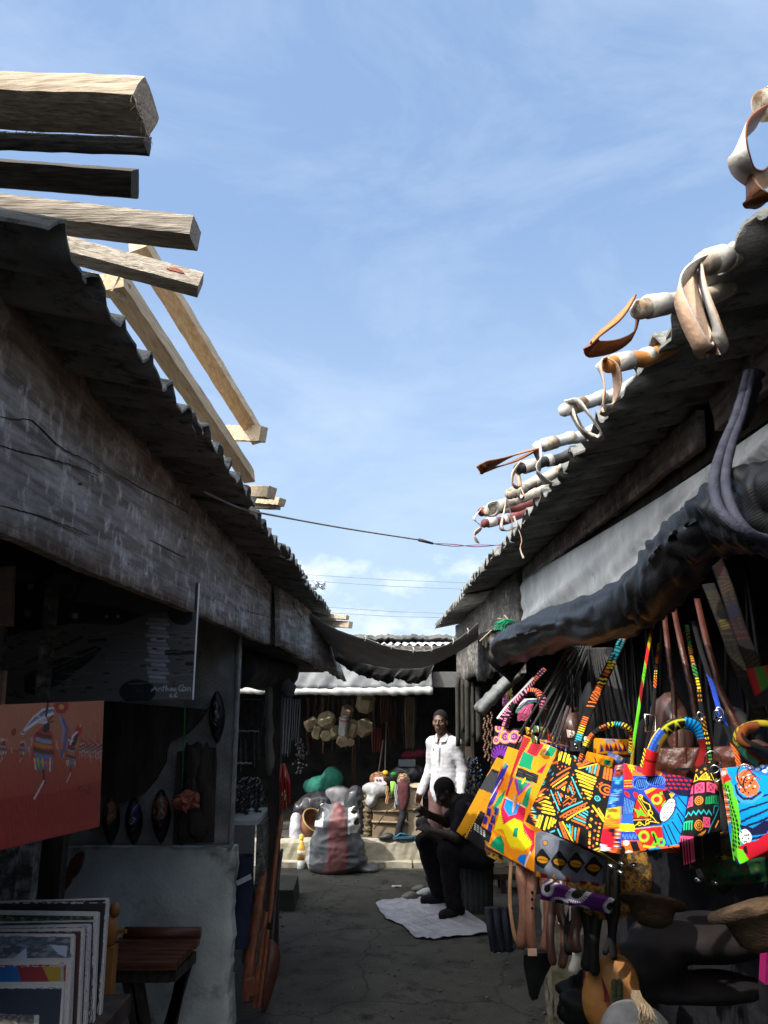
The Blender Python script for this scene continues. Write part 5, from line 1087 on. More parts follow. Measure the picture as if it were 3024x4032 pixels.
class Sdf:
    def __init__(s, lo, hi, h):
        s.lo = np.array(lo, float); s.h = h; s.n = np.ceil((np.array(hi) - s.lo) / h).astype(int) + 1
        s.D = np.full(s.n, 9.0, np.float32)
    def win(s, lo, hi, m):
        a = np.clip(np.floor((np.array(lo) - m - s.lo) / s.h).astype(int), 0, s.n); b = np.clip(np.ceil((np.array(hi) + m - s.lo) / s.h).astype(int) + 1, 0, s.n)
        if (b <= a).any(): return None
        sl_ = tuple(slice(i, j) for i, j in zip(a, b))
        g_ = np.meshgrid(*[s.lo[k] + s.h * np.arange(a[k], b[k]) for k in range(3)], indexing='ij')
        return sl_, np.stack(g_, -1)
    def put(s, sl_, d, k, sub=False):
        A = s.D[sl_]
        if sub: d = -d; A2 = -A
        else: A2 = A
        if sub:
            # smooth max(A, -d)
            h = np.clip(.5 - .5 * (A - d) / k, 0, 1) if k > 0 else (d > A).astype(float)
            s.D[sl_] = A * (1 - h) + d * h + k * h * (1 - h)
        else:
            if k > 0: h = np.clip(.5 + .5 * (A - d) / k, 0, 1); s.D[sl_] = A * (1 - h) + d * h - k * h * (1 - h)
            else: s.D[sl_] = np.minimum(A, d)
    def cone(s, a, b, ra, rb, k=.02, sub=False):
        a, b = np.array(a, float), np.array(b, float); R_ = max(ra, rb)
        w = s.win(np.minimum(a, b) - R_, np.maximum(a, b) + R_, k * 1.5 + 3 * s.h)
        if w is None: return s
        sl_, P = w; ba = b - a; t = np.clip(((P - a) @ ba) / (ba @ ba + 1e-12), 0, 1)
        s.put(sl_, np.linalg.norm(P - a - t[..., None] * ba, axis=-1) - (ra + (rb - ra) * t), k, sub); return s
    def ell(s, c, r, k=.02, rot=None, sub=False):
        c, r = np.array(c, float), np.array(r, float); R_ = r.max()
        w = s.win(c - R_, c + R_, k * 1.5 + 3 * s.h)
        if w is None: return s
        sl_, P = w; Q = P - c
        if rot is not None: Q = Q @ np.array(rot)          # rot columns = local axes
        k0 = np.linalg.norm(Q / r, axis=-1); k1 = np.linalg.norm(Q / r ** 2, axis=-1) + 1e-9
        s.put(sl_, k0 * (k0 - 1) / k1, k, sub); return s
    def chain(s, pts, rs, k=.02):
        for (a, b, ra, rb) in zip(pts[:-1], pts[1:], rs[:-1], rs[1:]): s.cone(a, b, ra, rb, k)
        return s
    def wrinkle(s, f, amp):
        g_ = [s.lo[k] + s.h * np.arange(s.n[k]) for k in range(3)]; X, Y, Z = np.meshgrid(*g_, indexing='ij', sparse=True); s.D = s.D + (amp * f(X, Y, Z)).astype(np.float32); return s
    def cut(s, p, n):      # keep the side n points away from
        g_ = [s.lo[k] + s.h * np.arange(s.n[k]) for k in range(3)]; X, Y, Z = np.meshgrid(*g_, indexing='ij', sparse=True)
        s.D = np.maximum(s.D, ((X - p[0]) * n[0] + (Y - p[1]) * n[1] + (Z - p[2]) * n[2]).astype(np.float32)); return s
    def mesh(s):
        D = np.pad(s.D, 1, constant_values=9.0); lo = s.lo - s.h
        I = D < 0; c = np.zeros(tuple(np.array(D.shape) - 1), int); P = np.zeros(c.shape + (3,)); C = np.zeros(c.shape)
        corner = [(i, j, k) for i in (0, 1) for j in (0, 1) for k in (0, 1)]
        def sub(A, o): return A[o[0]:A.shape[0] - 1 + o[0], o[1]:A.shape[1] - 1 + o[1], o[2]:A.shape[2] - 1 + o[2]]
        for o in corner: c += sub(I, o)
        act = (c > 0) & (c < 8); idx = np.argwhere(act)
        Pv = np.zeros((len(idx), 3)); Cn = np.zeros(len(idx))
        for o in corner:
            for ax in range(3):
                if o[ax] == 1: continue
                o2 = list(o); o2[ax] = 1
                da = D[idx[:, 0] + o[0], idx[:, 1] + o[1], idx[:, 2] + o[2]].astype(float); db = D[idx[:, 0] + o2[0], idx[:, 1] + o2[1], idx[:, 2] + o2[2]].astype(float)
                m = (da < 0) != (db < 0); t = np.where(m, da / np.where(np.abs(da - db) < 1e-9, 1e-9, da - db), 0)
                q = np.tile(np.array(o, float), (len(idx), 1)); q[:, ax] = np.clip(t, 0, 1)
                Pv[m] += q[m]; Cn[m] += 1
        Pv = (Pv / Cn[:, None] + idx) * s.h + lo
        num = -np.ones(c.shape, int); num[tuple(idx.T)] = np.arange(len(idx)); F = []
        for ax in range(3):
            a, b = [(1, 2), (2, 0), (0, 1)][ax]
            A = I; sl1 = [slice(1, -1)] * 3; sl1[ax] = slice(0, -1); sl2 = list(sl1); sl2[ax] = slice(1, None)
            e0, e1 = A[tuple(sl1)], A[tuple(sl2)]; ed = np.argwhere(e0 != e1); inn = e0[tuple(ed.T)]
            base = ed.copy(); base[:, a] += 1; base[:, b] += 1
            def cell(da, db): q = base.copy(); q[:, a] -= da; q[:, b] -= db; return num[tuple(q.T)]
            f = np.stack([cell(1, 1), cell(0, 1), cell(0, 0), cell(1, 0)], 1); f[~inn] = f[~inn][:, ::-1]; F.append(f)
        return Pv, np.concatenate(F)
def sdf_mb(s, mi=0, xf=None, colf=None):
    Pv, F = s.mesh(); b = MB()
    if xf is not None: Pv = Pv @ xf[0].T + xf[1]
    b.v = [tuple(q) for q in Pv]; b.f = [tuple(int(i) for i in q) for q in F]; b.m = [mi] * len(F); b.sm = [True] * len(F)
    b.c = [(1, 1, 1)] * len(Pv) if colf is None else [colf(q) for q in Pv]
    return b
def lump(c, balls, h=.012, k=.05, wr=.006, fr=40):
    c = np.array(c, float); lo = c + np.min([np.array(p_) - max(r_) - .05 for p_, r_ in balls], 0); hi = c + np.max([np.array(p_) + max(r_) + .05 for p_, r_ in balls], 0)
    s = Sdf(lo, hi, h)
    for p_, r_ in balls: s.ell(c + np.array(p_), r_, k)
    p1, p2, p3 = rng.random() * 6, rng.random() * 6, rng.random() * 6
    s.wrinkle(lambda X, Y, Z: 1.6 * (creases(X, Y, Z, fr * .16, int(p1 * 99)) - .35) + 1.1 * (creases(X * 1.2, Y, Z * .8, fr * .36, int(p2 * 99)) - .35), wr * 1.6)
    return s

# ================================================================== FAR STALL GOODS (photo b3)
PZ = .272; KB = 1 / 2.765 / 3032      # metres per b3 pixel per metre of distance
def b3(x, y, Y=9.7): return at('b3', x, y, Y)
M['gourd'] = mat('gourd', (.19, .15, .09), (.37, .31, .20), 8, bump=.25, bscale=60, c3=(.18, .13, .08), s3=6, lo3=.58, hi3=.7, rough=.7, rnd=1)
M['hang_cord'] = mat('hang_cord', (.05, .04, .03), rough=.8, bump=0)
def hexbox(label, x, y, r, h, ax, mt='gourd', Y=9.75, cap=None):
    c = b3(x, y, Y); sc = KB * Y; ax = V(*ax).normalized(); t = thing('hexagonal_box', label, 'box', tuple(c), 'pale hexagonal boxes hung in a cluster')
    b = MB(); R_ = r * sc; H = h * sc
    b.lathe(c - ax * H / 2, [(R_ * .86, 0), (R_, H * .08), (R_, H * .72), (R_ * 1.03, H * .74), (R_ * 1.03, H * .94), (R_ * .9, H)], 6, ax, smooth=False); part(t, 'body', b, M[mt])
    if cap: b = MB(); b.lathe(c + ax * H * .28, [(R_ * 1.04, 0), (R_ * 1.04, H * .12)], 6, ax, smooth=False); part(t, 'coloured_band', b, cap)
    b = MB(); b.tube([c + V(0, .02, R_ * .6), V(c.x * .6 + b3(650, 0, Y).x * .4, Y + .02, 2.34)], .004, 5); part(t, 'cord', b, M['hang_cord'])
    return t
pk = mat('faded_pink', (.35, .10, .12), (.45, .2, .2), 30)
for a in (('palest hexagonal box with its lid facing out, at the front of the cluster', 515, 380, 98, 95, (-.25, -.75, .62)), ('narrow upright box under the palest lid, at lower left of the cluster', 415, 490, 58, 150, (.2, -.5, .8)),
          ('dull box half hidden at the far left of the hanging cluster', 350, 420, 62, 130, (.8, .3, .5)), ('box below and right of the palest lid', 590, 510, 62, 130, (.5, -.6, .4)),
          ('square edged box third from the right of the cluster', 800, 470, 62, 170, (.35, -.4, .8)), ('rounded box at the right end of the cluster', 920, 460, 88, 130, (.3, -.8, .4)),
          ('tan box high in the middle of the cluster', 735, 300, 62, 150, (.2, -.5, .8)), ('large dim box hanging highest, at the upper right', 935, 185, 95, 170, (.2, -.5, .85)),
          ('box at the bottom middle of the cluster', 690, 580, 70, 110, (.1, -.8, -.5)), ('small box tucked at lower left behind the others', 510, 530, 62, 100, (.0, -.9, -.3)), ('small box at the bottom right of the cluster', 770, 600, 45, 80, (.2, -.8, -.4))): hexbox(*a)
hexbox('grey green box with a pink band near its top, mid cluster', 695, 440, 48, 190, (.1, -.25, .95), 'zinc', 9.68, pk)
teal = lump(b3(430, 1080, 9.9), [((0, 0, -.02), (.19, .12, .12)), ((.16, .02, .10), (.11, .09, .11)), ((.24, .0, .06), (.06, .06, .09))], wr=.008)
solo('cloth_bundle', 'teal green bundle of cloth lying in the dark far stall', 'cloth bundle', sdf_mb(teal), mat('teal_cloth', (.008, .085, .06), (.02, .16, .115), 7, bump=.2))
def lumpo(name, label, cat, x, y, Y, balls, m, **k): return solo(name, label, cat, sdf_mb(lump(b3(x, y, Y), balls, **k)), m)
lumpo('plastic_bag', 'crumpled grey plastic bag below the teal bundle', 'bag', 650, 1210, 9.6, [((0, 0, 0), (.15, .11, .12)), ((.05, 0, -.12), (.12, .1, .1)), ((-.08, 0, .05), (.08, .08, .06))], mat('grey_plastic', (.13, .13, .14), (.24, .24, .25), 9, rough=.45, bump=.3), wr=.01)
lumpo('plastic_bag', 'black plastic bag in the shade left of the grey bag', 'bag', 420, 1290, 9.6, [((0, 0, 0), (.22, .14, .14)), ((-.15, 0, -.05), (.14, .1, .1))], mat('black_plastic', (.010, .010, .012), (.03, .03, .035), 9, rough=.35, bump=.4, spec=.5), wr=.01)
lumpo('plastic_bag', 'dark bin liner standing between the grey bag and the boxes', 'bag', 820, 1400, 9.45, [((0, 0, .1), (.12, .10, .22)), ((0, 0, -.12), (.15, .12, .16))], M.setdefault('black_plastic', mat('black_plastic', (.02, .022, .026), (.05, .05, .056), 9, rough=.35, bump=.4, spec=.5)), wr=.01)
lumpo('plastic_sack', 'crumpled white plastic sack lying over the cardboard boxes', 'sack', 1030, 1150, 9.22, [((0, 0, .02), (.14, .1, .07)), ((-.02, -.03, -.08), (.07, .06, .09)), ((.08, 0, .0), (.08, .08, .06))], mat('white_plastic', (.24, .25, .25), (.38, .38, .38), 12, rough=.5, bump=.4), wr=.009, h=.009)
lumpo('cloth_bundle', 'white cloth bundle on the platform left of the brown pot', 'cloth bundle', 180, 1560, 9.25, [((0, 0, 0), (.075, .08, .13)), ((.03, 0, -.10), (.09, .08, .07)), ((0, 0, .12), (.05, .05, .05))], mat('white_cloth', (.32, .31, .35), (.45, .44, .47), 12, bump=.4), wr=.007, h=.009)
lumpo('cloth_bundle', 'dark maroon cloth hanging over the cardboard boxes', 'cloth bundle', 1350, 1180, 9.17, [((0, 0, .06), (.07, .05, .1)), ((0, -.02, -.06), (.065, .04, .13))], mat('maroon_cloth', (.06, .015, .02), (.10, .03, .035), 9, bump=.4), wr=.006, h=.01)
def cbox(label, x0, y0, x1, y1, Y, d, cl=(.22, .165, .11), name='cardboard_box', cat='cardboard box'):
    a, c = b3(x0, y1, Y), b3(x1, y0, Y); z0 = max(PZ, a.z); t = thing(name, label, cat, ((a.x + c.x) / 2, Y + d / 2, z0))
    b = MB(); b.hexa([V(a.x, Y, z0), V(c.x, Y + .012, z0), V(c.x, Y + d, z0), V(a.x, Y + d, z0), V(a.x + .006, Y - .004, c.z), V(c.x - .004, Y + .01, c.z - .008), V(c.x, Y + d, c.z), V(a.x, Y + d, c.z)]); part(t, 'body', b, mat('cardboard', cl, tuple(q_ * 1.5 for q_ in cl), 6, bump=.15, stretch=(1, 1, 2)))
    b = MB(); b.hexa([V(a.x - .006, Y - .02, c.z + .004), V(c.x + .01, Y - .03, c.z - .002), V(c.x, Y + d * .5, c.z + .03), V(a.x, Y + d * .5, c.z + .03), V(a.x - .006, Y - .02, c.z + .009), V(c.x + .01, Y - .03, c.z + .003), V(c.x, Y + d * .5, c.z + .035), V(a.x, Y + d * .5, c.z + .035)]); part(t, 'flap', b, mat('cardboard', cl, tuple(q_ * 1.4 for q_ in cl), 6, bump=.15))
    return t
cbox('brown cardboard box at the bottom of the stack by the carved post', 1010, 1490, 1400, 1700, 9.17, .35)
cbox('long cardboard box in the middle of the stack', 1015, 1370, 1390, 1482, 9.19, .35)
cbox('worn cardboard box on top of the stack, under the white sack', 1005, 1215, 1330, 1362, 9.21, .35)
cbox('lower pale box behind the standing man, right of the stack', 1400, 1350, 1570, 1700, 9.18, .3, (.30, .24, .17))
cbox('tall pale box right of the stack, behind the standing man', 1395, 1110, 1560, 1342, 9.20, .3, (.34, .28, .20))
cbox('open tan carton with turned out flaps behind the striped sack', 735, 1170, 900, 1290, 9.7, .25, (.25, .18, .12))
# carved dark post, hide pots, pouches, tags
b = MB(); c = b3(965, 1690, 9.27); pr = [(.05, 0)]; z = 0
for i in range(16): pr += [(.045 + .012 * (i % 3), z + .012), (.052 - .010 * (i % 2), z + .028)]; z += .033
b.lathe(V(c.x, 9.27, PZ), pr, 12); solo('carved_post', 'short carved dark wooden post patterned all over, left of the boxes', 'carving', b, mat('carved_post', (.04, .03, .018), (.22, .17, .10), 40, lo=.45, hi=.6, bump=.6))
def pot(label, x, y, Y, r, m, tilt=(.5, -.55, .65)):
    c = b3(x, y, Y); t = thing('gourd_bowl', label, 'bowl', (c.x, c.y, PZ)); ax = V(*tilt).normalized(); b = MB(); n = 12
    b.lathe(c - ax * r * .7, [(.02, 0)] + [(r * math.sin(math.pi * .58 * i / n + .25), r * (1 - math.cos(math.pi * .58 * i / n + .1)) * .9) for i in range(1, n + 1)] + [(r * .86, r * 1.45), (r * .7, r * .75), (r * .3, r * .32)], 22, ax); part(t, 'shell', b, m)
    b = MB(); e = c + ax * r * .72; b.tube([e + V(math.cos(a) * r * .93, 0, 0).cross(ax).normalized() * 0 + (ax.cross(V(0, 0, 1)).normalized() * math.cos(a) + ax.cross(ax.cross(V(0, 0, 1))).normalized() * math.sin(a)) * r * .93 for a in [2 * math.pi * i / 24 for i in range(24)]], .008, 6, closed=True); part(t, 'rim', b, mat('rim_gold', (.35, .24, .09), rough=.6, bump=0))
pot('brown gourd bowl tipped open on the platform behind the striped sack', 335, 1530, 9.33, .16, mat('brown_gourd', (.10, .035, .018), (.20, .085, .04), 8, bump=.2, rough=.5, spec=.4))
for lab, x, y, w, h, c1_, c2_ in (('rust brown patterned pouch with a white card on it', 1080, 1010, 190, 130, (.12, .04, .02), (.30, .17, .08)), ('tan spotted pouch at the top of the heap, right side', 1350, 1030, 130, 130, (.10, .07, .04), (.34, .26, .15))):
    b = sdf_mb(lump(b3(x, y, 9.3), [((0, 0, 0), (w * KB * 4.8, .06, h * KB * 4.9))], wr=.004, h=.01)); solo('pouch', lab, 'pouch', b, mat('pouch', c1_, c2_, 45, lo=.48, hi=.56, bump=.3))
b = MB(); b.prism([b3(*q_, 9.2) for q_ in ((1040, 995), (1128, 990), (1135, 1030), (1170, 1060), (1165, 1078), (1032, 1078))], (0, .004, 0)); cd = thing('price_card', 'white card with two small brown shapes on the heap of pouches', 'card', tuple(b3(1100, 1078, 9.2))); part(cd, 'card', b, mat('card', (.62, .58, .62), rough=.7, bump=0))
b = MB()
for x in (1065, 1098): b.prism([b3(x + dx, 1018 + dy, 9.195) for dx, dy in ((-12, 0), (8, 2), (14, 12), (4, 26), (-6, 22), (-14, 12))], (0, .002, 0))
part(cd, 'print', b, mat('card_print', (.16, .05, .04), bump=0))
for lab, x, y, r_, cl in (('small yellow pouch on top of the heap', 1155, 950, .035, (.55, .42, .03)), ('green pompom beside the yellow pouch', 1250, 965, .036, (.02, .30, .05)), ('orange red pompom right of the green one', 1325, 975, .026, (.5, .07, .03))):
    b = sdf_mb(lump(b3(x, y, 9.3), [((0, 0, 0), (r_ * 1.0, r_ * .8, r_ * .75))], wr=.003, h=.007, fr=90)); solo('pompom' if 'pompom' in lab else 'pouch', lab, 'pompom' if 'pompom' in lab else 'pouch', b, mat('bright', cl, tuple(q_ * .6 for q_ in cl), 30))
b = MB(); b.ribbon([b3(1232, 1040, 9.16), b3(1235, 1120, 9.15), b3(1228, 1210, 9.16)], .05, (1, 0, 0), .004); solo('lanyard', 'lime green strap hanging down the front of the heap', 'strap', b, mat('lime', (.25, .55, .08), (.2, .4, .06), 40))
for i, (x, y0, y1, cl) in enumerate(((1165, 1090, 1280, (.45, .3, .15)), (1182, 1100, 1285, (.4, .16, .08)), (1262, 1060, 1330, (.4, .42, .42)), (1280, 1080, 1290, (.3, .32, .33)), (1295, 1130, 1300, (.12, .12, .12)))):
    b = MB()
    for j in range(26): b.ball(b3(x + 4 * math.sin(j * .5), y0 + (y1 - y0) * j / 25, 9.14), .008, nu=6, nv=4)
    solo('bead_string', ('tan', 'rust', 'silver', 'grey', 'black')[i] + ' bead string hanging in front of the boxes', 'bead string', b, mat('bead', cl, rough=.35, bump=0), 'bead strings over the boxes')
b = MB(); pts = [b3(*q_, 9.13) for q_ in ((1330, 1240), (1335, 1330), (1345, 1420), (1310, 1520), (1290, 1640))]; b.ribbon([cr(pts, i / 14 * .999) for i in range(15)], .075, (1, 0, 0), .02); solo('black_cloth', 'black sash hanging down in front of the cardboard boxes', 'sash', b, mat('blk', (.012, .012, .014), (.03, .03, .035), 20))
b = MB(); b.tube([b3(1270, 1250, 9.14), b3(1180, 1350, 9.13), b3(1030, 1560, 9.13)], .006, 6); solo('thin_stick', 'thin dark stick leaning across the cardboard boxes', 'stick', b, M['hang_cord'])
for k_, (lab, x, y) in enumerate((('blue flip flop on the platform edge, nearer one', 1340, 1645), ('blue flip flop lying behind the nearer one', 1400, 1618))):
    c = b3(x, y, 9.12 + .1 * k_); c.z = PZ + .008; t = thing('flip_flop', lab, 'flip flop', tuple(c), 'pair of blue flip flops'); b = MB()
    b.prism([c + V(.14 * math.cos(a) , .045 * math.sin(a) * (1 + .25 * math.cos(a)), 0) for a in [2 * math.pi * i / 20 for i in range(20)]], (0, 0, .02)); part(t, 'sole', b, mat('sole_blue', (.02, .06, .10), (.03, .1, .16), 20))
    b = MB(); b.tube([c + V(-.08, -.03, .02), c + V(-.02, -.02, .055), c + V(.06, 0, .03)], .008, 6); b.tube([c + V(-.08, .03, .02), c + V(-.02, .02, .055), c + V(.06, 0, .03)], .008, 6); part(t, 'strap', b, mat('strap_blue', (.03, .16, .27), rough=.5, bump=0))
b = sdf_mb(lump(V(b3(1150, 1630, 9.15).x, 9.12, PZ + .03), [((0, 0, -.01), (.085, .035, .022)), ((.04, 0, .012), (.04, .03, .022))], wr=.001, h=.008)); solo('dark_shoe', 'single dark shoe on the platform left of the flip flops', 'shoe', b, mat('shoe', (.03, .035, .036), rough=.5, bump=0))
# things hanging in the dim interior
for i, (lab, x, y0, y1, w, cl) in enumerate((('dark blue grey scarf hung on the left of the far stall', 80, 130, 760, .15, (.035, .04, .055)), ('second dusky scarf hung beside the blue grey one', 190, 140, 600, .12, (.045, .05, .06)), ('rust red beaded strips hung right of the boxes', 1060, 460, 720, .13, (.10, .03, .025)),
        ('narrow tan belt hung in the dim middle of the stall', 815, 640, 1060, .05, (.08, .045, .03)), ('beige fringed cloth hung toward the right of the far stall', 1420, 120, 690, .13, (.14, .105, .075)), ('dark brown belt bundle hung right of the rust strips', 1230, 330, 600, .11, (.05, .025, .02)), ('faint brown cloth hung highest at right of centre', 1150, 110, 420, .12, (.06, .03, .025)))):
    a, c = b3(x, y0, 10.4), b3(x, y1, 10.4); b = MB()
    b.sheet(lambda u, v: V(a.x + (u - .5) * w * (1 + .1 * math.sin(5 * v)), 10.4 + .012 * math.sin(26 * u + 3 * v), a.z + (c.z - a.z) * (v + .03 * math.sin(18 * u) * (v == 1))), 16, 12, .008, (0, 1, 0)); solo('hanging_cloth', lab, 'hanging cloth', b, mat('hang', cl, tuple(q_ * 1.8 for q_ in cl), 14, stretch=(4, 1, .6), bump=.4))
for i, (x0, x1_, y0, y1) in enumerate(((1165, 1150, 400, 930), (1130, 1080, 600, 945))):
    b = MB(); p0, p1 = b3(x0, y0, 9.9), b3(x1_, y1, 9.9)
    for j in range(44): b.ball(p0.lerp(p1, j / 43), .010, nu=6, nv=4)
    solo('bead_string', ('long pale bead string hanging straight down to the heap', 'shorter pale bead string slanting to the left')[i], 'bead string', b, mat('bead_pale', (.20, .16, .14), rough=.4, bump=0))
b = MB()
for i in range(70): b.ball(b3(r4.gauss(225, 32), r4.uniform(560, 960), 10.0), r4.uniform(.008, .02), nu=6, nv=4)
solo('bead_cluster', 'cluster of dark beads hanging left of the pale boxes', 'bead cluster', b, mat('bead_dk', (.03, .032, .04), (.08, .08, .09), 60, rough=.3), kind='stuff')
b = MB(); b.box(tuple(b3(1298, 880, 9.9)), tuple(b3(1478, 795, 10.0))); solo('plastic_case', 'shiny grey plastic case on the dark goods behind the standing man', 'case', b, mat('case', (.12, .15, .17), rough=.2, bump=0, spec=.7))
lumpo('cloth_bundle', 'dim crimson cloth above the grey plastic case', 'cloth bundle', 1450, 755, 10.1, [((0, 0, 0), (.14, .06, .05)), ((.15, 0, .03), (.1, .05, .04))], mat('crimson', (.09, .008, .02), (.16, .02, .04), 14), wr=.006)
lumpo('plastic_bag', 'black bags piled under the grey plastic case', 'bag', 1420, 950, 10.0, [((0, 0, 0), (.2, .1, .12)), ((-.15, 0, -.06), (.14, .1, .1))], M['black_plastic'], wr=.012)

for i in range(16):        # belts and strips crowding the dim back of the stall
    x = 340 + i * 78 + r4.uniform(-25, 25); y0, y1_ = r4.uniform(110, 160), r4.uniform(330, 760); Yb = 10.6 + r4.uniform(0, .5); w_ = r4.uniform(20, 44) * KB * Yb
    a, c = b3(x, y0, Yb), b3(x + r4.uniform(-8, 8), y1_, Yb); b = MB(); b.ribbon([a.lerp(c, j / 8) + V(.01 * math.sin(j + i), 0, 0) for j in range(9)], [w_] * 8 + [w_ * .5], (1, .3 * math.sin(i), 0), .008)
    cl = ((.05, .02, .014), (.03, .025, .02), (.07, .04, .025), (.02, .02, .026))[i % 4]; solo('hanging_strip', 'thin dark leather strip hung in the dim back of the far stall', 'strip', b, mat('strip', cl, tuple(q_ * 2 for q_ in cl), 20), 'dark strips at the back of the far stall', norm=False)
# bottle with a yellow cap, striped sack and plastic sheet on the ground
c = atZ('c5', 360, 293, 0); c.y = 8.93; bt = thing('bottle', 'small bottle of orange drink with a yellow cap standing by the kerb', 'bottle', (c.x, c.y, .0)); S_ = 9.0 / 3032 / 1.2762; H = (295 - 170) * S_
b = MB(); b.lathe(V(c.x, c.y, .006), [(.9 * .04, 0), (.042, .01), (.042, .09)], 18); part(bt, 'base', b, mat('clear_glass', (.62, .62, .58), rough=.15, bump=0, spec=.6))
b = MB(); b.lathe(V(c.x, c.y, .097), [(.042, 0), (.042, .10), (.038, .13), (.02, .17), (.017, .20)], 18); part(bt, 'body', b, mat('orange_drink', (.62, .27, .02), (.75, .42, .08), 30, rough=.2, bump=0, spec=.6))
b = MB(); b.lathe(V(c.x, c.y, .30), [(.021, 0), (.022, .008), (.022, .045), (.019, .05)], 16); part(bt, 'cap', b, mat('yellow_cap', (.85, .55, .05), rough=.4, bump=0))
b = MB(); b.lathe(V(c.x, c.y, .15), [(.0432, 0), (.0432, .045)], 18); part(bt, 'label', b, mat('bottle_label', (.8, .72, .55), rough=.6, bump=0))
YS = 8.84; sc_ = at('c4', 640, 1640, YS); sx = sc_.x
def wpx(x): return at('c4', x, 1500, YS).x
s = Sdf((sx - .5, YS - .33, -.02), (sx + .55, YS + .36, .74), .011)
s.ell((sx + .0, YS, .10), (.33, .22, .15), .1); s.ell((sx - .0, YS, .26), (.29, .21, .20), .1); s.ell((sx + .0, YS, .47), (.235, .19, .18), .08)
s.cone((sx - .10, YS - .02, .5), (sx - .14, YS, .62), .08, .06, .06); s.cone((sx + .06, YS - .02, .5), (sx + .0, YS - .02, .65), .08, .05, .05); s.cone((sx + .14, YS, .44), (sx + .17, YS, .60), .08, .055, .05); s.ell((sx + .34, YS + .0, .03), (.12, .14, .05), .06)
s.wrinkle(lambda X, Y, Z: 1.6 * (creases((X - sx) * .9, Y, Z * 2.2, 5.5, 3) - .3) * np.clip(1.1 - Z, .4, 1) + 1.2 * (creases((X - sx) * 2.0, Y * 2, Z * .9, 6, 8) - .3) * np.clip(Z * 2.2, .3, 1.4) + .7 * (creases(X, Y, Z, 16, 21) - .3), .018)
s.cut((0, 0, .004), (0, 0, -1))
xp0, xp1 = wpx(598), wpx(712)
GR, PKc, BLK, WH = lin((88, 92, 97)), lin((128, 84, 86)), lin((24, 24, 26)), lin((226, 226, 226))
def sackcol(q_):
    x, y, z = q_; w = .012 * math.sin(14 * z + 3 * x); t = (z - .35) * .10
    if xp0 + t + w < x < xp1 - .25 * max(0, z - .42) + w: return PKc
    if z > .40 and x > xp1:
        return BLK if math.sin(38 * x + 12 * z) + .8 * math.sin(52 * z - 23 * x) > .75 else WH
    if z > .46 and x < xp0 - .06: return BLK if math.sin(30 * x - 26 * z) + .5 * math.sin(60 * z) > .1 else WH
    if x < sx - .28 and z < .3: return lin((190, 192, 194))
    return GR
M['sack'] = vmat('striped_plastic', rough=.5, spec=.35, bump=.25, bscale=30, dist=.01, blotch=.2)
solo('sack', 'bulging grey and pink striped plastic sack on the ground before the kerb', 'sack', sdf_mb(s, colf=sackcol), M['sack'], norm=False)
ps = [atZ('c5', *q_, .02) for q_ in ((738, 455), (770, 440), (880, 430), (1000, 424), (1080, 440), (1160, 470), (1235, 520), (1312, 575), (1300, 606), (1180, 618), (1030, 633), (935, 627), (905, 595), (868, 560), (800, 535), (762, 500))]
cen = sum(ps, Vector()) / len(ps)
b = MB()
def psf(u, v):
    k_ = u * len(ps); i = int(k_) % len(ps); t = k_ - int(k_); e = ps[i].lerp(ps[(i + 1) % len(ps)], t); p_ = cen.lerp(e, v)
    return V(p_.x, p_.y, .014 + .010 * abs(noise1(p_.x * 14 + p_.y * 9, 1)) + .008 * abs(noise1(p_.y * 22 - p_.x * 17, 3)) + (.012 * abs(noise1(u * 40)) if v > .93 else 0))
b.grid(psf, 96, 26); solo('plastic_sheet', 'crumpled pale plastic sheet spread on the ground under the seated man', 'plastic sheet', b, mat('ground_sheet', (.20, .21, .25), (.36, .37, .42), 9, lo=.3, hi=.7, bump=.5, bscale=30, rough=.5, c3=(.22, .22, .25), s3=20), norm=False)
for lab, (x, y), r_ in (('small dark sandal at the left rim of the plastic sheet', (905, 428), .07), ('dark tool lying behind the plastic sheet', (950, 392), .06), ('crumpled clear plastic beside the dark tool', (985, 412), .08)):
    c = atZ('c5', x, y, .02); b = sdf_mb(lump(c, [((0, 0, .01), (r_, r_ * .6, .025)), ((.03, 0, .03), (r_ * .5, r_ * .4, .02))], wr=.004, h=.008)); solo('sandal' if 'sandal' in lab else ('tool' if 'tool' in lab else 'plastic_wrap'), lab, 'sandal' if 'sandal' in lab else ('tool' if 'tool' in lab else 'plastic'), b, mat('small_dark', (.10, .10, .09) if 'clear' not in lab else (.3, .3, .32), rough=.5, bump=0))
b = MB(); c = atZ('c5', 845, 370, .012); b.prism([c + V(.05 * math.cos(a), .035 * math.sin(a), .006 * math.sin(3 * a)) for a in [math.pi * i / 6 for i in range(12)]], (0, 0, .004)); solo('litter_scrap', 'small pale scrap of litter on the alley floor', 'litter', b, mat('litter', (.3, .28, .24), bump=0))

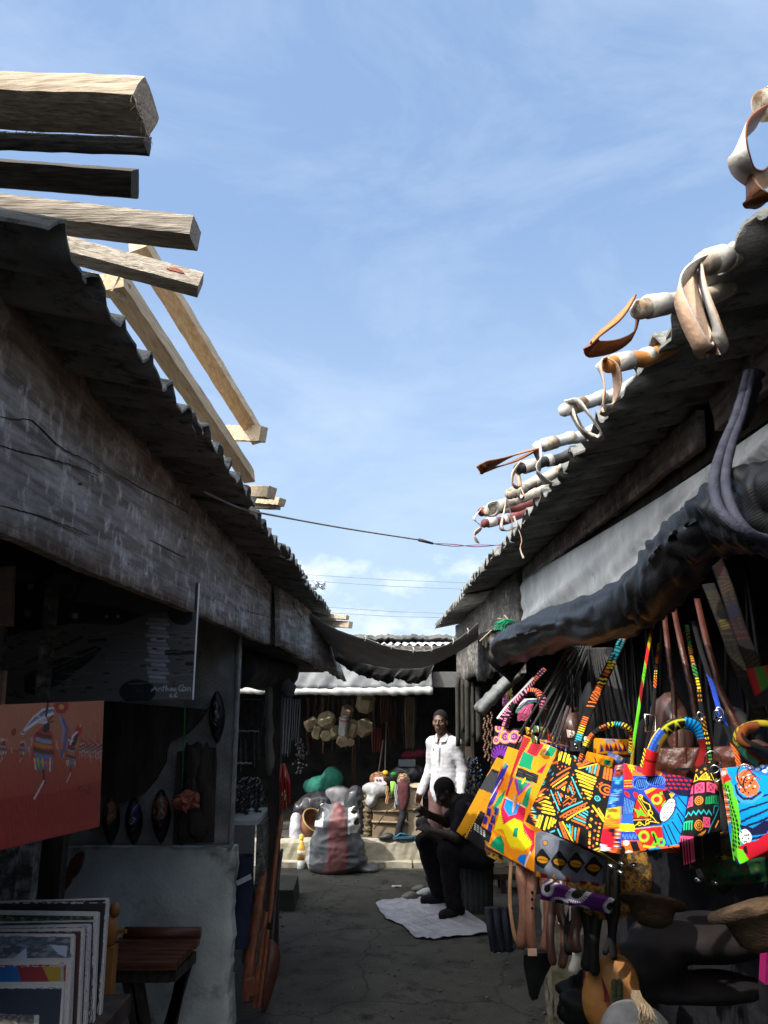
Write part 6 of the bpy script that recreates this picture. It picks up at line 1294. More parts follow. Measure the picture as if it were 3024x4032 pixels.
# ================================================================== PEOPLE
def frame(fx, fy):      # columns: right, forward, up
    n = math.hypot(fx, fy); f = np.array([fx / n, fy / n, 0]); r = np.array([f[1], -f[0], 0]); return np.stack([r, f, np.array([0, 0, 1.0])], 1)
def head_sdf(s, c, A, neck_to, k=.02, sc=1.0):
    c = np.array(c, float); P = lambda x, y, z: c + A @ np.array([x, y, z]) * sc
    s.ell(P(0, -.014, .028), np.array((.074, .094, .092)) * sc, .03, A); s.ell(P(0, .028, -.052), np.array((.053, .060, .066)) * sc, .035, A); s.ell(P(0, .055, -.088), np.array((.026, .026, .022)) * sc, .025, A)
    for x in (-1, 1):
        s.ell(P(.046 * x, .052, -.022), np.array((.022, .024, .02)) * sc, .02, A); s.ell(P(.078 * x, -.012, -.008), np.array((.010, .020, .031)) * sc, .008, A)
    s.cone(P(-.038, .076, .026), P(.038, .076, .026), .011 * sc, .011 * sc, .014)
    for x in (-1, 1): s.ell(P(.033 * x, .090, .006), np.array((.019, .013, .012)) * sc, .008, A, sub=True)
    s.cone(P(0, .084, .012), P(0, .104, -.024), .008 * sc, .013 * sc, .008); s.ell(P(.013, .094, -.029), np.array((.009, .010, .008)) * sc, .006, A); s.ell(P(-.013, .094, -.029), np.array((.009, .010, .008)) * sc, .006, A)
    s.ell(P(0, .086, -.054), np.array((.025, .012, .0075)) * sc, .005, A); s.ell(P(0, .085, -.068), np.array((.022, .012, .009)) * sc, .005, A)
    s.cone(P(0, -.022, -.06), neck_to, .053 * sc, .058 * sc, .03)
def hand_sdf(s, w, dirv, pal, curl, side, k=.008):
    # w wrist, dirv towards the fingertips, pal palm normal, curl bend of the fingers, side +1/-1 where the thumb is
    w = np.array(w, float); d = np.array(dirv, float); d /= np.linalg.norm(d); p_ = np.array(pal, float); p_ -= d * (p_ @ d); p_ /= np.linalg.norm(p_); sd = np.cross(d, p_) * side
    pc = w + d * .05
    s.ell(pc, (.052, .042, .017), .015, np.stack([d, sd, p_], 1)); s.cone(w - d * .02, w + d * .03, .025, .024, .02)
    for i, (o, L_) in enumerate(((.030, .072), (.010, .082), (-.010, .076), (-.029, .060))):
        a = w + d * .088 + sd * o; seg = L_ / 3; an = 0; q_ = a
        s.cone(a - d * .03, a, .0105, .0102, .008)
        for j in range(3):
            an += curl * (1 + .12 * i) * (.8 if j == 0 else 1); v = d * math.cos(an) + p_ * math.sin(an); q2 = q_ + v * seg; s.cone(q_, q2, .0100 - .0009 * j, .0094 - .001 * j, .004); q_ = q2
    a = w + d * .030 + sd * .034; v = d * .55 + sd * .62 + p_ * .45; v /= np.linalg.norm(v); q_ = a + v * .040; s.cone(w + d * .02 + sd * .015, a, .014, .0135, .010); s.cone(a, q_, .0130, .0115, .006); v2 = d * .8 + p_ * .55 + sd * .05; v2 /= np.linalg.norm(v2); s.cone(q_, q_ + v2 * .032, .0112, .0095, .004)
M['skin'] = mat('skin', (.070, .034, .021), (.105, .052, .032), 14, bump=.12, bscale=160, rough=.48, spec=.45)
M['hair'] = mat('hair', (.003, .0028, .0026), (.007, .0065, .006), 160, bump=.8, bscale=300, rough=.9)
M['shirt'] = mat('shirt', (.40, .40, .43), (.47, .47, .50), 18, bump=.3, bscale=70, rough=.85, dist=.006)
M['maroon_trousers'] = mat('maroon_trousers', (.10, .05, .048), (.15, .085, .08), 12, bump=.3)
def person(label, root): return thing('person', label, 'person', root)
# standing man in a white shirt
mp_ = at('m', 452, 1400, 8.5); RX, RY = mp_.x, 8.5
A = frame(-.62, -.78); Ah = frame(-.36, -.93)
def L(x, y, z): return np.array([RX, RY, 0]) + A @ np.array([x, y, z])
P1 = person('man in a white long sleeved shirt standing at the end of the alley', (RX, RY, 0))
lo, hi = (RX - .42, RY - .42, -.01), (RX + .42, RY + .42, 1.72)
HC = L(0, .045, 1.548) + np.array([-.012, 0, 0])
sh = {1: L(.150, 0, 1.325), -1: L(-.150, 0, 1.325)}; el = {1: L(.205, -.045, 1.055), -1: L(-.200, -.05, 1.05)}; wr_ = {1: L(.262, .075, .815), -1: L(-.235, .06, .81)}
s = Sdf(lo, hi, .0058); head_sdf(s, HC, Ah, L(0, -.015, 1.36), sc=.97)
s.ell(L(0, 0, 1.22), (.155, .095, .17), .05, A); s.ell(L(0, .01, 1.0), (.135, .085, .15), .06, A); s.ell(L(0, -.01, .86), (.150, .10, .12), .06, A)
for x in (1, -1):
    s.cone(L(.05 * x, -.01, 1.38), sh[x], .05, .055, .04); s.chain([sh[x], el[x], wr_[x]], [.05, .04, .028], .025)
    s.chain([L(.085 * x, 0, .84), L(.095 * x, .03, .46), L(.10 * x, -.01, .09)], [.085, .058, .042], .03)
    s.cone(L(.10 * x, -.03, .05), L(.115 * x, .13, .035), .04, .032, .03)
    dn = L(.01 * x, .055, -.10) - L(0, 0, 0); hand_sdf(s, wr_[x], dn, A @ np.array([-.9 * x, .25, 0]), .42, 1 if x > 0 else -1)
s.cut((0, 0, .012), (0, 0, -1))
def skincol(q_): return (1, 1, 1)
part(P1, 'body', sdf_mb(s), M['skin'], norm=False)
hs_ = Sdf(HC - .14, HC + .16, .006); PH = lambda x, y, z: HC + Ah @ np.array([x, y, z]) * .97
hs_.ell(PH(0, -.018, .034), (.077, .094, .094), .02, Ah); hs_.cut(PH(0, .052, .052), Ah @ np.array([0, .72, -.69])); hs_.cut(PH(0, -.03, -.02), Ah @ np.array([0, .25, -1])); part(P1, 'hair', sdf_mb(hs_), M['hair'], norm=False)
for x in (-1, 1):
    b = MB(); b.ball(PH(.032 * x, .0725, .006), .0115, nu=10, nv=7); e = part(P1, 'eye', b, mat('eye_white', (.16, .12, .10), rough=.3, bump=0), norm=False)
    b = MB(); b.ball(PH(.032 * x - .001, .0825, .006), (.0052, .0035, .0052), nu=8, nv=5); part(e, 'iris', b, M['hair'], norm=False)
s = Sdf(lo, hi, .0068)
s.ell(L(0, -.005, 1.225), (.160, .108, .165), .06, A); s.ell(L(0, .012, 1.0), (.152, .112, .2), .07, A); s.ell(L(0, .0, .84), (.165, .128, .17), .06, A)
for x in (1, -1):
    s.cone(L(.055 * x, -.01, 1.378), sh[x], .050, .060, .05); s.chain([sh[x], el[x], wr_[x] + (el[x] - wr_[x]) * .10], [.062, .054, .042], .035); w0 = wr_[x] + (el[x] - wr_[x]) * .14; s.cone(w0, w0 + (wr_[x] - el[x]) * .10, .046, .044, .006)
def folds(X, Y, Z):
    return 1.5 * (creases((X - RX) * 1.6, (Y - RY) * 1.6, Z * .8, 7, 4) - .3) + 1.1 * (creases(X - RX, Y - RY, Z * 1.6, 12, 9) - .3) * np.clip(1.5 - Z, .3, 1) + .5 * (creases(X, Y, Z, 26, 31) - .3)
s.wrinkle(folds, .0065)
s.cut((0, 0, .735), (0, 0, -1)); s.cone(L(0, -.005, 1.395), HC, .056, .075, .004, sub=True)
for x in (1, -1): v = (wr_[x] - el[x]); v /= np.linalg.norm(v); s.cone(wr_[x] - v * .004, wr_[x] + v * .12, .0001, .0001, .001) if False else None
part(P1, 'shirt', sdf_mb(s), M['shirt'], norm=False)
cb = MB()          # collar, placket and buttons
for x in (1, -1):
    q_ = [L(.012 * x, .100, 1.335), L(.075 * x, .075, 1.345), L(.085 * x, .03, 1.395), L(.066 * x, .035, 1.425), L(.018 * x, .080, 1.375)]
    cb.prism([Vector(z_) for z_ in q_], Vector(A @ np.array([0, .012, .006])))
part(P1, 'collar', cb, M['shirt'])
cb = MB(); pl = [L(.0, .104 + (.020 if z_ < 1.1 else .010), z_) for z_ in (1.31, 1.2, 1.1, .98, .86, .75)]; cb.ribbon([Vector(q_) for q_ in pl], .034, Vector(A[:, 0]), .004); part(P1, 'placket', cb, M['shirt'])
for z_ in (1.26, 1.16, 1.06, .96, .86): b = MB(); b.ball(L(0, .130 if z_ < 1.1 else .121, z_), .006, nu=8, nv=5); part(P1, 'button', b, mat('button', (.5, .5, .5), rough=.3, bump=0))
s = Sdf((RX - .3, RY - .3, .03), (RX + .3, RY + .3, 1.0), .0085)
s.ell(L(0, 0, .84), (.155, .115, .13), .04, A)
for x in (1, -1): s.chain([L(.088 * x, 0, .82), L(.098 * x, .03, .46), L(.105 * x, -.01, .08)], [.102, .082, .075], .03)
s.wrinkle(lambda X, Y, Z: np.sin(40 * Z + 12 * X + 2 * np.sin(14 * Z)), .004); s.cut((0, 0, .065), (0, 0, -1)); part(P1, 'trousers', sdf_mb(s), M['maroon_trousers'], norm=False)
for x in (1, -1):
    s = Sdf(L(.11 * x, .05, 0) - .2, L(.11 * x, .05, .0) + .2, .007); s.cone(L(.105 * x, -.045, .045), L(.12 * x, .145, .035), .05, .042, .02); s.cut((0, 0, .004), (0, 0, -1)); s.cut((0, 0, .085), (0, 0, 1)); part(P1, 'shoe', sdf_mb(s), M['dark_wrap'], norm=False)

# man in black sitting and sewing
def q3(x, y, Y): return np.array(at('m', x, y, Y))
P2 = person('man in black sitting bent over his handiwork in the shade', tuple(q3(700, 1990, 7.3)[:2]) + (0,))
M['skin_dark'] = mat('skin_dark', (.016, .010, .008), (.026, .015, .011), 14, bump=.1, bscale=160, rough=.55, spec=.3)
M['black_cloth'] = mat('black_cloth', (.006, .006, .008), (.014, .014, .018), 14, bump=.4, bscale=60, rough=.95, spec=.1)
M['black_jeans'] = mat('black_jeans', (.005, .005, .007), (.012, .012, .015), 20, bump=.3, bscale=60, rough=.95, spec=.1)
hd = q3(448, 1040, 7.2); fw_ = np.array([-.80, -.05, -.60]); fw_ /= np.linalg.norm(fw_); up_ = np.array([-.60, 0, .80]); up_ -= fw_ * (up_ @ fw_); up_ /= np.linalg.norm(up_); A2 = np.stack([np.cross(fw_, up_), fw_, up_], 1)
nk_ = q3(585, 1135, 7.2); ls, rs_ = q3(635, 1190, 6.99), q3(600, 1175, 7.40); le, re_ = q3(545, 1425, 6.93), q3(460, 1300, 7.42); lw, rw = q3(330, 1375, 7.05), q3(300, 1230, 7.28)
hp_ = q3(735, 1570, 7.2); hl, hr = hp_ + [0, -.10, 0], hp_ + [0, .10, 0]; kl, kr = q3(470, 1545, 7.02), q3(282, 1470, 7.36); al_, ar_ = q3(525, 2045, 7.10), q3(395, 1935, 7.52); al_[2] = .09; ar_[2] = .09
tl_, tr_ = q3(455, 2120, 7.04), q3(300, 1985, 7.5); tl_[2] = .035; tr_[2] = .035
lo = (-.02, 6.72, -.005); hi = (1.15, 7.75, 1.2)
s = Sdf(lo, hi, .0065); head_sdf(s, hd, A2, nk_, sc=.98)
s.cone(nk_ + [.03, 0, -.06], hp_ + [0, 0, .08], .12, .13, .06); s.cone(ls, rs_, .07, .07, .06)
for (a, e, w, sg) in ((ls, le, lw, 1), (rs_, re_, rw, -1)): s.chain([a, e, w], [.055, .043, .030], .03)
hand_sdf(s, lw, q3(225, 1325, 7.08) - lw, np.array([.1, .6, -.5]), .5, 1); hand_sdf(s, rw, q3(205, 1165, 7.24) - rw, np.array([.1, -.5, -.6]), .45, -1)
for (h_, k_, a, t_) in ((hl, kl, al_, tl_), (hr, kr, ar_, tr_)): s.chain([h_, k_, a], [.10, .065, .042], .03); s.cone(a - [0, 0, .04], t_, .042, .034, .02)
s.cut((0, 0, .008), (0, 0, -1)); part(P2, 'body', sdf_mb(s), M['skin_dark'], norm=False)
hs_ = Sdf(hd - .15, hd + .15, .006); PH = lambda x, y, z: hd + A2 @ np.array([x, y, z]) * .98
hs_.ell(PH(0, -.018, .034), (.079, .096, .096), .02, A2); hs_.cut(PH(0, .05, .05), A2 @ np.array([0, .72, -.69])); hs_.cut(PH(0, -.03, -.03), A2 @ np.array([0, .25, -1])); part(P2, 'hair', sdf_mb(hs_), M['hair'], norm=False)
s = Sdf(lo, hi, .009); s.cone(nk_ + [.04, 0, -.06], hp_ + [0, 0, .04], .145, .155, .06); s.cone(ls, rs_, .088, .088, .07); s.ell(q3(640, 1350, 7.2), (.13, .17, .17), .08)
for (a, e) in ((ls, le), (rs_, re_)): s.cone(a, a + (e - a) * .72, .078, .068, .04)
s.wrinkle(lambda X, Y, Z: np.sin(35 * (Z + X) + 2 * np.sin(12 * Y)) + .6 * np.sin(50 * (Z - X)), .004); s.cone(nk_ + [0, 0, .0], hd, .06, .075, .01, sub=True); part(P2, 'shirt', sdf_mb(s), M['black_cloth'], norm=False)
s = Sdf(lo, hi, .009); s.ell(hp_, (.16, .17, .13), .05)
for (h_, k_, a) in ((hl, kl, al_), (hr, kr, ar_)): s.chain([h_, k_, a + (k_ - a) * .06], [.118, .088, .072], .03)
s.wrinkle(lambda X, Y, Z: np.sin(40 * (Z + .5 * X) + 2 * np.sin(12 * Y)), .004); part(P2, 'trousers', sdf_mb(s), M['black_jeans'], norm=False)
for (a, t_) in ((al_, tl_), (ar_, tr_)):
    s = Sdf(np.minimum(a, t_) - .12, np.maximum(a, t_) + .12, .008); v = (t_ - a); v[2] = 0; v /= np.linalg.norm(v); s.cone(np.array([a[0], a[1], .05]) - v * .06, np.array([t_[0], t_[1], .042]) + v * .03, .052, .042, .02); s.cut((0, 0, .004), (0, 0, -1)); s.cut((0, 0, .10), (0, 0, 1)); part(P2, 'shoe', sdf_mb(s), M['black_cloth'], norm=False)
nd = MB(); a = at('m', 205, 1150, 7.22); nd.tube([a, at('m', 140, 1110, 7.2)], .0022, 5); solo('needle', 'long needle held up by the sewing man', 'needle', nd, mat('steel', (.35, .35, .35), rough=.3, bump=0, metal=.8))
wk = sdf_mb(lump(q3(240, 1300, 7.12), [((0, 0, .0), (.05, .04, .05)), ((.02, .03, -.03), (.06, .05, .03))], wr=.004, h=.008)); solo('leather_piece', 'piece of dark leather held in the sewing man\'s hands', 'leather', wk, M['dark_wrap'])
c = q3(712, 1990, 7.34); sb = thing('drum_seat', 'dark ribbed round stool under the seated man', 'stool', (c[0], 7.34, 0)); b = MB(); n = 40; zs = hp_[2] - .10
b.grid(lambda u, v: V(c[0] + (.15 + .015 * v) * (1 + .02 * math.cos(2 * math.pi * u * 20)) * math.cos(2 * math.pi * u), 7.34 + (.15 + .015 * v) * (1 + .02 * math.cos(2 * math.pi * u * 20)) * math.sin(2 * math.pi * u), .002 + (zs - .03) * v), 160, 6); part(sb, 'body', b, mat('drum', (.012, .016, .016), (.03, .035, .034), 8, rough=.7))
b = MB(); b.lathe(V(c[0], 7.34, zs - .03), [(.15, 0), (.172, .004), (.175, .02), (.16, .03)], 30); part(sb, 'seat', b, M['black_cloth'])
st = thing('stool', 'low dark wooden bench beyond the seated man', 'bench', (1.0, 8.0, 0)); zz = at('m', 900, 1740, 8.0).z; x0 = at('m', 820, 1740, 8).x
b = MB(); b.box((x0, 7.85, zz - .03), (x0 + .55, 8.15, zz + .02)); part(st, 'seat', b, M['dark_wood'])
for x in (x0 + .13, x0 + .45):
    for y in (7.9, 8.1): b = MB(); b.beam((x, y, 0), (x, y, zz - .03), .05, .05); part(st, 'leg', b, M['dark_wood'])
# shiny blue and green beadwork hanging behind the men (photo m)
bw = thing('beadwork', 'glinting blue and green beadwork hanging behind the standing man', 'beadwork', tuple(at('m', 680, 1080, 8.7)))
for cl, n, seed in (((.03, .06, .30), 90, 1), ((.25, .50, .40), 26, 2), ((.5, .42, .15), 16, 3), ((.03, .03, .05), 60, 4)):
    rr = random.Random(seed); b = MB()
    for i in range(n):
        y = 740 + 345 * (i / n); w = 25 + 60 * math.sin(math.pi * min(1, (y - 700) / 420)); b.ball(at('m', 685 + rr.uniform(-w, w), y, 8.7 + rr.uniform(-.04, .04)), rr.uniform(.008, .018), nu=6, nv=4)
    part(bw, 'beads', b, mat('bead_shine', cl, tuple(q_ * .5 for q_ in cl), 60, rough=.25, spec=.8, bump=0), kind='stuff')
for i, (x, w, y0, y1) in enumerate(((555, 20, 40, 640), (600, 18, 60, 520), (640, 26, 60, 640), (690, 16, 80, 560), (740, 30, 120, 600), (820, 10, 380, 760), (850, 12, 350, 720), (790, 12, 400, 730))):
    b = MB(); p0, p1 = at('m', x, y0, 8.2), at('m', x + 6, y1, 8.2); cl = (.03, .03, .025) if i < 5 else (.12, .07, .05)
    if i < 5: b.ribbon([p0.lerp(p1, j / 8) for j in range(9)], w * .0022, (1, .2, 0), .012)
    else:
        for j in range(18): b.ball(p0.lerp(p1, j / 17) + V(.01 * math.sin(j * 1.3), 0, 0), (.012, .012, .016), nu=7, nv=5)
    solo('hanging_strap' if i < 5 else 'bone_string', 'dark strap hung under the far end of the right stall' if i < 5 else 'string of brown bone beads hung at the far end of the right stall', 'strap' if i < 5 else 'bead string', b, mat('hs', cl, tuple(q_ * 1.7 for q_ in cl), 30), 'dark straps under the right stall' if i < 5 else 'brown bead strings by the bags')
# ================================================================== RIGHT STALL: awning, bags, belts
# white plastic strip between the batten and the rolled awning
M['white_strip'] = mat('white_strip', (.46, .48, .49), (.70, .72, .73), 3, stretch=(1, 2, 1), bump=.35, bscale=9, rough=.5, c3=(.30, .31, .30), s3=7, lo3=.58, hi3=.74, dist=.05)
SA = thing('awning', 'black ribbed awning rolled up below a white plastic strip on the right stall', 'awning', (.75, 2.2, 2.1))
tops = [atX('d', u, v, XF - .006) for u, v in ((1132, 1250), (1250, 1180), (1380, 1102), (1500, 1025), (1580, 970), (1659, 915))] ; tops.append(tops[-1] + (tops[-1] - tops[-2]) * 1.0)
def rollpt(u, v, X): return atX('d', u, v, X)
RC = [(1088, 1402, .56), (1140, 1384, .57), (1220, 1356, .58), (1300, 1330, .585), (1370, 1290, .59), (1420, 1252, .595), (1480, 1190, .60), (1540, 1146, .61), (1600, 1110, .62), (1659, 1085, .63)]
rc = [rollpt(*q_) for q_ in RC]; rc.append(rc[-1] + (rc[-1] - rc[-2]) * 1.2); rc.append(rc[-1] + (rc[-1] - rc[-2]) * 1.5)
rad = [.096, .094, .072, .064, .062, .062, .068, .072, .075, .076, .07, .06]
def rollc(t): return cr(rc, min(t, .9999))
def rollr(t): return float(np.interp(t, np.linspace(0, 1, len(rad)), rad))
b = MB()
def stf(u, v):
    a = cr(tops, min(u, .9999)); c = rollc(u); r0 = c + V(0, 0, rollr(u) * .35); k_ = (XF + .02) / r0.x; e = V(XF + .02, r0.y * k_, CAMZ + (r0.z - CAMZ) * k_); p_ = a.lerp(e, v)
    return p_ + V(-.018 * math.sin(math.pi * v) - .020 * math.sin(17 * u + 7 * v + 2 * math.sin(6 * u)) * v - .012 * (float(creases(u * 5 + v * .5, v * 1.1, 0, 2.2, 8)) - .3) * min(1, 5 * v) - .008 * math.sin(41 * u + 14 * v) * (1 - v) * v * 4, 0, 0)
b.sheet(stf, 120, 14, .003, (1, 0, .2)); part(SA, 'white_strip', b, M['white_strip'], norm=False)
def ribbed():
    m = bpy.data.materials.new('ribbed_black'); m.use_nodes = True; nt = m.node_tree; N, L_ = nt.nodes, nt.links
    p_ = N['Principled BSDF']; p_.inputs['Base Color'].default_value = (.0045, .0047, .0055, 1); p_.inputs['Roughness'].default_value = .44; p_.inputs['Specular IOR Level'].default_value = .27
    tc = N.new('ShaderNodeTexCoord'); w = N.new('ShaderNodeTexWave'); w.wave_type = 'BANDS'; w.bands_direction = 'Z'; w.inputs['Scale'].default_value = 62; w.inputs['Distortion'].default_value = 1.6; w.inputs['Detail'].default_value = 2; w.inputs['Detail Scale'].default_value = .6
    mp = N.new('ShaderNodeMapping'); mp.inputs['Rotation'].default_value = (.35, .0, 0); L_.new(tc.outputs['Object'], mp.inputs['Vector']); L_.new(mp.outputs[0], w.inputs['Vector'])
    n = N.new('ShaderNodeTexNoise'); n.inputs['Scale'].default_value = 9; n.inputs['Detail'].default_value = 5; L_.new(tc.outputs['Object'], n.inputs['Vector'])
    ad = N.new('ShaderNodeMath'); ad.operation = 'MULTIPLY_ADD'; ad.inputs[1].default_value = .035; L_.new(w.outputs['Fac'], ad.inputs[0]); L_.new(n.outputs['Fac'], ad.inputs[2])
    bp = N.new('ShaderNodeBump'); bp.inputs['Strength'].default_value = .45; bp.inputs['Distance'].default_value = .014; L_.new(ad.outputs[0], bp.inputs['Height']); L_.new(bp.outputs[0], p_.inputs['Normal'])
    return m
M['ribbed_black'] = ribbed()
b = MB(); NU, NVr = 220, 40
def rollf(u, v):
    c = rollc(u); r_ = rollr(u); a = 2 * math.pi * v
    r_ *= 1 + .15 * (float(creases(u * 3.4 + .45 * math.sin(a + .6), math.cos(a) * .22, math.sin(a) * .22, 5.0, 3)) - .35) * 2 + .10 * (float(creases(u * 9 + .5 * math.cos(a), math.cos(a) * .35, math.sin(a) * .35, 4.5, 13)) - .35) * 2 + .03 * math.sin(2 * a + 23 * u)
    if u < .03: r_ *= .75 + .25 * (u / .03)
    return c + V(math.cos(a) * r_ * .9, .25 * r_ * math.sin(a), math.sin(a) * r_ + .02 * math.sin(13 * u) * (math.sin(a) < 0))
b.grid(rollf, NU, NVr)
o0 = len(b.v); b.f.append(tuple(j * (NU + 1) for j in range(NVr))); b.m.append(0); b.sm.append(False)
part(SA, 'roll', b, M['ribbed_black'])
fl = [at('c6', *q_, 3.55) for q_ in ((190, 330), (185, 400), (200, 460), (250, 510), (310, 525), (330, 480), (345, 420), (400, 390), (400, 330), (300, 300))]
b = MB(); cc = sum(fl, Vector()) / len(fl); n = len(fl)
b.sheet(lambda u, v: cc.lerp(cr(fl + [fl[0]], u * .9999), v) + V(-.02 * math.sin(9 * u * 2), -.05 * (1 - v), 0), 40, 8, .004, (0, 1, 0)); part(SA, 'hanging_flap', b, M['ribbed_black'], norm=False)
b = MB(); sl2 = [at('c6', *q_, 3.9) for q_ in ((320, 480), (260, 530), (215, 575), (160, 630), (108, 685))]
b.tube([cr(sl2, i / 20 * .999) for i in range(21)], [.055 + .008 * noise1(i * .9) if i < 20 else .03 for i in range(21)], 14, flat=.6, wob=.04); solo('tarp_end', 'grey green end of tarpaulin hanging out below the black roll', 'tarpaulin end', b, mat('green_grey', (.09, .10, .10), (.17, .18, .18), 8, bump=.4, rough=.6))
# slate blue cloth strap looped round the roll at the upper right
b = MB()
for k_, off in enumerate((0, 26)):
    pp = [at('c8', q_[0] + off * q_[3], q_[1], q_[2]) for q_ in ((1205, 1230, 1.42, .6), (1160, 1400, 1.36, .8), (1105, 1530, 1.28, 1.2), (1065, 1670, 1.20, 1.8), (1085, 1790, 1.15, 2), (1160, 1870, 1.13, 1), (1240, 1910, 1.14, 0), (1330, 1930, 1.18, 0))]
    b.tube([cr(pp, i / 44 * .9999) for i in range(45)], .0085, 10, wob=.03)
solo('cloth_strap', 'slate blue padded strap looped round the black roll at the right', 'strap', b, mat('slate_strap', (.018, .020, .034), (.034, .037, .056), 30, bump=.3, bscale=200, rough=.8))
b = MB(); pp = [at('c8', *q_, 1.45) for q_ in ((1235, 1230), (1215, 1300), (1190, 1380), (1160, 1450))]; b.tube([cr(pp, i / 14 * .99) for i in range(15)], [.02, .018, .016, .018, .02, .019, .018, .019, .02, .021, .021, .02, .02, .02, .018], 10, wob=.06); solo('strap_sheath', 'black cloth bundled round the top of the slate blue strap', 'strap', b, M['black_cloth'])
# tuft of green twine and twigs above the roll end
gt = thing('twine_tuft', 'tuft of green twine and pale twigs above the left end of the black roll', 'twine', tuple(at('c6', 255, 215, 4.6)))
b = MB()
for i in range(26): a = at('c6', 290 + r4.uniform(-10, 20), 205 + r4.uniform(-12, 12), 4.6); e = at('c6', r4.uniform(195, 250), r4.uniform(205, 250), 4.55); b.tube([a, a.lerp(e, .5) + V(0, 0, .02), e], .0022, 4, cap=False)
part(gt, 'twine', b, mat('green_twine', (.02, .32, .16), rough=.7, bump=0), norm=False)
for i, (a_, e_) in enumerate((((215, 183), (285, 195)), ((250, 165), (300, 220)), ((120, 305), (185, 245)))): b = MB(); b.tube([at('c6', *a_, 4.6), at('c6', *e_, 4.6)], .004, 5); part(gt, 'twig', b, M['gourd'])

# ---------------------------------------------------------------- printed bags
K_, YE, ORG, TEA, RED, GRN, BLU, CYN, WHI, PNK, NAV, LIM = (22, 20, 22), (246, 208, 48), (238, 112, 42), (70, 196, 208), (214, 34, 34), (10, 140, 96), (34, 66, 172), (0, 146, 220), (240, 240, 240), (236, 86, 130), (22, 24, 66), (96, 200, 40)
M['metal'] = mat('ring_metal', (.6, .6, .6), rough=.22, bump=0, metal=1)
def strap_cols(n, seq, rep=1):
    out = []
    for i in range(n): out.append(lin(seq[int(i / n * len(seq) * rep) % len(seq)]))
    return out
def tribal(s_, x, seed=0, pal=(YE, ORG, TEA), base=None):
    # blocks of bars, slanted strokes, dots and gaps along a printed strap; s_ in metres along it, x across in -1..1
    base = base or K_; blk = int(s_ / .028); f = (s_ / .028) % 1; rr = random.Random(blk * 7919 + seed * 31); kind = rr.choice((0, 0, 1, 1, 2, 3, 4)); c_ = rr.choice(pal)
    if abs(x) > .88: return base
    if kind == 0: return c_ if (f * 4) % 1 < .55 and abs(x) < .75 else base
    if kind == 1: return c_ if ((f * 3 + x * .6) % 1) < .45 and abs(x) < .8 else base
    if kind == 2: return c_ if math.hypot(((f * 3) % 1 - .5) * .8, ((x + 1) % .9) - .45) < .22 else base
    if kind == 3: return c_ if abs(((f * 2) % 1) - .5 - x * .25) < .16 else base
    return base
def patch(s_, x, seed=0, pal=(RED, LIM, BLU, CYN, YE), base=None):
    base = base or K_; blk = int(s_ / .045 + x * .25); f = (s_ / .045) % 1; rr = random.Random(blk * 104729 + seed); c_ = rr.choice(pal); k = rr.random()
    if k < .3: return base if ((f * 5 + x) % 1) < .35 else c_
    if k < .5: return rr.choice(pal) if abs(x) < .4 else c_
    return c_
def pribbon(cu, w, wd, fn, th=.004, nw=8):
    b = MB(); m = len(cu); L_ = [0]
    for i in range(1, m): L_.append(L_[-1] + (cu[i] - cu[i - 1]).length)
    vs, cc = [], []; wd = Vector(wd)
    for sgn in (1, -1):
        for i in range(m):
            t_ = (cu[min(i + 1, m - 1)] - cu[max(i - 1, 0)]).normalized(); q_ = (wd - t_ * wd.dot(t_)).normalized(); nn = t_.cross(q_)
            for j in range(nw + 1):
                x = 2 * j / nw - 1; vs.append(cu[i] + q_ * (x * w / 2) + nn * (sgn * th / 2 * (1 - .6 * abs(x) ** 4))); cc.append(lin(fn(L_[i], x)))
    fs = []; W_ = nw + 1
    for k in (0, 1):
        o = k * m * W_
        for i in range(m - 1):
            for j in range(nw): f_ = (o + i * W_ + j, o + i * W_ + j + 1, o + (i + 1) * W_ + j + 1, o + (i + 1) * W_ + j); fs.append(f_ if k else f_[::-1])
    o = m * W_
    for i in range(m - 1):
        for j in (0, nw): fs.append((i * W_ + j, (i + 1) * W_ + j, o + (i + 1) * W_ + j, o + i * W_ + j))
    b.add(vs, fs, 0, True, cc); return b
def pstrap(t, pts, w, fn, wd=(1, -.3, 0), n=260, name='strap'):
    pp = [at(*q_) for q_ in pts]; b = pribbon([cr(pp, i / n * .9999) for i in range(n + 1)], w, wd, fn); return part(t, name, b, M['print'], norm=False)
def phandle(t, pts, r, fn, n=200, nr=18, flat=.75):
    pp = [at(*q_) for q_ in pts]; cu = [cr(pp, i / n * .9999) for i in range(n + 1)]; b = MB(); b.tube(cu, r, nr, flat=flat); L_ = [0]
    for i in range(1, n + 1): L_.append(L_[-1] + (cu[i] - cu[i - 1]).length)
    b.c = [lin(fn(L_[i], ((k / nr * 2) % 1) * 2 - 1)) for i in range(n + 1) for k in range(nr)]
    return part(t, 'handle', b, M['print'])
def strap(t, pts, w, seq, rep=1, wd=(1, -.3, 0), n=90, name='strap', th=.004):
    pp = [at(*q_) for q_ in pts]; cu = [cr(pp, i / n * .9999) for i in range(n + 1)]; b = MB(); b.ribbon(cu, w, wd, th, cols=strap_cols(n + 1, seq, rep)); return part(t, name, b, M['print'], norm=False)
def handle(t, pts, r, seq, rep=1, n=110, flat=.7):
    pp = [at(*q_) for q_ in pts]; cu = [cr(pp, i / n * .9999) for i in range(n + 1)]; b = MB(); b.tube(cu, r, 12, flat=flat, cols=strap_cols(n + 1, seq, rep)); return part(t, 'handle', b, M['print'])
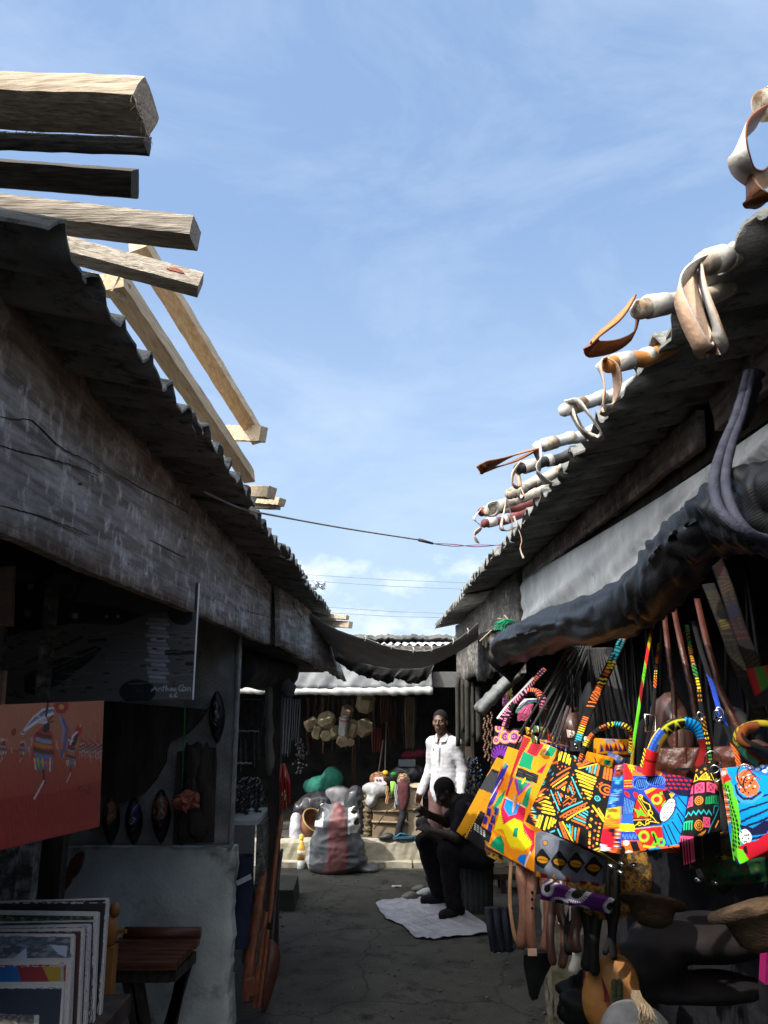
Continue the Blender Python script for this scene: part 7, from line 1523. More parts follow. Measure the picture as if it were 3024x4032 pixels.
def bag(label, crop, quad, Ys, cv, th, nu=110, nv=110, bulge=.012, wr=.0022, back=None, group='printed cloth bags hung in a row', name='printed_bag'):
    c = at(crop, (quad[2][0] + quad[3][0]) / 2, (quad[2][1] + quad[3][1]) / 2, sum(Ys) / 4); t = thing(name, label, 'bag', tuple(c), group)
    b = MB(); panel(b, crop, quad, Ys, cv, nu, nv, th, bulge, wr, back); part(t, 'body', b, M['print'], norm=False); return t
def ring_(t, c, r, th, ax): 
    b = MB(); ax = Vector(ax).normalized(); a = ax.cross(V(0, 0, 1)).normalized(); d = ax.cross(a); b.tube([c + a * (r * .7 * math.cos(2 * math.pi * i / 20)) + d * (r * math.sin(2 * math.pi * i / 20)) for i in range(20)], th, 6, closed=True); part(t, 'metal_ring', b, M['metal'])

# black tote with yellow, orange and teal strokes (photo b1)
cv = Cv(480, 640, 1480, 1800, K_, 1.0); ln = lambda pts, w, c_: cv.line(pts, w, c_)
for a_, e_, c_, w in (((900, 690), (880, 790), YE, 20), ((945, 695), (925, 812), YE, 26), ((978, 745), (966, 830), YE, 26), ((1002, 785), (996, 850), YE, 20), ((868, 700), (858, 800), YE, 12), ((1020, 718), (1062, 780), TEA, 12), ((1090, 812), (1164, 774), TEA, 14),
        ((1076, 845), (1190, 784), ORG, 12), ((1090, 880), (1230, 800), ORG, 12), ((1098, 892), (1292, 826), YE, 12), ((1185, 880), (1180, 905), TEA, 14), ((1212, 868), (1208, 930), TEA, 16), ((1240, 858), (1230, 940), ORG, 18), ((1267, 852), (1256, 945), TEA, 16), ((1295, 850), (1280, 962), ORG, 20),
        ((1358, 872), (1348, 985), ORG, 22), ((1388, 880), (1374, 995), ORG, 22), ((1416, 886), (1402, 1000), ORG, 20), ((1006, 890), (850, 960), ORG, 16), ((992, 944), (780, 1062), ORG, 18), ((982, 982), (806, 1088), YE, 14), ((962, 1045), (872, 1104), ORG, 22), ((800, 985), (770, 1005), ORG, 12),
        ((1066, 918), (1272, 1000), YE, 18), ((1080, 962), (1274, 1032), YE, 18), ((1088, 994), (1262, 1062), YE, 18), ((1108, 1036), (1250, 1092), YE, 18), ((1120, 1078), (1246, 1120), YE, 18), ((1150, 1130), (1240, 1164), YE, 20), ((1172, 1166), (1236, 1200), YE, 16), ((1196, 1216), (1218, 1226), YE, 18),
        ((1024, 990), (1130, 1214), TEA, 14), ((996, 1082), (1044, 1176), TEA, 14), ((870, 1146), (914, 1240), TEA, 14), ((784, 1124), (892, 1340), TEA, 14), ((920, 1358), (1140, 1254), TEA, 14), ((906, 1410), (1190, 1268), ORG, 14), ((940, 1420), (1186, 1318), ORG, 10), ((976, 1442), (1206, 1312), YE, 14),
        ((1034, 1446), (1160, 1496), ORG, 16), ((1056, 1424), (1166, 1468), TEA, 16), ((1086, 1406), (1168, 1442), ORG, 16), ((1118, 1386), (1174, 1420), TEA, 16), ((1148, 1366), (1190, 1392), TEA, 14), ((1172, 1346), (1196, 1364), TEA, 12),
        ((892, 1462), (950, 1660), ORG, 14), ((912, 1462), (985, 1660), ORG, 12), ((930, 1460), (1046, 1700), YE, 16), ((972, 1490), (986, 1512), TEA, 16), ((1004, 1490), (1000, 1572), TEA, 18), ((1034, 1508), (1018, 1600), ORG, 18), ((1066, 1526), (1044, 1632), TEA, 18), ((1102, 1530), (1060, 1655), ORG, 20),
        ((722, 1186), (762, 1206), YE, 18), ((706, 1228), (790, 1262), YE, 20), ((692, 1264), (812, 1306), YE, 20), ((686, 1300), (832, 1342), YE, 20), ((682, 1336), (836, 1378), YE, 18), ((690, 1382), (650, 1502), YE, 22), ((746, 1402), (708, 1522), YE, 26), ((792, 1412), (764, 1506), YE, 26), ((822, 1424), (806, 1490), YE, 22), ((848, 1440), (836, 1462), YE, 20), ((664, 1372), (628, 1484), YE, 14),
        ((870, 1530), (912, 1632), TEA, 16), ((775, 1556), (832, 1540), TEA, 14), ((1246, 1294), (1332, 1440), YE, 18), ((1292, 1318), (1334, 1402), YE, 16), ((1180, 1752), (1280, 1718), YE, 14), ((1190, 1770), (1285, 1745), YE, 10), ((710, 1560), (780, 1588), YE, 10),
        ((640, 1150), (702, 1098), ORG, 18), ((625, 1224), (694, 1182), ORG, 20), ((700, 955), (712, 975), YE, 14), ((742, 880), (764, 905), TEA, 10), ((800, 930), (790, 945), TEA, 10), ((640, 1290), (668, 1310), ORG, 14), ((780, 820), (840, 810), ORG, 16)): ln([a_, e_], w, c_)
cv.zig((1084, 862), (1215, 795), 9, 10, 7, ORG).zig((950, 1418), (1180, 1292), 12, 12, 8, ORG).zig((905, 1470), (975, 1660), 10, 11, 7, ORG).zig((1012, 1042), (1066, 1180), 7, 10, 9, ORG).zig((842, 1150), (900, 1290), 8, 9, 8, ORG).zig((608, 1190), (706, 1144), 6, 10, 9, YE).zig((560, 1300), (620, 1420), 6, 9, 8, YE)
for tri in (((905, 1112), (954, 1080), (946, 1140)), ((958, 1186), (1006, 1204), (964, 1216)), ((652, 1240), (690, 1222), (684, 1262))): cv.poly(tri, YE); cv.disc(sum(q_[0] for q_ in tri) / 3, sum(q_[1] for q_ in tri) / 3, 9, K_)
for pl_ in ([(982, 1108), (1002, 1124), (984, 1154), (976, 1120)], [(904, 1164), (930, 1190), (912, 1206), (904, 1164)], [(938, 1270), (1010, 1214), (1040, 1240), (1076, 1226), (1070, 1260), (1040, 1250)], [(945, 1300), (1000, 1270), (1010, 1290), (1040, 1262)]): cv.line(pl_, 9, ORG)
cv.ring(1366, 1112, 52, 15, ORG).ring(1376, 1114, 22, 14, ORG).disc(1378, 1116, 7, (140, 40, 20)).ring(1290, 1216, 22, 11, TEA).disc(1290, 1216, 7, TEA).ring(690, 1035, 16, 8, TEA).line([(560, 1270), (600, 1330), (615, 1420)], 10, TEA).line([(540, 1320), (580, 1390), (610, 1450)], 10, ORG)
cv.dots([(912, 868), (886, 898), (954, 878), (1052, 772), (1054, 806), (858, 868), (850, 830), (846, 1108), (776, 1172), (820, 1180), (826, 1250), (870, 1310), (876, 1360), (1040, 965), (1074, 1044), (1138, 1170), (1160, 1222), (1040, 1200), (1312, 1060), (1330, 1045), (1290, 1092), (1350, 1190), (1236, 1160), (844, 1504), (740, 1108)], 9, ORG)
for i, (x, y_) in enumerate([(1236 + 44 * (j % 2) - j * 6, 1352 + j * 38) for j in range(11)] + [(1300 - j * 7, 1470 + j * 40) for j in range(6)] + [(1200 - j * 4, 1560 + j * 36) for j in range(6)] + [(1218, 1440), (1206, 1490), (1180, 1520)]): cv.disc(x, y_, 11, (YE, ORG)[i % 2])
t1 = bag('black tote printed with yellow, orange and teal strokes and zigzags', 'b1', [(872, 690), (1432, 880), (1288, 1758), (622, 1492)], (2.36, 2.16, 2.10, 2.28), cv, .09, 150, 150, .012, .0015, back=[(792, 795, 2.46), None, None, (505, 1432, 2.38)])
SB = (K_, YE, K_, YE, K_, ORG)
pstrap(t1, [('b1', 1030, 700, 2.33), ('b1', 1062, 570, 2.33), ('b1', 1122, 390, 2.34), ('b1', 1190, 220, 2.36), ('b1', 1275, 40, 2.38), ('c6', 885, 290, 2.42), ('c6', 940, 150, 2.5)], .027, lambda s_, x: tribal(s_, x, 3))
b = MB(); c = at('b1', 1032, 636, 2.325); b.box(tuple(c - V(.014, .003, .014)), tuple(c + V(.014, .002, .014))); part(t1, 'buckle_tab', b, M['black_plastic']); ring_(t1, c - V(0, .004, 0), .006, .0018, (0, 1, .1))
phandle(t1, [('b1', 1090, 800, 2.27), ('b1', 1130, 660, 2.27), ('b1', 1210, 530, 2.27), ('b1', 1330, 440, 2.26), ('b1', 1460, 412, 2.25), ('b1', 1570, 440, 2.24), ('b1', 1630, 540, 2.25), ('b1', 1620, 700, 2.26)], .0118, lambda s_, x: tribal(s_ * 1.3, x * .8, 9, (YE, YE, ORG, TEA)))

# bright blue, red and yellow bag (photo b2)
cv = Cv(0, 720, 1000, 1780, BLU, 1.0)
cv.poly([(265, 745), (700, 830), (640, 880), (290, 880)], (232, 120, 30)); cv.ell(330, 810, 45, 40, 0, YE); cv.ell(440, 810, 60, 40, 10, (150, 40, 60)); cv.ring(440, 810, 45, 7, (60, 90, 170))
for i in range(34): cv.disc(300 + i * 12 % 340, 790 + (i * 37) % 70, 7, (200, 60, 20))
cv.poly([(265, 750), (300, 770), (345, 860), (400, 1000), (265, 1010)], RED); cv.line([(270, 930), (370, 930)], 8, YE); cv.line([(268, 985), (390, 985)], 9, YE); cv.dotline((275, 955), (375, 955), 9, 4, YE)
cv.poly([(640, 830), (960, 880), (930, 1090), (800, 1070), (680, 1010)], NAV)
for i in range(26): x, y_ = 670 + (i % 6) * 45 + (i // 6 % 2) * 20, 880 + (i // 6) * 42; cv.ell(x, y_, 18, 10, 20, (190, 30, 44))
for (x, y_, rx, ry, an) in ((440, 955, 92, 74, 10), (585, 930, 105, 62, 30)):
    cv.ell(x, y_, rx, ry, an, (26, 74, 196)); cv.ell(x, y_, rx * .8, ry * .75, an, (20, 40, 120))
    for k in range(7): cv.line([(x - rx * .6 + k * rx * .2, y_ + ry * .55), (x - rx * .4 + k * rx * .2, y_ - ry * .5)], 5, (90, 160, 235))
    for k in range(24): a = 2 * math.pi * k / 24; cv.disc(x + math.cos(a) * rx * .88, y_ + math.sin(a) * ry * .86, 4, (150, 200, 245))
cv.poly([(262, 1010), (400, 1010), (430, 1080), (360, 1200), (350, 1260), (245, 1260)], (28, 56, 150))
for k in range(7): cv.dotline((275 + k * 17, 1100 + 8 * k), (262 + k * 15, 1250), 12, 4, (120, 190, 240))
cv.ell(300, 1065, 42, 18, 50, RED).ell(392, 1074, 36, 22, 50, RED)
cv.poly([(430, 1070), (500, 1110), (620, 1260), (660, 1345), (360, 1400), (350, 1290), (380, 1140)], K_); cv.poly([(405, 1108), (358, 1300), (520, 1300)], RED); cv.line([(415, 1120), (520, 1285)], 6, YE); cv.dotline((430, 1110), (545, 1290), 16, 5, YE); cv.dotline((355, 1318), (540, 1312), 16, 5, YE)
cv.poly([(362, 1200), (440, 1235), (430, 1190), (475, 1250), (510, 1290), (440, 1270), (410, 1300), (405, 1250)], LIM)
cv.line([(440, 1085), (470, 1140), (530, 1170), (545, 1220), (520, 1230), (530, 1260), (570, 1300), (600, 1340)], 8, YE).ring(440, 1095, 20, 7, YE).ring(540, 1255, 22, 7, YE).line([(370, 1380), (430, 1340), (480, 1370), (540, 1330), (620, 1345)], 8, YE).ring(430, 1352, 18, 6, YE).ring(510, 1340, 18, 6, YE)
cv.poly([(480, 1050), (560, 1000), (720, 1030), (700, 1120), (640, 1265)], RED); cv.poly([(475, 1035), (560, 1000), (600, 1010), (500, 1070)], (240, 170, 30)); cv.ring(600, 1120, 42, 24, LIM).line([(640, 1060), (690, 1040), (700, 1130), (660, 1180)], 26, LIM).ring(600, 1120, 42, 5, YE); cv.poly([(650, 1040), (700, 1020), (760, 1080), (740, 1130), (690, 1140)], K_)
for k in range(5): cv.line([(740, 1100), (720 + k * 12, 1050 + abs(k - 2) * 6)], 6, YE)
cv.poly([(660, 1265), (700, 1180), (760, 1100), (800, 1080), (880, 1080), (850, 1300), (780, 1560), (690, 1540), (640, 1370)], CYN)
for a_, e_ in (((800, 1090), (870, 1180)), ((775, 1180), (855, 1290)), ((660, 1370), (730, 1540)), ((700, 1360), (775, 1530)), ((740, 1330), (810, 1440)), ((790, 1250), (835, 1350))): cv.line([a_, e_], 12, NAV)
cv.ell(705, 1220, 58, 130, 26, NAV).ell(702, 1218, 50, 120, 26, WHI)
for k in range(16): cv.line([(660 + (k % 4) * 26 + (k // 4) * 8, 1300 - (k // 4) * 50), (672 + (k % 4) * 26 + (k // 4) * 8, 1290 - (k // 4) * 50)], 8, (30, 30, 70))
cv.poly([(240, 1260), (355, 1260), (370, 1350), (240, 1350)], (40, 100, 200)); cv.poly([(240, 1345), (372, 1355), (388, 1430), (240, 1425)], (250, 226, 30)); cv.poly([(240, 1420), (390, 1425), (420, 1510), (240, 1510)], BLU)
for k in range(9): cv.ring(258 + k * 18, 1460 + (k % 2) * 22, 9, 4, (110, 170, 235))
cv.poly([(240, 1505), (480, 1510), (500, 1600), (420, 1660), (236, 1650)], (232, 100, 30)); cv.poly([(330, 1520), (400, 1515), (430, 1600), (360, 1610)], K_); cv.ell(290, 1530, 34, 24, 0, WHI).ell(320, 1620, 40, 20, 0, WHI).ell(250, 1600, 30, 44, 0, (40, 20, 16))
cv.poly([(372, 1410), (640, 1380), (650, 1480), (600, 1560), (480, 1600), (430, 1500)], RED); cv.dotline((380, 1400), (640, 1372), 22, 5, YE); cv.ring(470, 1470, 42, 26, LIM).ring(470, 1470, 42, 5, YE).line([(560, 1440), (590, 1500), (540, 1580)], 34, LIM).line([(560, 1450), (580, 1520)], 16, K_).ring(630, 1520, 30, 22, LIM).line([(470, 1560), (560, 1570), (640, 1600)], 24, YE)
cv.poly([(480, 1590), (600, 1560), (680, 1640), (640, 1720), (420, 1690)], (30, 150, 200)); cv.poly([(400, 1660), (500, 1580), (560, 1640), (600, 1720), (500, 1720)], K_)
for k in range(14): cv.line([(560 + (k % 5) * 26, 1590 + (k // 5) * 32), (576 + (k % 5) * 26, 1584 + (k // 5) * 32), (584 + (k % 5) * 26, 1600 + (k // 5) * 32)], 6, NAV)
cv.poly([(610, 1560), (830, 1540), (840, 1640), (740, 1720), (680, 1650)], (236, 110, 40)); cv.ell(720, 1620, 34, 40, 0, WHI)
for k in range(14): cv.disc(700 + (k * 41) % 120, 1560 + (k * 29) % 110, 8, (60, 26, 20))
# gusset of the same bag
cv.poly([(170, 760), (262, 760), (262, 880), (170, 890)], (170, 70, 40)); cv.ring(215, 850, 26, 10, K_).ring(220, 795, 18, 8, WHI).ell(215, 820, 10, 20, 0, K_)
cv.poly([(150, 885), (262, 885), (245, 1180), (80, 1210)], (22, 70, 160))
for k in range(10): cv.line([(150 + k * 10, 890), (190 + 4 * k, 960)], 5, (90, 190, 240))
for k in range(6): cv.line([(110 + k * 12, 1180), (150 + k * 16, 1010)], 5, (70, 170, 235)); cv.dotline((120 + k * 12, 1150), (160 + k * 14, 1030), 9, 4, (170, 220, 245))
cv.poly([(80, 1205), (245, 1175), (240, 1310), (60, 1320)], (240, 200, 40))
for k in range(34): cv.disc(90 + (k * 37) % 150, 1205 + (k * 23) % 100, 8, ((210, 50, 30), (60, 150, 60))[k % 3 == 0])
cv.poly([(60, 1300), (240, 1300), (236, 1400), (40, 1400)], (232, 90, 30))
for k in range(40): cv.disc(70 + (k % 10) * 17, 1310 + (k // 10) * 20, 6, (250, 170, 40))
cv.poly([(40, 1395), (236, 1380), (232, 1660), (10, 1600)], (236, 110, 40)); cv.poly([(40, 1400), (150, 1385), (190, 1480), (160, 1600), (60, 1560), (30, 1500)], (214, 24, 50)); cv.poly([(100, 1395), (170, 1390), (205, 1500), (190, 1570), (175, 1480)], K_)
cv.poly([(16, 1500), (60, 1530), (130, 1600), (110, 1640), (20, 1610)], NAV)
for k in range(8): cv.line([(60, 1620), (20 + k * 16, 1520 + k * 8)], 6, WHI)
for k in range(5): cv.line([(196, 1400 + k * 40), (232, 1420 + k * 40)], 8, WHI)
def bluehandle(s_, x):
    L_ = .52 * s_ / .205 if True else 0; u = s_ / .205
    if u < .24: return (110, 20, 20) if .13 < u < .155 else RED
    if u < .46: return YE if x > -.15 + .5 * math.sin(u * 9) * .3 else ((70, 130, 220) if math.hypot(((u * 60) % 1) - .5, ((x * 2) % 1) - .5) < .34 else BLU)
    if u < .68: return (190, 190, 40) if abs(x - .5 * math.sin(u * 60)) < .18 or abs(x + .85) < .1 else K_
    if u < .92: return (20, 24, 50) if (u * 28 + x * .5) % 1 < .34 else CYN
    return (130, 20, 24)
t2_ = bag('bright blue, red and yellow bag with scrolls and a white spotted eye shape', 'b2', [(264, 752), (930, 905), (800, 1560), (234, 1634)], (1.70, 1.62, 1.60, 1.66), cv, .08, 160, 150, .010, .0012, back=[(176, 772, 1.80), None, None, (18, 1596, 1.76)])
phandle(t2_, [('b2', 500, 860, 1.655), ('b2', 512, 760, 1.65), ('b2', 540, 640, 1.645), ('b2', 600, 510, 1.64), ('b2', 700, 405, 1.635), ('b2', 830, 362, 1.63), ('b2', 950, 395, 1.63), ('b2', 1035, 500, 1.63), ('b2', 1062, 630, 1.635), ('b2', 1010, 800, 1.64)], .0135, bluehandle)
pstrap(t2_, [('b2', 338, 770, 1.70), ('b2', 352, 600, 1.70), ('b2', 380, 400, 1.70), ('b2', 405, 240, 1.70), ('b2', 440, 0, 1.72), ('c6', 1030, 290, 1.78), ('c6', 1055, 170, 1.9)], .007, lambda s_, x: patch(s_, x, 5, (RED, (120, 16, 24), LIM, (130, 20, 30), (170, 150, 30))))
pstrap(t2_, [('b2', 420, 830, 1.72), ('b2', 470, 640, 1.74), ('b2', 510, 440, 1.75), ('b2', 540, 280, 1.75), ('b2', 560, 60, 1.77), ('c6', 1060, 480, 1.8), ('c6', 1075, 320, 1.9)], .008, lambda s_, x: tribal(s_, x, 14, (YE, ORG)))
b = MB(); c = at('b2', 512, 362, 1.735); b.tube([c + V(x, -.003, z) for x, z in ((-.011, -.017), (.011, -.017), (.013, .017), (-.010, .018))], .0022, 6, closed=True); part(t2_, 'buckle', b, M['metal'])

# black bag with pink squares (photo b2)
cv = Cv(740, 660, 1260, 1560, K_, 1.1)
def xsq(x, y_, w, h_):
    cv.poly([(x - w, y_ - h_), (x + w, y_ - h_), (x + w, y_ + h_), (x - w, y_ + h_)], PNK); cv.poly([(x - w + 13, y_ - h_ + 13), (x + w - 13, y_ - h_ + 13), (x + w - 13, y_ + h_ - 13), (x - w + 13, y_ + h_ - 13)], (150, 40, 76)); cv.line([(x - w + 14, y_ - h_ + 14), (x + w - 14, y_ + h_ - 14)], 9, PNK).line([(x + w - 14, y_ - h_ + 14), (x - w + 14, y_ + h_ - 14)], 9, PNK)
xsq(995, 1045, 48, 48); xsq(1106, 1040, 40, 46); xsq(1172, 1010, 30, 34); xsq(905, 1040, 26, 44); xsq(894, 1162, 36, 50); xsq(1064, 1352, 34, 40); xsq(836, 1060, 24, 30)
for (x, y_) in ((990, 1166), (988, 1382)): cv.ring(x, y_, 38, 9, (226, 140, 50)).ring(x, y_, 21, 9, (226, 140, 50)).disc(x, y_, 8, (226, 140, 50))
cv.line([(1056, 1196), (1200, 1160)], 12, (20, 150, 90))
for k in range(9): cv.line([(1060 + k * 17, 1192 - k * 4), (1062 + k * 17, 1140 - k * 7)], 11, (30, 170, 100))
cv.line([(810, 1346), (924, 1346)], 14, (30, 190, 130))
for k in range(5): cv.line([(820 + k * 25, 1346), (818 + k * 25, 1410)], 13, (30, 190, 130))
cv.zig((836, 1282), (1112, 1268), 11, 18, 10, (30, 190, 200)); cv.poly([(800, 1460), (940, 1470), (930, 1490), (800, 1480)], PNK)
for k in range(6): cv.line([(806 + k * 25, 1474), (804 + k * 25, 1510)], 13, PNK)
cv.line([(925, 962), (1195, 968)], 10, YE); cv.line([(940, 965), (958, 890), (985, 960), (1060, 890), (1090, 965), (1100, 880), (1140, 965), (1165, 930)], 9, YE)
for k in range(7): cv.line([(990 + k * 14, 958), (994 + k * 14, 958 - 10 * min(k, 6))], 6, YE)
cv.dots([(966, 848), (1050, 852), (1012, 886), (1090, 760), (1160, 1015)], 13, (236, 150, 50)); cv.line([(950, 800), (965, 730), (1010, 705), (1030, 720)], 12, (190, 170, 40)); cv.line([(960, 810), (985, 750), (1020, 735)], 8, (190, 170, 40))
cv.line([(1130, 1270), (1140, 1200), (1190, 1180), (1150, 1290), (1080, 1430)], 8, (40, 170, 190)); cv.poly([(975, 1456), (1060, 1410), (1050, 1430), (1020, 1456)], (236, 150, 50)); cv.line([(1150, 1380), (1180, 1320)], 10, (236, 150, 50))
t3_ = bag('black curved bag printed with pink crossed squares and orange rings', 'b2', [(985, 690), (1180, 740), (1196, 1405), (798, 1520)], (1.66, 1.62, 1.57, 1.56), cv, .10, 110, 130, .020, .001)
pstrap(t3_, [('b2', 1100, 720, 1.60), ('b2', 1080, 560, 1.60), ('b2', 1040, 380, 1.60), ('b2', 1005, 160, 1.61), ('b2', 985, 0, 1.62), ('c6', 1250, 380, 1.66), ('c6', 1225, 220, 1.75)], .010, lambda s_, x: tribal(s_, x, 21, ((200, 130, 40), YE, (60, 150, 60))))
ring_(t3_, at('b2', 1125, 740, 1.575), .021, .0014, (.3, 1, .1)); ring_(t3_, at('b2', 1150, 850, 1.565), .015, .0014, (.5, 1, 0)); ring_(t3_, at('b2', 1002, 295, 1.59), .008, .0016, (.2, 1, 0))

# cyan and green bag at the right edge (photo b2)
cv = Cv(1160, 640, 1960, 1800, CYN, .9)
for a_, e_ in (((1440, 1160), (1800, 1060)), ((1460, 1250), (1820, 1120)), ((1465, 1345), (1840, 1180)), ((1480, 1400), (1860, 1250)), ((1540, 1440), (1860, 1330)), ((1560, 1500), (1880, 1400)), ((1600, 1560), (1900, 1450)), ((1380, 1010), (1450, 1150))): cv.line([a_, ((a_[0] + e_[0]) / 2, (a_[1] + e_[1]) / 2 + 8), e_], 20, NAV)
cv.line([(1260, 960), (1340, 1050), (1390, 1180), (1395, 1320), (1370, 1450), (1360, 1640)], 130, LIM)
for k in range(46): u = k / 46; x = 1250 + 140 * math.sin(min(1, u * 1.2) * 1.6) - (60 * max(0, u - .55)); cv.ell(x + ((k % 3) - 1) * 40, 970 + u * 640, 13, 19, -20, (16, 34, 16))
cv.poly([(1200, 960), (1260, 1060), (1310, 1180), (1310, 1300), (1270, 1370), (1200, 1300)], (236, 120, 50))
for k in range(9): cv.line([(1240, 1040 + k * 36), (1310, 1060 + k * 34)], 10, (WHI, (40, 20, 30))[k % 2])
cv.poly([(1200, 790), (1270, 800), (1300, 880), (1260, 960), (1200, 960)], (220, 110, 60)); cv.poly([(1230, 900), (1290, 860), (1350, 930), (1230, 950)], (190, 24, 40)); cv.ell(1220, 850, 16, 30, 0, WHI).ell(1255, 850, 14, 20, 20, WHI)
cv.poly([(1440, 1370), (1500, 1380), (1580, 1400), (1700, 1330), (1800, 1330), (1700, 1450), (1560, 1470), (1460, 1440)], NAV); cv.ell(1490, 1480, 66, 70, 20, WHI)
for k in range(8): cv.disc(1450 + (k * 37) % 90, 1440 + (k * 29) % 90, 9, NAV)
cv.poly([(1390, 1580), (1480, 1540), (1600, 1510), (1900, 1330), (1900, 1560), (1480, 1700)], (196, 22, 44)); cv.poly([(1380, 1590), (1440, 1600), (1480, 1680), (1420, 1760), (1360, 1680)], (110, 216, 30)); cv.poly([(1450, 1570), (1490, 1560), (1490, 1640), (1450, 1620)], K_); cv.poly([(1330, 1640), (1370, 1690), (1400, 1760), (1340, 1740)], NAV)
cv.line([(1400, 1010), (1430, 1090), (1500, 1150), (1600, 1150), (1680, 1080)], 40, (60, 150, 230)).line([(1410, 990), (1440, 1070), (1510, 1125), (1600, 1125), (1670, 1060)], 24, NAV)
cv.poly([(1400, 900), (1480, 830), (1560, 830), (1660, 1000), (1640, 1080), (1560, 1110), (1470, 1060)], (226, 110, 60))
for k in range(22): cv.ell(1430 + (k * 43) % 200, 900 + (k * 31) % 180, 11, 9, 20, ((40, 16, 20), WHI)[k % 3 == 0])
cv.poly([(1390, 680), (1659, 760), (1960, 800), (1960, 940), (1659, 880), (1480, 800)], (40, 110, 210))
for k in range(12): cv.ell(1450 + k * 34, 730 + k * 10 + (k % 2) * 40, 26, 18, 30, (200, 226, 250))
cv.line([(1360, 660), (1500, 800), (1660, 930)], 12, (150, 20, 50))
t4_ = bag('cyan bag with green spotted band, cut off by the right edge of the photo', 'b2', [(1216, 800), (1940, 760), (1940, 1480), (1376, 1738)], (1.44, 1.30, 1.28, 1.38), cv, .09, 130, 130, .018, .001, back=[(1192, 800, 1.5), None, None, (1324, 1690, 1.46)])
phandle(t4_, [('b2', 1560, 760, 1.36), ('b2', 1420, 640, 1.37), ('b2', 1360, 520, 1.37), ('b2', 1400, 430, 1.37), ('b2', 1520, 380, 1.37), ('b2', 1640, 375, 1.36), ('b2', 1760, 420, 1.36), ('b2', 1800, 600, 1.36)], .0095, lambda s_, x: patch(s_, x, 41, ((50, 80, 30), (120, 24, 24), K_, (30, 90, 70), (150, 130, 30))))
phandle(t4_, [('b2', 1650, 660, 1.34), ('b2', 1540, 600, 1.335), ('b2', 1440, 560, 1.335), ('b2', 1400, 500, 1.34), ('b2', 1450, 420, 1.35), ('b2', 1560, 400, 1.35)], .0105, lambda s_, x: patch(s_, x, 47, ((110, 20, 30), (120, 60, 24), K_, (24, 80, 110), (24, 50, 90), K_)))
pstrap(t4_, [('b2', 1400, 860, 1.40), ('b2', 1340, 620, 1.41), ('b2', 1270, 440, 1.42), ('b2', 1200, 280, 1.43), ('b2', 1160, 140, 1.44), ('b2', 1120, 0, 1.46), ('c6', 1300, 350, 1.5), ('c6', 1260, 200, 1.6)], .009, lambda s_, x: patch(s_, x, 33, (K_, K_, BLU, (130, 20, 30), ORG, K_, (24, 70, 130))))
ring_(t4_, at('b2', 1450, 880, 1.37), .020, .0014, (.5, 1, .1)); ring_(t4_, at('b2', 1500, 960, 1.36), .018, .0014, (.2, 1, .3)); ring_(t4_, at('b2', 1190, 260, 1.42), .009, .0017, (.3, 1, 0)); ring_(t4_, at('b2', 1175, 290, 1.42), .010, .002, (.3, 1, .4))

# kente patchwork sling bag (photo b1)
OR2, CRM, YL2, GR2, PUR = (244, 146, 20), (206, 22, 62), (252, 222, 22), (8, 142, 96), (146, 60, 160)
cv = Cv(60, 480, 880, 2000, OR2, .9)
cv.poly([(455, 520), (760, 650), (690, 800), (610, 770), (515, 715), (395, 1010), (270, 965)], (206, 40, 44))
cv.poly([(455, 520), (505, 540), (345, 985), (270, 965)], (110, 70, 60))
for i in range(44): t = i / 43; x, y_ = 560 - 200 * t, 545 + 430 * t; cv.line([(x - 22, y_ - 9), (x + 26, y_ + 10)], 5, (50, 20, 24)); x2, y2_ = 596 - 208 * t, 575 + 430 * t; cv.line([(x2 - 14, y2_ - 6), (x2 + 22, y2_ + 9)], 5, (250, 200, 40)); x3, y3 = 470 - 168 * t, 560 + 410 * t; cv.line([(x3 - 12, y3), (x3 + 10, y3 + 8)], 4, (220, 110, 40))
cv.poly([(600, 590), (690, 630), (640, 770), (545, 725)], (190, 30, 50))
for i in range(16): t = i / 15; x, y_ = 660 - 62 * t, 605 + 140 * t; cv.line([(x - 30, y_ - 8), (x + 24, y_ + 14)], 4, (60, 20, 30)); x, y_ = 738 - 70 * t, 640 + 140 * t; cv.line([(x - 26, y_ - 8), (x + 22, y_ + 12)], 5, (252, 210, 60))
cv.line([(770, 640), (690, 800)], 7, WHI); cv.poly([(774, 640), (838, 668), (795, 765), (725, 748)], GR2); cv.poly([(506, 718), (618, 770), (592, 880), (604, 935), (452, 880)], GR2); cv.poly([(618, 770), (725, 752), (735, 830), (690, 960), (604, 935), (592, 880)], OR2); cv.poly([(748, 830), (700, 960), (650, 955), (690, 900)], CRM)
cv.poly([(446, 895), (672, 985), (652, 1080), (418, 985)], (26, 26, 28)); cv.line([(440, 935), (664, 1024)], 5, (90, 90, 92)); cv.line([(432, 962), (656, 1050)], 4, (70, 70, 72)); cv.line([(446, 912), (668, 1000)], 4, (60, 60, 60))
cv.line([(420, 992), (640, 1085)], 12, GR2); cv.poly([(404, 1010), (600, 1085), (450, 1210)], PUR); cv.poly([(448, 1022), (572, 1074), (464, 1158)], GR2); cv.line([(500, 1072), (530, 1020)], 16, YL2); cv.poly([(395, 1000), (330, 1195), (296, 1200), (350, 1000)], CRM); cv.poly([(350, 1000), (380, 1010), (345, 1100), (320, 1100)], (90, 60, 150)); cv.poly([(612, 1105), (556, 1335), (498, 1300), (560, 1140)], GR2)
cv.poly([(296, 1205), (250, 1330), (282, 1475), (312, 1490), (424, 1440), (500, 1470), (560, 1540), (612, 1560), (606, 1690), (500, 1560), (540, 1345)], CRM); cv.poly([(322, 1222), (478, 1300), (440, 1398), (350, 1408), (290, 1312)], (0, 132, 226)); cv.line([(298, 1208), (534, 1330)], 7, WHI)
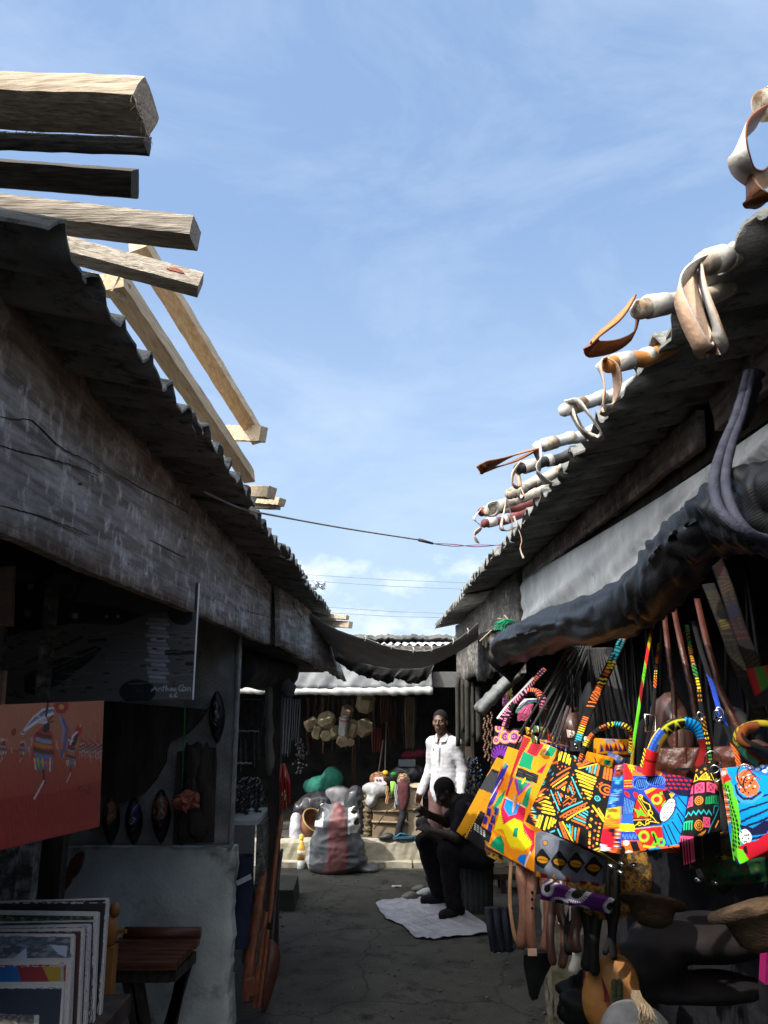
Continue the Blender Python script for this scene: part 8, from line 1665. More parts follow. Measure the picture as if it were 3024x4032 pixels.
cv.poly([(245, 1340), (292, 1490), (420, 1442), (500, 1485), (522, 1590), (590, 1690), (512, 1760), (372, 1722), (322, 1622), (282, 1532), (178, 1530)], YL2)
for i in range(14): t = i / 13; cv.disc(250 + 40 * t, 1350 + 130 * t, 7, (YL2, CRM)[i % 2]); cv.disc(322 - 140 * t, 1622 - 90 * t, 9, (OR2, YL2)[i % 2]); cv.disc(512 + 80 * t, 1580 + 110 * t, 9, (CRM, YL2)[i % 2]); cv.disc(290 + 60 * t, 1312 + 95 * t, 6, (CRM, (0, 132, 226))[i % 2]); cv.disc(512 - 140 * t, 1760 - 38 * t, 9, (OR2, YL2)[i % 2])
cv.poly([(402, 1620), (422, 1540), (466, 1530), (448, 1632)], GR2); cv.poly([(126, 1688), (200, 1606), (258, 1598), (300, 1690), (292, 1790)], GR2); cv.line([(592, 1720), (500, 1905)], 9, WHI); cv.poly([(428, 1842), (470, 1800), (534, 1790), (496, 1905)], (0, 124, 220)); cv.poly([(600, 1640), (610, 1700), (580, 1780), (560, 1760)], CRM); cv.line([(590, 1690), (500, 1500)], 3, (210, 160, 20))
t5_ = bag('kente patchwork sling bag with a blue shield, red surround and green patches', 'b1', [(488, 520), (838, 664), (598, 1965), (104, 1700)], (2.95, 2.82, 2.70, 2.84), cv, .06, 130, 190, .022, .0022, name='sling_bag', group='padded sling bags hung together')
b = MB(); q_ = [at('b1', *z, 2.83) for z in ((95, 1690), (270, 1780), (275, 1880), (100, 1790))]; b.prism(q_, (0, .05, .01)); part(t5_, 'base_band', b, mat('ochre_lace', (.52, .30, .05), (.06, .03, .01), 90, lo=.5, hi=.56, bump=.2)); 
b = MB(); q_ = [at('b1', *z, 2.825) for z in ((88, 1690), (280, 1775), (270, 1800), (84, 1715))]; b.prism(q_, (0, .02, 0)); part(t5_, 'trim', b, mat('maroon_trim', (.14, .02, .04), bump=0))
# second kente bag, blue and orange checks
cv = Cv(-20, 560, 640, 1740, (240, 140, 20), .8)
cv.poly([(300, 830), (345, 860), (180, 1250), (120, 1290), (60, 1280), (220, 960)], (56, 44, 150)); cv.line([(262, 1010), (70, 1300)], 8, WHI); cv.poly([(345, 1100), (330, 1180), (190, 1330), (170, 1300), (230, 1190)], GR2)
for i in range(5):
    for j in range(3):
        if (i + j) % 2: cv.poly([(60 + i * 46 + j * 10, 1290 + j * 82), (106 + i * 46 + j * 10, 1310 + j * 82), (100 + i * 46, 1390 + j * 82), (50 + i * 46, 1370 + j * 82)], (54, 40, 140))
cv.line([(210, 1130), (290, 1000)], 20, (190, 30, 60)); cv.poly([(300, 820), (330, 840), (290, 900), (270, 880)], (60, 140, 120)); cv.line([(170, 1430), (330, 1200)], 8, GR2)
t6_ = bag('kente sling bag with blue and orange checks, behind the patchwork one', 'b1', [(318, 640), (640, 760), (470, 1780), (38, 1480)], (3.10, 3.0, 2.96, 3.04), cv, .06, 70, 110, .02, .002, name='sling_bag', group='padded sling bags hung together')
# gold and black leather sling bag (photo m)
GLD = (186, 126, 14)
cv = Cv(520, 700, 1120, 1640, GLD, .9); cv.poly([(850, 835), (960, 880), (890, 1080), (745, 1015)], (50, 52, 56)); cv.poly([(860, 845), (960, 885), (950, 910), (850, 870)], (22, 22, 24)); cv.line([(845, 865), (950, 908)], 5, (70, 70, 74)); cv.line([(812, 905), (870, 828), (950, 850)], 9, (200, 140, 40))
cv.poly([(770, 1215), (900, 1300), (830, 1600), (600, 1420), (640, 1400)], (30, 31, 34)); cv.zig((772, 1215), (630, 1440), 22, 6, 7, (226, 170, 40))
for r_ in range(4):
    for k in range(4): x, y_ = 720 + r_ * 24 + k * 1, 1325 + r_ * 18 + k * 15; cv.line([(x - 8 * k * .3, y_), (x + 12 - 8 * k * .3, y_ + 8)], 7, (214, 214, 206))
cv.line([(560, 1330), (700, 1390)], 3, (140, 90, 10)); cv.line([(735, 1070), (830, 1130)], 4, (150, 96, 12)); cv.smear(.10, .05)
t7_ = bag('padded sling bag in gold and black leather with white stitched bars', 'm', [(898, 735), (1070, 800), (830, 1590), (545, 1382)], (4.05, 3.95, 3.9, 4.0), cv, .08, 70, 110, .03, .003, name='sling_bag', group='padded sling bags hung together')
# braided black cords of the sling bags running up behind the roll
M['cord_black'] = mat('cord_black', (.020, .020, .022), (.05, .05, .052), 260, bump=.5, rough=.6)
def cord(t, a, e, r=.0042, sag=.0):
    b = MB(); n = 70; pp = [a.lerp(e, i / n) + V(0, 0, -sag * math.sin(math.pi * i / n)) for i in range(n + 1)]; b.tube(pp, [r * (1.18 if i % 2 else .86) for i in range(n + 1)], 6); part(t, 'cord', b, M['cord_black'])
for i, (t, bx, by, yb, tx) in enumerate(((t7_, 265, 950, 3.98, 595), (t7_, 360, 880, 3.98, 608), (t6_, 330, 800, 3.04, 625), (t6_, 385, 790, 3.04, 640), (t6_, 430, 840, 3.03, 650), (t5_, 395, 770, 2.92, 662), (t5_, 450, 830, 2.90, 676), (t5_, 470, 960, 2.88, 690), (t5_, 500, 820, 2.87, 702), (t5_, 530, 850, 2.86, 716))):
    cord(t, at('c6', bx, by, yb - .02), at('c6', tx, 330, 2.75 + .03 * i))
# bags hanging behind
cv = Cv(820, 420, 1160, 1020, K_, 1)
for (x, y_, r_) in ((925, 480, 40), (985, 560, 60), (900, 590, 34), (1060, 560, 56)):
    for k, c_ in enumerate(((232, 120, 170), (240, 210, 40), (232, 120, 170), (120, 50, 130), (232, 120, 170))): cv.ring(x, y_, r_ - k * r_ * .2, r_ * .14, c_)
for k in range(11): a = R(200 + k * 16); cv.line([(945, 760), (945 + 110 * math.cos(a), 760 + 120 * math.sin(a))], 17, (108, 40, 150))
cv.disc(945, 760, 36, K_); cv.dots([(840, 740), (845, 780), (838, 810)], 8, (236, 130, 50)); cv.line([(865, 470), (845, 700)], 10, (60, 70, 120))
t8_ = bag('black tote with pink and yellow scallops and a purple fan', 'm', [(882, 462), (1130, 490), (1060, 1010), (838, 860)], (4.35, 4.2, 4.15, 4.3), cv, .10, 80, 100, .015, .002)
PS = (K_, (236, 120, 90), K_, (236, 130, 170), K_, (200, 90, 60))
phandle(t8_, [('b1', 290, 430, 4.25), ('b1', 350, 280, 4.25), ('b1', 430, 150, 4.22), ('b1', 520, 70, 4.2), ('b1', 620, 70, 4.18), ('b1', 690, 150, 4.15), ('b1', 700, 260, 4.15)], .024, lambda s_, x: tribal(s_ * .6, x, 52, ((236, 120, 90), (236, 130, 170), (220, 110, 60))))
pstrap(t8_, [('b1', 225, 360, 4.3), ('b1', 330, 220, 4.3), ('b1', 440, 110, 4.28), ('b1', 560, -20, 4.25), ('c6', 470, 450, 4.2)], .034, lambda s_, x: WHI if (s_ < .3 and x < -.4) else tribal(s_ * .6, x, 57, ((236, 120, 90), (236, 150, 180)), base=(24, 22, 40)))
ft = MB()
for i in range(150):
    a = at('b1', 560 + r4.uniform(-20, 30), 200 + r4.uniform(-10, 20), 4.5); e = at('b1', 430 + r4.uniform(-12, 130), 330 + r4.uniform(-40, 45), 4.45); ft.tube([a, a.lerp(e, .5) + V(0, 0, .012), e], .0022, 3, cap=False)
tf = thing('fringe_tassel', 'pink, green and white fringe behind the scalloped tote', 'tassel', tuple(at('b1', 480, 370, 4.48))); part(tf, 'pink_fringe', ft, mat('pink_fringe', (.42, .06, .16), (.6, .16, .28), 60, bump=0), norm=False)
for nm, cl, y0, dx in (('green_fringe', (.05, .22, .15), -40, -40), ('white_fringe', (.5, .5, .52), -90, -30), ('blue_fringe', (.08, .10, .28), -70, -60)):
    ft = MB()
    for i in range(40): a = at('b1', 590 + r4.uniform(-20, 40), 180 + y0 * .4 + r4.uniform(-8, 8), 4.52); e = at('b1', 420 + dx * .3 + r4.uniform(-10, 30), 300 + y0 + r4.uniform(-14, 30), 4.5); ft.tube([a, a.lerp(e, .5) + V(0, 0, .015), e], .0025, 3, cap=False)
    part(tf, nm, ft, mat(nm, cl, bump=0), norm=False)
fe = thing('feather_duster', 'purple and yellow feathery tuft hanging under the grey tarpaulin end', 'tuft', tuple(at('b1', 310, 200, 4.7)))
for nm, cl, x0, x1_ in (('purple_feathers', (.22, .06, .20), 262, 310), ('yellow_feathers', (.22, .18, .05), 300, 365)):
    ft = MB()
    for i in range(110):
        y_ = r4.uniform(-10, 200); x = x0 + (x1_ - x0) * r4.random(); a = at('b1', x, y_, 4.7); e = at('b1', x + r4.uniform(-26, 22), y_ + r4.uniform(5, 30), 4.68); ft.tube([a, e], [.003, .0008], 3, cap=False)
    part(fe, nm, ft, mat(nm, cl, bump=0), norm=False)
def plainbag(label, crop, quad, Ys, c1_, c2_, th=.07, sc_=14, rough=.6, name='pouch', cat='pouch', grp='small pouches between the bags', nz=None, spec=.3):
    m = mat(name, c1_, c2_, sc_, bump=.25, rough=rough, spec=spec) if nz is None else mat(name, c1_, c2_, sc_, lo=nz[0], hi=nz[1], bump=.2, rough=rough)
    cvp = Cv(0, 0, 4, 4, (128, 128, 128)); b = MB(); panel(b, crop, quad, Ys, cvp, 20, 20, th, .02, .003); o = solo(name, label, cat, b, m, grp, norm=False); return o
for lab, qd, Y_, bg, kind in (('small kente pouch seen through the black tote handle', [(1270, 560), (1640, 575), (1620, 760), (1260, 740)], 2.62, (236, 150, 20), 0), ('small grey blue flowered pouch seen through the black tote handle', [(1420, 700), (1560, 770), (1560, 880), (1405, 850)], 2.5, (96, 108, 160), 1),
        ('blue and white denim pouch end poking up beside the patchwork bag', [(680, 560), (970, 640), (930, 760), (660, 690)], 3.05, (60, 70, 160), 2), ('orange and green kente pouch corner below the black tote handle', [(1180, 700), (1440, 760), (1430, 900), (1180, 870)], 2.48, (240, 150, 20), 3)):
    x0, y0 = min(q_[0] for q_ in qd) - 10, min(q_[1] for q_ in qd) - 10; x1_, y1_ = max(q_[0] for q_ in qd) + 10, max(q_[1] for q_ in qd) + 10; cv = Cv(x0, y0, x1_, y1_, bg, .8)
    if kind == 0:
        for k in range(4): cv.poly([(1290 + k * 95, 600), (1330 + k * 95, 690), (1285 + k * 95, 700)], (60, 40, 120)); cv.poly([(1350 + k * 90, 590), (1390 + k * 90, 690), (1340 + k * 90, 690)], (110, 20, 40))
        cv.poly([(1250, 715), (1650, 725), (1650, 770), (1250, 770)], (110, 24, 30)); cv.poly([(1330, 555), (1480, 555), (1440, 610), (1350, 600)], (150, 150, 160)); cv.poly([(1400, 560), (1440, 560), (1440, 600)], (170, 30, 40))
    if kind == 1:
        for k in range(16): cv.ell(1410 + (k * 47) % 150, 710 + (k * 31) % 160, 18, 12, k * 30, ((70, 80, 130), (130, 140, 180))[k % 2])
        cv.disc(1512, 772, 14, (200, 150, 40))
    if kind == 2:
        for k in range(5): cv.line([(725 + k * 52, 560 + k * 16), (715 + k * 52, 640 + k * 16)], 12, ((230, 230, 230), (200, 140, 40))[k % 2])
        cv.line([(680, 575), (940, 640)], 14, (220, 150, 40))
    if kind == 3: cv.poly([(1330, 770), (1400, 790), (1390, 850), (1320, 820)], GR2); cv.line([(1230, 760), (1250, 850)], 12, (50, 40, 30))
    b = MB(); panel(b, 'b1', qd, (Y_,) * 4, cv, 50, 40, .05, .012, .001); solo('pouch', lab, 'pouch', b, M['print'], 'small pouches between the bags', norm=False)
# colourful jumble of small purses stuffed between the cords
jm = [((560, 470), (180, 150, 40)), ((640, 450), (40, 120, 80)), ((720, 470), (160, 150, 40)), ((790, 540), (180, 40, 50)), ((850, 520), (60, 60, 110)), ((620, 560), (60, 100, 60)), ((1000, 500), (220, 200, 190)), ((1140, 560), (200, 210, 210))]
for i, ((x, y_), cl) in enumerate(jm):
    Yp = 3.25 - .09 * i; q_ = [(x - 42, y_ - 34), (x + 26, y_ - 20), (x + 46, y_ + 60), (x - 30, y_ + 48)]; cv = Cv(x - 80, y_ - 80, x + 80, y_ + 90, cl, 1)
    for k in range(6): cv.line([(x - 60 + k * 22, y_ - 60), (x - 40 + k * 22, y_ + 70)], 8, ((20, 20, 24), (220, 190, 60), (180, 60, 40), (230, 230, 225))[(k + i) % 4])
    b = MB(); panel(b, 'b1', q_, (Yp,) * 4, cv, 24, 24, .03, .012, .002); solo('purse', ('yellow', 'green', 'olive', 'red', 'navy', 'dull green', 'cream', 'pale grey')[i] + ' striped small purse stuffed behind the black braided cords', 'purse', b, M['print'], 'small purses behind the cords', norm=False)
# dim cords of more bags inside
for i in range(16):
    b = MB(); x = 735 + i * 13 + r4.uniform(-4, 4); a = at('c6', x + r4.uniform(-6, 40), 780 + r4.uniform(-60, 60), 3.0 - i * .03); e = at('c6', 690 + i * 9, 340, 2.9); n = 40
    b.tube([a.lerp(e, j / n) for j in range(n + 1)], [.0042 * (1.15 if j % 2 else .88) for j in range(n + 1)], 5); solo('braided_rope', 'black braided rope hanging loose in the dark behind the black tote', 'cord', b, M['cord_black'], 'loose braided cords in the right stall')
# brown leather handbag behind the blue bag
M['brown_leather'] = mat('brown_leather', (.040, .011, .006), (.075, .020, .011), 16, bump=.25, bscale=120, rough=.42, spec=.45, c3=(.08, .016, .01), s3=6)
hb = thing('leather_handbag', 'reddish brown leather handbag hanging behind the blue printed bag', 'handbag', tuple(at('b2', 780, 900, 1.95)))
b = MB(); cvp = Cv(0, 0, 4, 4, (128, 128, 128)); panel(b, 'b2', [(575, 605), (1000, 600), (1010, 960), (560, 960)], (1.95, 1.9, 1.9, 1.95), cvp, 30, 24, .09, .02, .002); part(hb, 'body', b, M['brown_leather'], norm=False)
b = MB(); panel(b, 'b2', [(720, 600), (870, 598), (880, 830), (740, 830)], (1.925, 1.905, 1.9, 1.92), cvp, 10, 14, .012, .004, .001); part(hb, 'flap_tab', b, M['brown_leather'], norm=False)
for pts, w in (([('b2', 760, 640, 1.92), ('b2', 755, 300, 1.93), ('b2', 740, 0, 1.96), ('c6', 1140, 480, 2.0), ('c6', 1120, 300, 2.05), ('c6', 1100, 100, 2.2)], .013), ([('b2', 1010, 560, 1.9), ('b2', 960, 300, 1.92), ('b2', 910, 0, 1.95), ('c6', 1230, 480, 2.0), ('c6', 1190, 300, 2.05), ('c6', 1150, 100, 2.2)], .014)):
    pp = [at(*q_) for q_ in pts]; b = MB(); b.ribbon([cr(pp, i / 30 * .999) for i in range(31)], w, (1, -.3, 0), .005); part(hb, 'strap', b, M['brown_leather'], norm=False)
b = MB(); c = at('b2', 830, 808, 1.89); b.box(tuple(c - V(.018, .004, .003)), tuple(c + V(.018, .002, .003))); part(hb, 'clasp', b, M['metal'])
h2 = thing('leather_handbag', 'brown leather handbag half hidden behind the cyan bag', 'handbag', tuple(at('b2', 1250, 760, 1.75)))
b = MB(); panel(b, 'b2', [(1060, 590), (1420, 580), (1430, 900), (1080, 900)], (1.78, 1.7, 1.7, 1.78), cvp, 24, 20, .09, .02, .002); part(h2, 'body', b, M['brown_leather'], norm=False)
pp = [at(*q_) for q_ in (('b2', 1400, 480, 1.68), ('b2', 1270, 200, 1.7), ('b2', 1170, 0, 1.74), ('c6', 1380, 480, 1.78), ('c6', 1330, 300, 1.85), ('c6', 1280, 80, 2.0))]; b = MB(); b.ribbon([cr(pp, i / 30 * .999) for i in range(31)], .014, (1, -.3, 0), .005); part(h2, 'strap', b, M['brown_leather'], norm=False)
# patterned shoulder straps dim at the right edge
for i, (pts, w, fn_, lab) in enumerate((([('c6', 1360, -180, 1.85), ('c6', 1430, 0, 1.75), ('c6', 1500, 220, 1.72), ('c6', 1580, 430, 1.7), ('c6', 1650, 640, 1.7)], .03, lambda s_, x: tribal(s_, x, 61, ((60, 18, 16), (24, 24, 50), (50, 34, 12))), 'dim red and black patterned sling at the right edge'), ([('c6', 1610, 440, 1.62), ('c6', 1632, 510, 1.62), ('c6', 1675, 640, 1.62)], .05, lambda s_, x: patch(s_, x, 66, ((120, 20, 24), (40, 84, 24), (90, 84, 24), K_, K_)), 'bright red and green patterned sling at the very right edge'), ([('c6', 1340, 0, 1.9), ('c6', 1420, 200, 1.8), ('c6', 1500, 420, 1.78), ('c6', 1590, 620, 1.76), ('c6', 1620, 720, 1.76)], .03, lambda s_, x: tribal(s_, x, 71, ((74, 62, 20), (44, 38, 16))), 'black and olive patterned sling near the right edge'))):
    pp = [at(*q_) for q_ in pts]; b = pribbon([cr(pp, j / 160 * .999) for j in range(161)], w, (1, -.4, 0), fn_); solo('shoulder_sling', lab, 'sling', b, M['print'], 'patterned slings at the right edge', norm=False)

# ---------------------------------------------------------------- goods under the bags
cv = Cv(580, 1520, 1400, 2140, (112, 116, 130), .9)
for k in range(60): cv.ell(600 + (k * 131) % 780, 1540 + (k * 83) % 560, 50, 30, k * 40, ((98, 102, 114), (124, 128, 142), (106, 112, 128))[k % 3])
cv.blur(3)
for (x, y_) in ((694, 1830), (880, 1852), (1056, 1870), (1236, 1915)):
    cv.poly([(x - 95, y_ - 10), (x - 20, y_ - 110), (x + 8, y_ - 120), (x + 92, y_ - 10), (x + 10, y_ + 100), (x - 70, y_ + 50)], (26, 26, 28)); cv.ell(x, y_, 62, 36, 10, (206, 140, 24)); cv.zig((x - 50, y_ - 6), (x + 54, y_ + 8), 20, 5, 4, (60, 30, 10))
cv.disc(726, 1654, 22, (180, 130, 50)); cv.ring(726, 1654, 28, 6, (70, 60, 50)); cv.poly([(600, 1960), (745, 1985), (735, 2060), (605, 2040)], (160, 24, 34)); cv.ell(640, 2000, 24, 48, 0, (226, 160, 30)); cv.zig((810, 1990), (830, 2100), 5, 12, 12, (220, 150, 40)); cv.poly([(915, 2070), (940, 2020), (970, 2010), (995, 2080)], (170, 24, 34)); cv.poly([(1090, 2050), (1290, 2080), (1280, 2140), (1085, 2130)], (130, 20, 30)); cv.ell(1180, 2100, 24, 40, 0, (226, 160, 30)); cv.poly([(910, 2085), (1000, 2085), (1000, 2110), (915, 2105)], (210, 150, 40))
bag('grey bag with a row of yellow eye shapes, hanging under the black tote', 'b1', [(610, 1560), (1360, 1740), (1310, 2120), (596, 2010)], (2.50, 2.42, 2.42, 2.50), cv, .08, 120, 80, .02, .002)
cv = Cv(520, 230, 1120, 500, (84, 30, 110), 1)
for (x, y_, rx, ry) in ((605, 290, 46, 46), (840, 330, 70, 50), (700, 390, 66, 36), (850, 440, 70, 30), (1080, 430, 40, 50)):
    for k in range(26): a = 2 * math.pi * k / 26; cv.line([(x, y_), (x + rx * 1.15 * math.cos(a), y_ + ry * 1.15 * math.sin(a))], 8, (196, 196, 206))
    cv.ell(x, y_, rx * .85, ry * .8, 0, (196, 196, 206)); cv.ell(x, y_ - 4, rx * .6, ry * .62, 0, (40, 34, 46))
bag('rolled purple cloth bag with white fringed rounds under the grey bag', 'b5', [(556, 248), (1100, 388), (1072, 484), (536, 372)], (2.58, 2.5, 2.5, 2.58), cv, .09, 110, 40, .045, .002, name='purple_roll', group=None)
b = MB(); c = at('b5', 1060, 180, 2.62); b.lathe(c, [(.01, 0), (.10, .002), (.128, .006), (.138, .014), (.138, .024), (.12, .03), (.02, .032)], 36, (-.15, -1, .25), squash=(1, .9)); solo('woven_fan', 'round woven fan with an orange rim under the grey bag', 'fan', b, mat('woven', (.05, .035, .015), (.34, .17, .03), 60, lo=.42, hi=.6, bump=.5))
cv = Cv(860, 1420, 1420, 1800, (60, 56, 40), .8)
for k in range(60): cv.line([(880 + (k * 97) % 520, 1440 + (k * 61) % 330), (910 + (k * 97) % 520, 1430 + (k * 61) % 330)], 14, ((150, 140, 40), (20, 20, 20), (40, 120, 130), (170, 110, 40))[k % 4])
bag('dark patchwork bag in the shade below the pink crossed squares bag', 'b2', [(880, 1540), (1330, 1420), (1400, 1690), (900, 1790)], (1.74, 1.66, 1.66, 1.74), cv, .1, 60, 50, .02, .002)
cv = Cv(980, 1640, 1700, 2000, (30, 70, 44), .8)
for k in range(60): cv.ell(1000 + (k * 97) % 680, 1660 + (k * 61) % 330, 24, 14, k * 33, ((24, 90, 40), (20, 20, 20), (120, 24, 30), (30, 60, 70), (90, 80, 30))[k % 5])
bag('dark green and red leaf print bag hanging lowest below the row', 'b2', [(1040, 1700), (1640, 1640), (1660, 1900), (1080, 1960)], (1.72, 1.60, 1.62, 1.74), cv, .1, 60, 40, .02, .002)
for i, (x, y_) in enumerate(((245, 1722), (355, 1735), (232, 1808), (1020, 1640), (985, 1880), (1150, 1905), (1245, 1545), (140, 1750))):     # little metal feet under the bags
    b = MB(); b.ball(at('b2', x, y_, 1.70), (.008, .008, .005), nu=10, nv=6); part(t2_ if i < 3 or i == 7 else t3_, 'metal_foot', b, M['metal'])
# leather belts hanging (photo b5)
M['belt_tan'] = mat('belt_tan', (.15, .062, .038), (.30, .14, .095), 9, stretch=(3, 3, .8), bump=.2, bscale=60, rough=.45, spec=.45, rnd=1)
M['belt_pale'] = mat('belt_pale', (.30, .16, .08), (.42, .24, .12), 12, bump=.15, rough=.5)
M['belt_dark'] = mat('belt_dark', (.035, .016, .012), (.09, .045, .035), 12, stretch=(3, 3, .8), bump=.2, rough=.4, spec=.5, rnd=1)
M['belt_black'] = mat('belt_black', (.005, .0055, .006), (.013, .0135, .014), 12, bump=.2, rough=.6, rnd=1, spec=.14)
belts = [('narrow light tan belt seen edge on, leftmost', 316, 120, 352, 700, 24, 'belt_pale'), ('wide tan belt bent toward the alley', 396, 190, 388, 758, 80, 'belt_tan'), ('tan belt with punched holes and a pale tip', 480, 255, 488, 772, 68, 'belt_tan'), ('reddish tan belt beside the one with holes', 568, 240, 570, 775, 64, 'belt_tan'),
    ('dark brown belt, first of the glossy dark ones', 636, 430, 645, 880, 56, 'belt_dark'), ('glossy dark brown belt with a rivet', 692, 460, 702, 902, 60, 'belt_dark'), ('black belt behind the white tongue', 800, 440, 770, 800, 70, 'belt_black'), ('white rounded belt tip', 800, 640, 782, 944, 70, 'strap_white'), ('brown belt tip behind the white one', 820, 560, 830, 782, 76, 'belt_dark'),
    ('black belt hanging right of the white tip', 890, 460, 885, 920, 80, 'belt_black'), ('wide greenish black belt', 990, 470, 965, 960, 70, 'belt_black'), ('thin black belt near the leather drum', 1060, 470, 1030, 800, 40, 'belt_black'), ('black belt behind the round leather bag', 1130, 460, 1110, 840, 50, 'belt_black')]
for i, (lab, x0, y0, x1_, y1_, w, mt) in enumerate(belts):
    Yb = 2.78 - .02 * i; a, e = at('b5', x0, y0, Yb), at('b5', x1_, y1_, Yb - .02); wm_ = w / 1.9518 / 3032 * (Yb * 1.02); n = 30
    pts = [a.lerp(e, j / n) + V(.012 * math.sin(math.pi * j / n) * (1 if i % 2 else -1), -.01 * math.sin(math.pi * j / n), 0) for j in range(n + 1)]
    pts = [a + V(.03, .05, .22)] + pts
    t = thing('belt', lab, 'belt', tuple(e), 'leather belts hanging below the bags'); b = MB()
    b.ribbon(pts, [wm_] * (n - 1) + [wm_ * .95, wm_ * .78, wm_ * .4], (1, .25 * math.sin(i * 2.1) - .2, 0), .0045); part(t, 'strap', b, M[mt], norm=False)
    if 'holes' in lab:
        for yy in (318, 372, 440): b = MB(); c = at('b5', 478, yy, Yb - .012); b.tube([c, c + V(0, -.004, 0)], .0045, 8); part(t, 'hole', b, M['belt_black'])
        b = MB(); c = at('b5', 480, 780, Yb - .024); b.box(tuple(c - V(.014, .002, .010)), tuple(c + V(.014, .002, .010))); part(t, 'tip', b, M['strap_tan'])
    if 'rivet' in lab: b = MB(); b.ball(at('b5', 686, 562, Yb - .02), .004, nu=8, nv=5); part(t, 'rivet', b, M['metal'])
b = MB(); q_ = [(412, 800), (520, 790), (640, 780), (628, 880), (585, 960), (545, 1060), (522, 1140), (478, 1152), (455, 1110), (432, 980), (412, 880)]
b.prism([at('b5', *z, 3.05) for z in q_], (.01, .05, 0)); solo('black_pouch', 'long black pointed leather sheath hanging below the tan belts', 'sheath', b, M['belt_black'])
tb2 = thing('tassel_bundle', 'bundle of dark navy cloth strips hanging beside the plastic sheet', 'cloth strips', tuple(at('b5', 250, 770, 3.6)))
for i in range(9): b = MB(); x = 110 + i * 22; pp = [at('b5', x + 20, 430, 3.6), at('b5', 150 + i * 21, 600, 3.58 + .02 * (i % 3)), at('b5', 180 + i * 20, 770 + 14 * math.sin(i * 2.2), 3.6)]; b.ribbon([cr(pp, j / 12 * .999) for j in range(13)], .022, (1, .6 * math.sin(i * 2), 0), .006); part(tb2, 'strip', b, mat('navy_strip', (.010, .011, .020), (.022, .024, .04), 20, bump=.3), norm=False)
# round leather bag with a red horn emblem
dr = thing('round_bag', 'round tan leather bag with a dark red horn shape and green leaves on it', 'bag', tuple(at('b5', 1080, 1290, 2.75)))
c = at('b5', 1095, 1075, 2.66); b = MB(); axd = V(-.35, -.93, .12).normalized(); rr_ = .104
b.lathe(c, [(rr_ * .98, 0), (rr_ * 1.02, .03), (rr_ * 1.0, .07), (rr_ * .6, .082), (.01, .084)], 44, axd, squash=(1.05, .78)); part(dr, 'body', b, mat('tan_leather', (.26, .115, .032), (.36, .17, .055), 12, bump=.2, rough=.5, c3=(.16, .07, .03), s3=9, lo3=.62, hi3=.75))
b = MB(); e1 = axd.cross(V(0, 1, 0)).normalized()
pp = [at('b5', *z, 2.56) for z in ((1020, 980), (1040, 1030), (1065, 1090), (1074, 1165), (1040, 1165), (1042, 1110), (1030, 1050))]; b.prism(pp, (0, .012, 0)); part(dr, 'horn_emblem', b, mat('emblem_red', (.12, .012, .018), bump=0))
for i in range(10): b = MB(); b.ball(at('b5', 1112 + (i % 2) * 40, 1018 + (i // 2) * 42, 2.555), (.010, .004, .013), nu=8, nv=6); part(dr, 'leaf', b, mat('leaf_green', (.05, .06, .03), bump=0))
b = MB(); q_ = [(895, 970), (935, 850), (985, 840), (975, 930), (955, 1000), (950, 1080), (890, 1050)]; b.prism([at('b5', *z, 2.75) for z in q_], (0, .04, 0)); part(dr, 'side_strap', b, mat('side_red', (.16, .03, .035), (.26, .06, .06), 12, rough=.5))
b = MB(); pp = [at('b5', *z, 2.72) for z in ((1040, 850), (1060, 780), (1075, 730), (1100, 720), (1130, 780), (1140, 840))]; b.tube([cr(pp, i / 24 * .99) for i in range(25)], .012, 8); part(dr, 'handle', b, mat('handle_orange', (.36, .14, .03), rough=.5))
b = MB(); b.ball(at('b5', 915, 1170, 2.85), (.10, .07, .075), nz=.35, nu=30, nv=20); solo('black_flower', 'crumpled black leather flower below the round tan bag', 'leather flower', b, M['belt_black'])
# big black leather bag and the dark goods of the stall interior (photo c7)
bb = lump(at('c7', 980, 1030, 2.75), [((-.03, 0, .0), (.125, .10, .06)), ((.20, .08, .06), (.24, .15, .07)), ((.12, .02, -.07), (.26, .12, .035))], wr=.004, h=.010, fr=25)
solo('leather_bag', 'big dark leather bag with glossy folds under the round fan', 'bag', sdf_mb(bb), mat('black_leather', (.008, .008, .010), (.018, .014, .014), 7, bump=.25, rough=.6, spec=.15))
b = MB(); pr = [(.02, 0), (.18, .012), (.19, .035), (.13, .05), (.11, .12), (.07, .15), (.01, .155)]
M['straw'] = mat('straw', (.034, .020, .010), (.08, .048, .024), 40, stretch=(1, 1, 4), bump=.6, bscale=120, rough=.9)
b.lathe(at('c7', 985, 640, 2.45), [(r_ * .5, z_ * .5) for r_, z_ in pr], 30, (-.2, -.35, -.9)); solo('straw_hat', 'dim straw hat hanging under the dark green bag, left one', 'hat', b, M['straw'], 'straw hats hanging in the shade')
b = MB(); b.lathe(at('c7', 1560, 650, 1.42), [(r_ * .43, z_ * .5) for r_, z_ in pr], 34, (.25, -.25, -.93)); solo('straw_hat', 'dim straw hat with a wide tilted brim near the right edge', 'hat', b, M['straw'], 'straw hats hanging in the shade')
gc = lump(at('c7', 870, 1400, 2.1), [((0, 0, 0), (.075, .06, .055)), ((.02, 0, -.06), (.11, .08, .07))], wr=.003, h=.008); solo('grey_cloth', 'light grey cloth hump at the bottom edge below the round bag', 'cloth', sdf_mb(gc), mat('lightgrey', (.10, .10, .105), (.16, .16, .165), 14, bump=.3))
ft = MB()
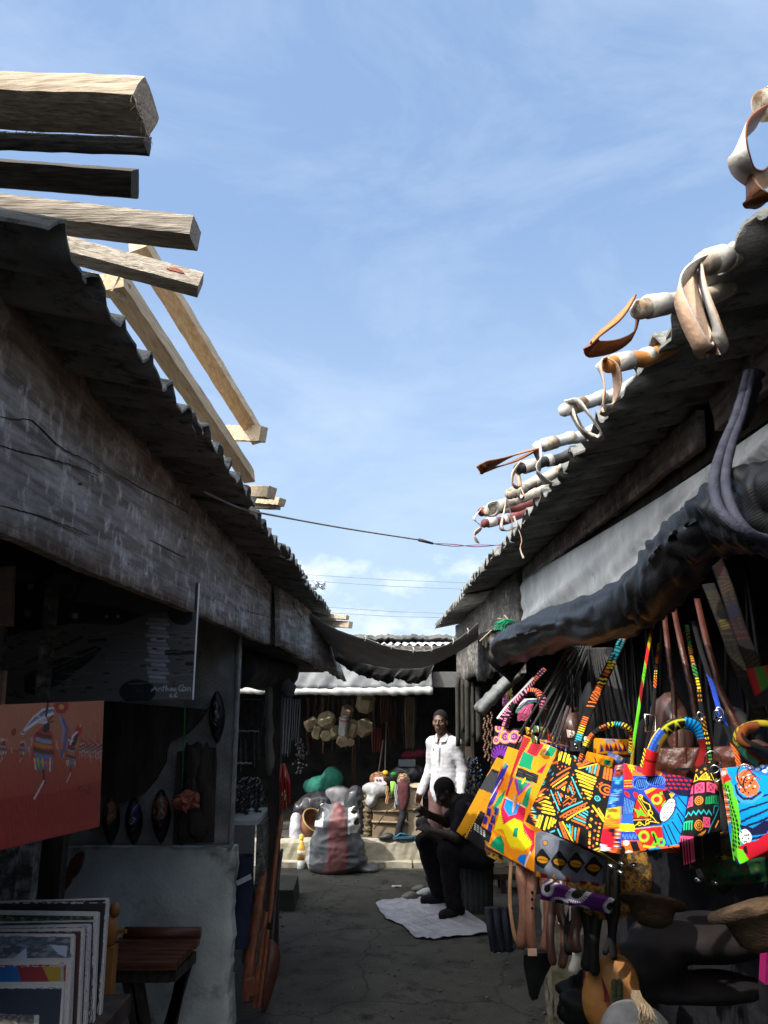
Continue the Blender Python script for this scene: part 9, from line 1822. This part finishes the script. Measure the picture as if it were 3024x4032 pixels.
for i in range(60): a = at('c7', 880 + r4.uniform(-20, 30), 1190 + r4.uniform(-10, 40), 1.95); e = at('c7', 960 + r4.uniform(-60, 60), 1360 + r4.uniform(-30, 60), 1.92); ft.tube([a, a.lerp(e, .5) + V(.01, 0, 0), e], [.003, .0022, .0008], 4, cap=False)
solo('horsehair_tassel', 'beige horsehair tassel beside the light grey cloth', 'tassel', ft, mat('hair_beige', (.14, .10, .06), (.22, .17, .11), 60, bump=0), norm=False)
b = MB(); q_ = [(1655, 880), (1700, 870), (1720, 1150), (1642, 1145)]; b.prism([at('c7', *z, 1.9) for z in q_], (0, .03, 0)); pk_ = thing('pink_bag', 'hot pink bag with a black lower half, just showing at the right edge', 'bag', tuple(at('c7', 1680, 1330, 1.9))); part(pk_, 'body', b, mat('hot_pink', (.75, .03, .25), bump=.1))
b = MB(); b.prism([at('c7', *z, 1.9) for z in ((1642, 1148), (1720, 1152), (1720, 1340), (1648, 1330))], (0, .03, 0)); part(pk_, 'lower_half', b, M['black_plastic'])
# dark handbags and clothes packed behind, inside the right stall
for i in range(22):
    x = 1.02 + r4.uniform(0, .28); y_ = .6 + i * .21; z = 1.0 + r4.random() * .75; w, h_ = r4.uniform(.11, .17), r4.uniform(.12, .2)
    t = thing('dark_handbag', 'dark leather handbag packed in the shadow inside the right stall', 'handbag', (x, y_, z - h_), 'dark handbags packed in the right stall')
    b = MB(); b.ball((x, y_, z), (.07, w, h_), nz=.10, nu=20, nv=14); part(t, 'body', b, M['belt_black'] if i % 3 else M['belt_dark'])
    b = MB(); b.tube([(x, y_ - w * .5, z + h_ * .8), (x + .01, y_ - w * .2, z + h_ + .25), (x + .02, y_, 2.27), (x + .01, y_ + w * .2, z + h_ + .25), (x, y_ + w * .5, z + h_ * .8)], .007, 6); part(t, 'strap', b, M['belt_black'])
b = MB()
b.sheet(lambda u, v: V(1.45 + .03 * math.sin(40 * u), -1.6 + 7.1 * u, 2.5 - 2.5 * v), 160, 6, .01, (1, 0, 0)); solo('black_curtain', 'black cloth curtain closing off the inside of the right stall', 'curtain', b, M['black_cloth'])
b = MB(); b.box((1.0, .2, 0), (1.42, 3.5, .52)); solo('display_block', 'low dark display block inside the right stall', 'display block', b, M['dark_wall'])
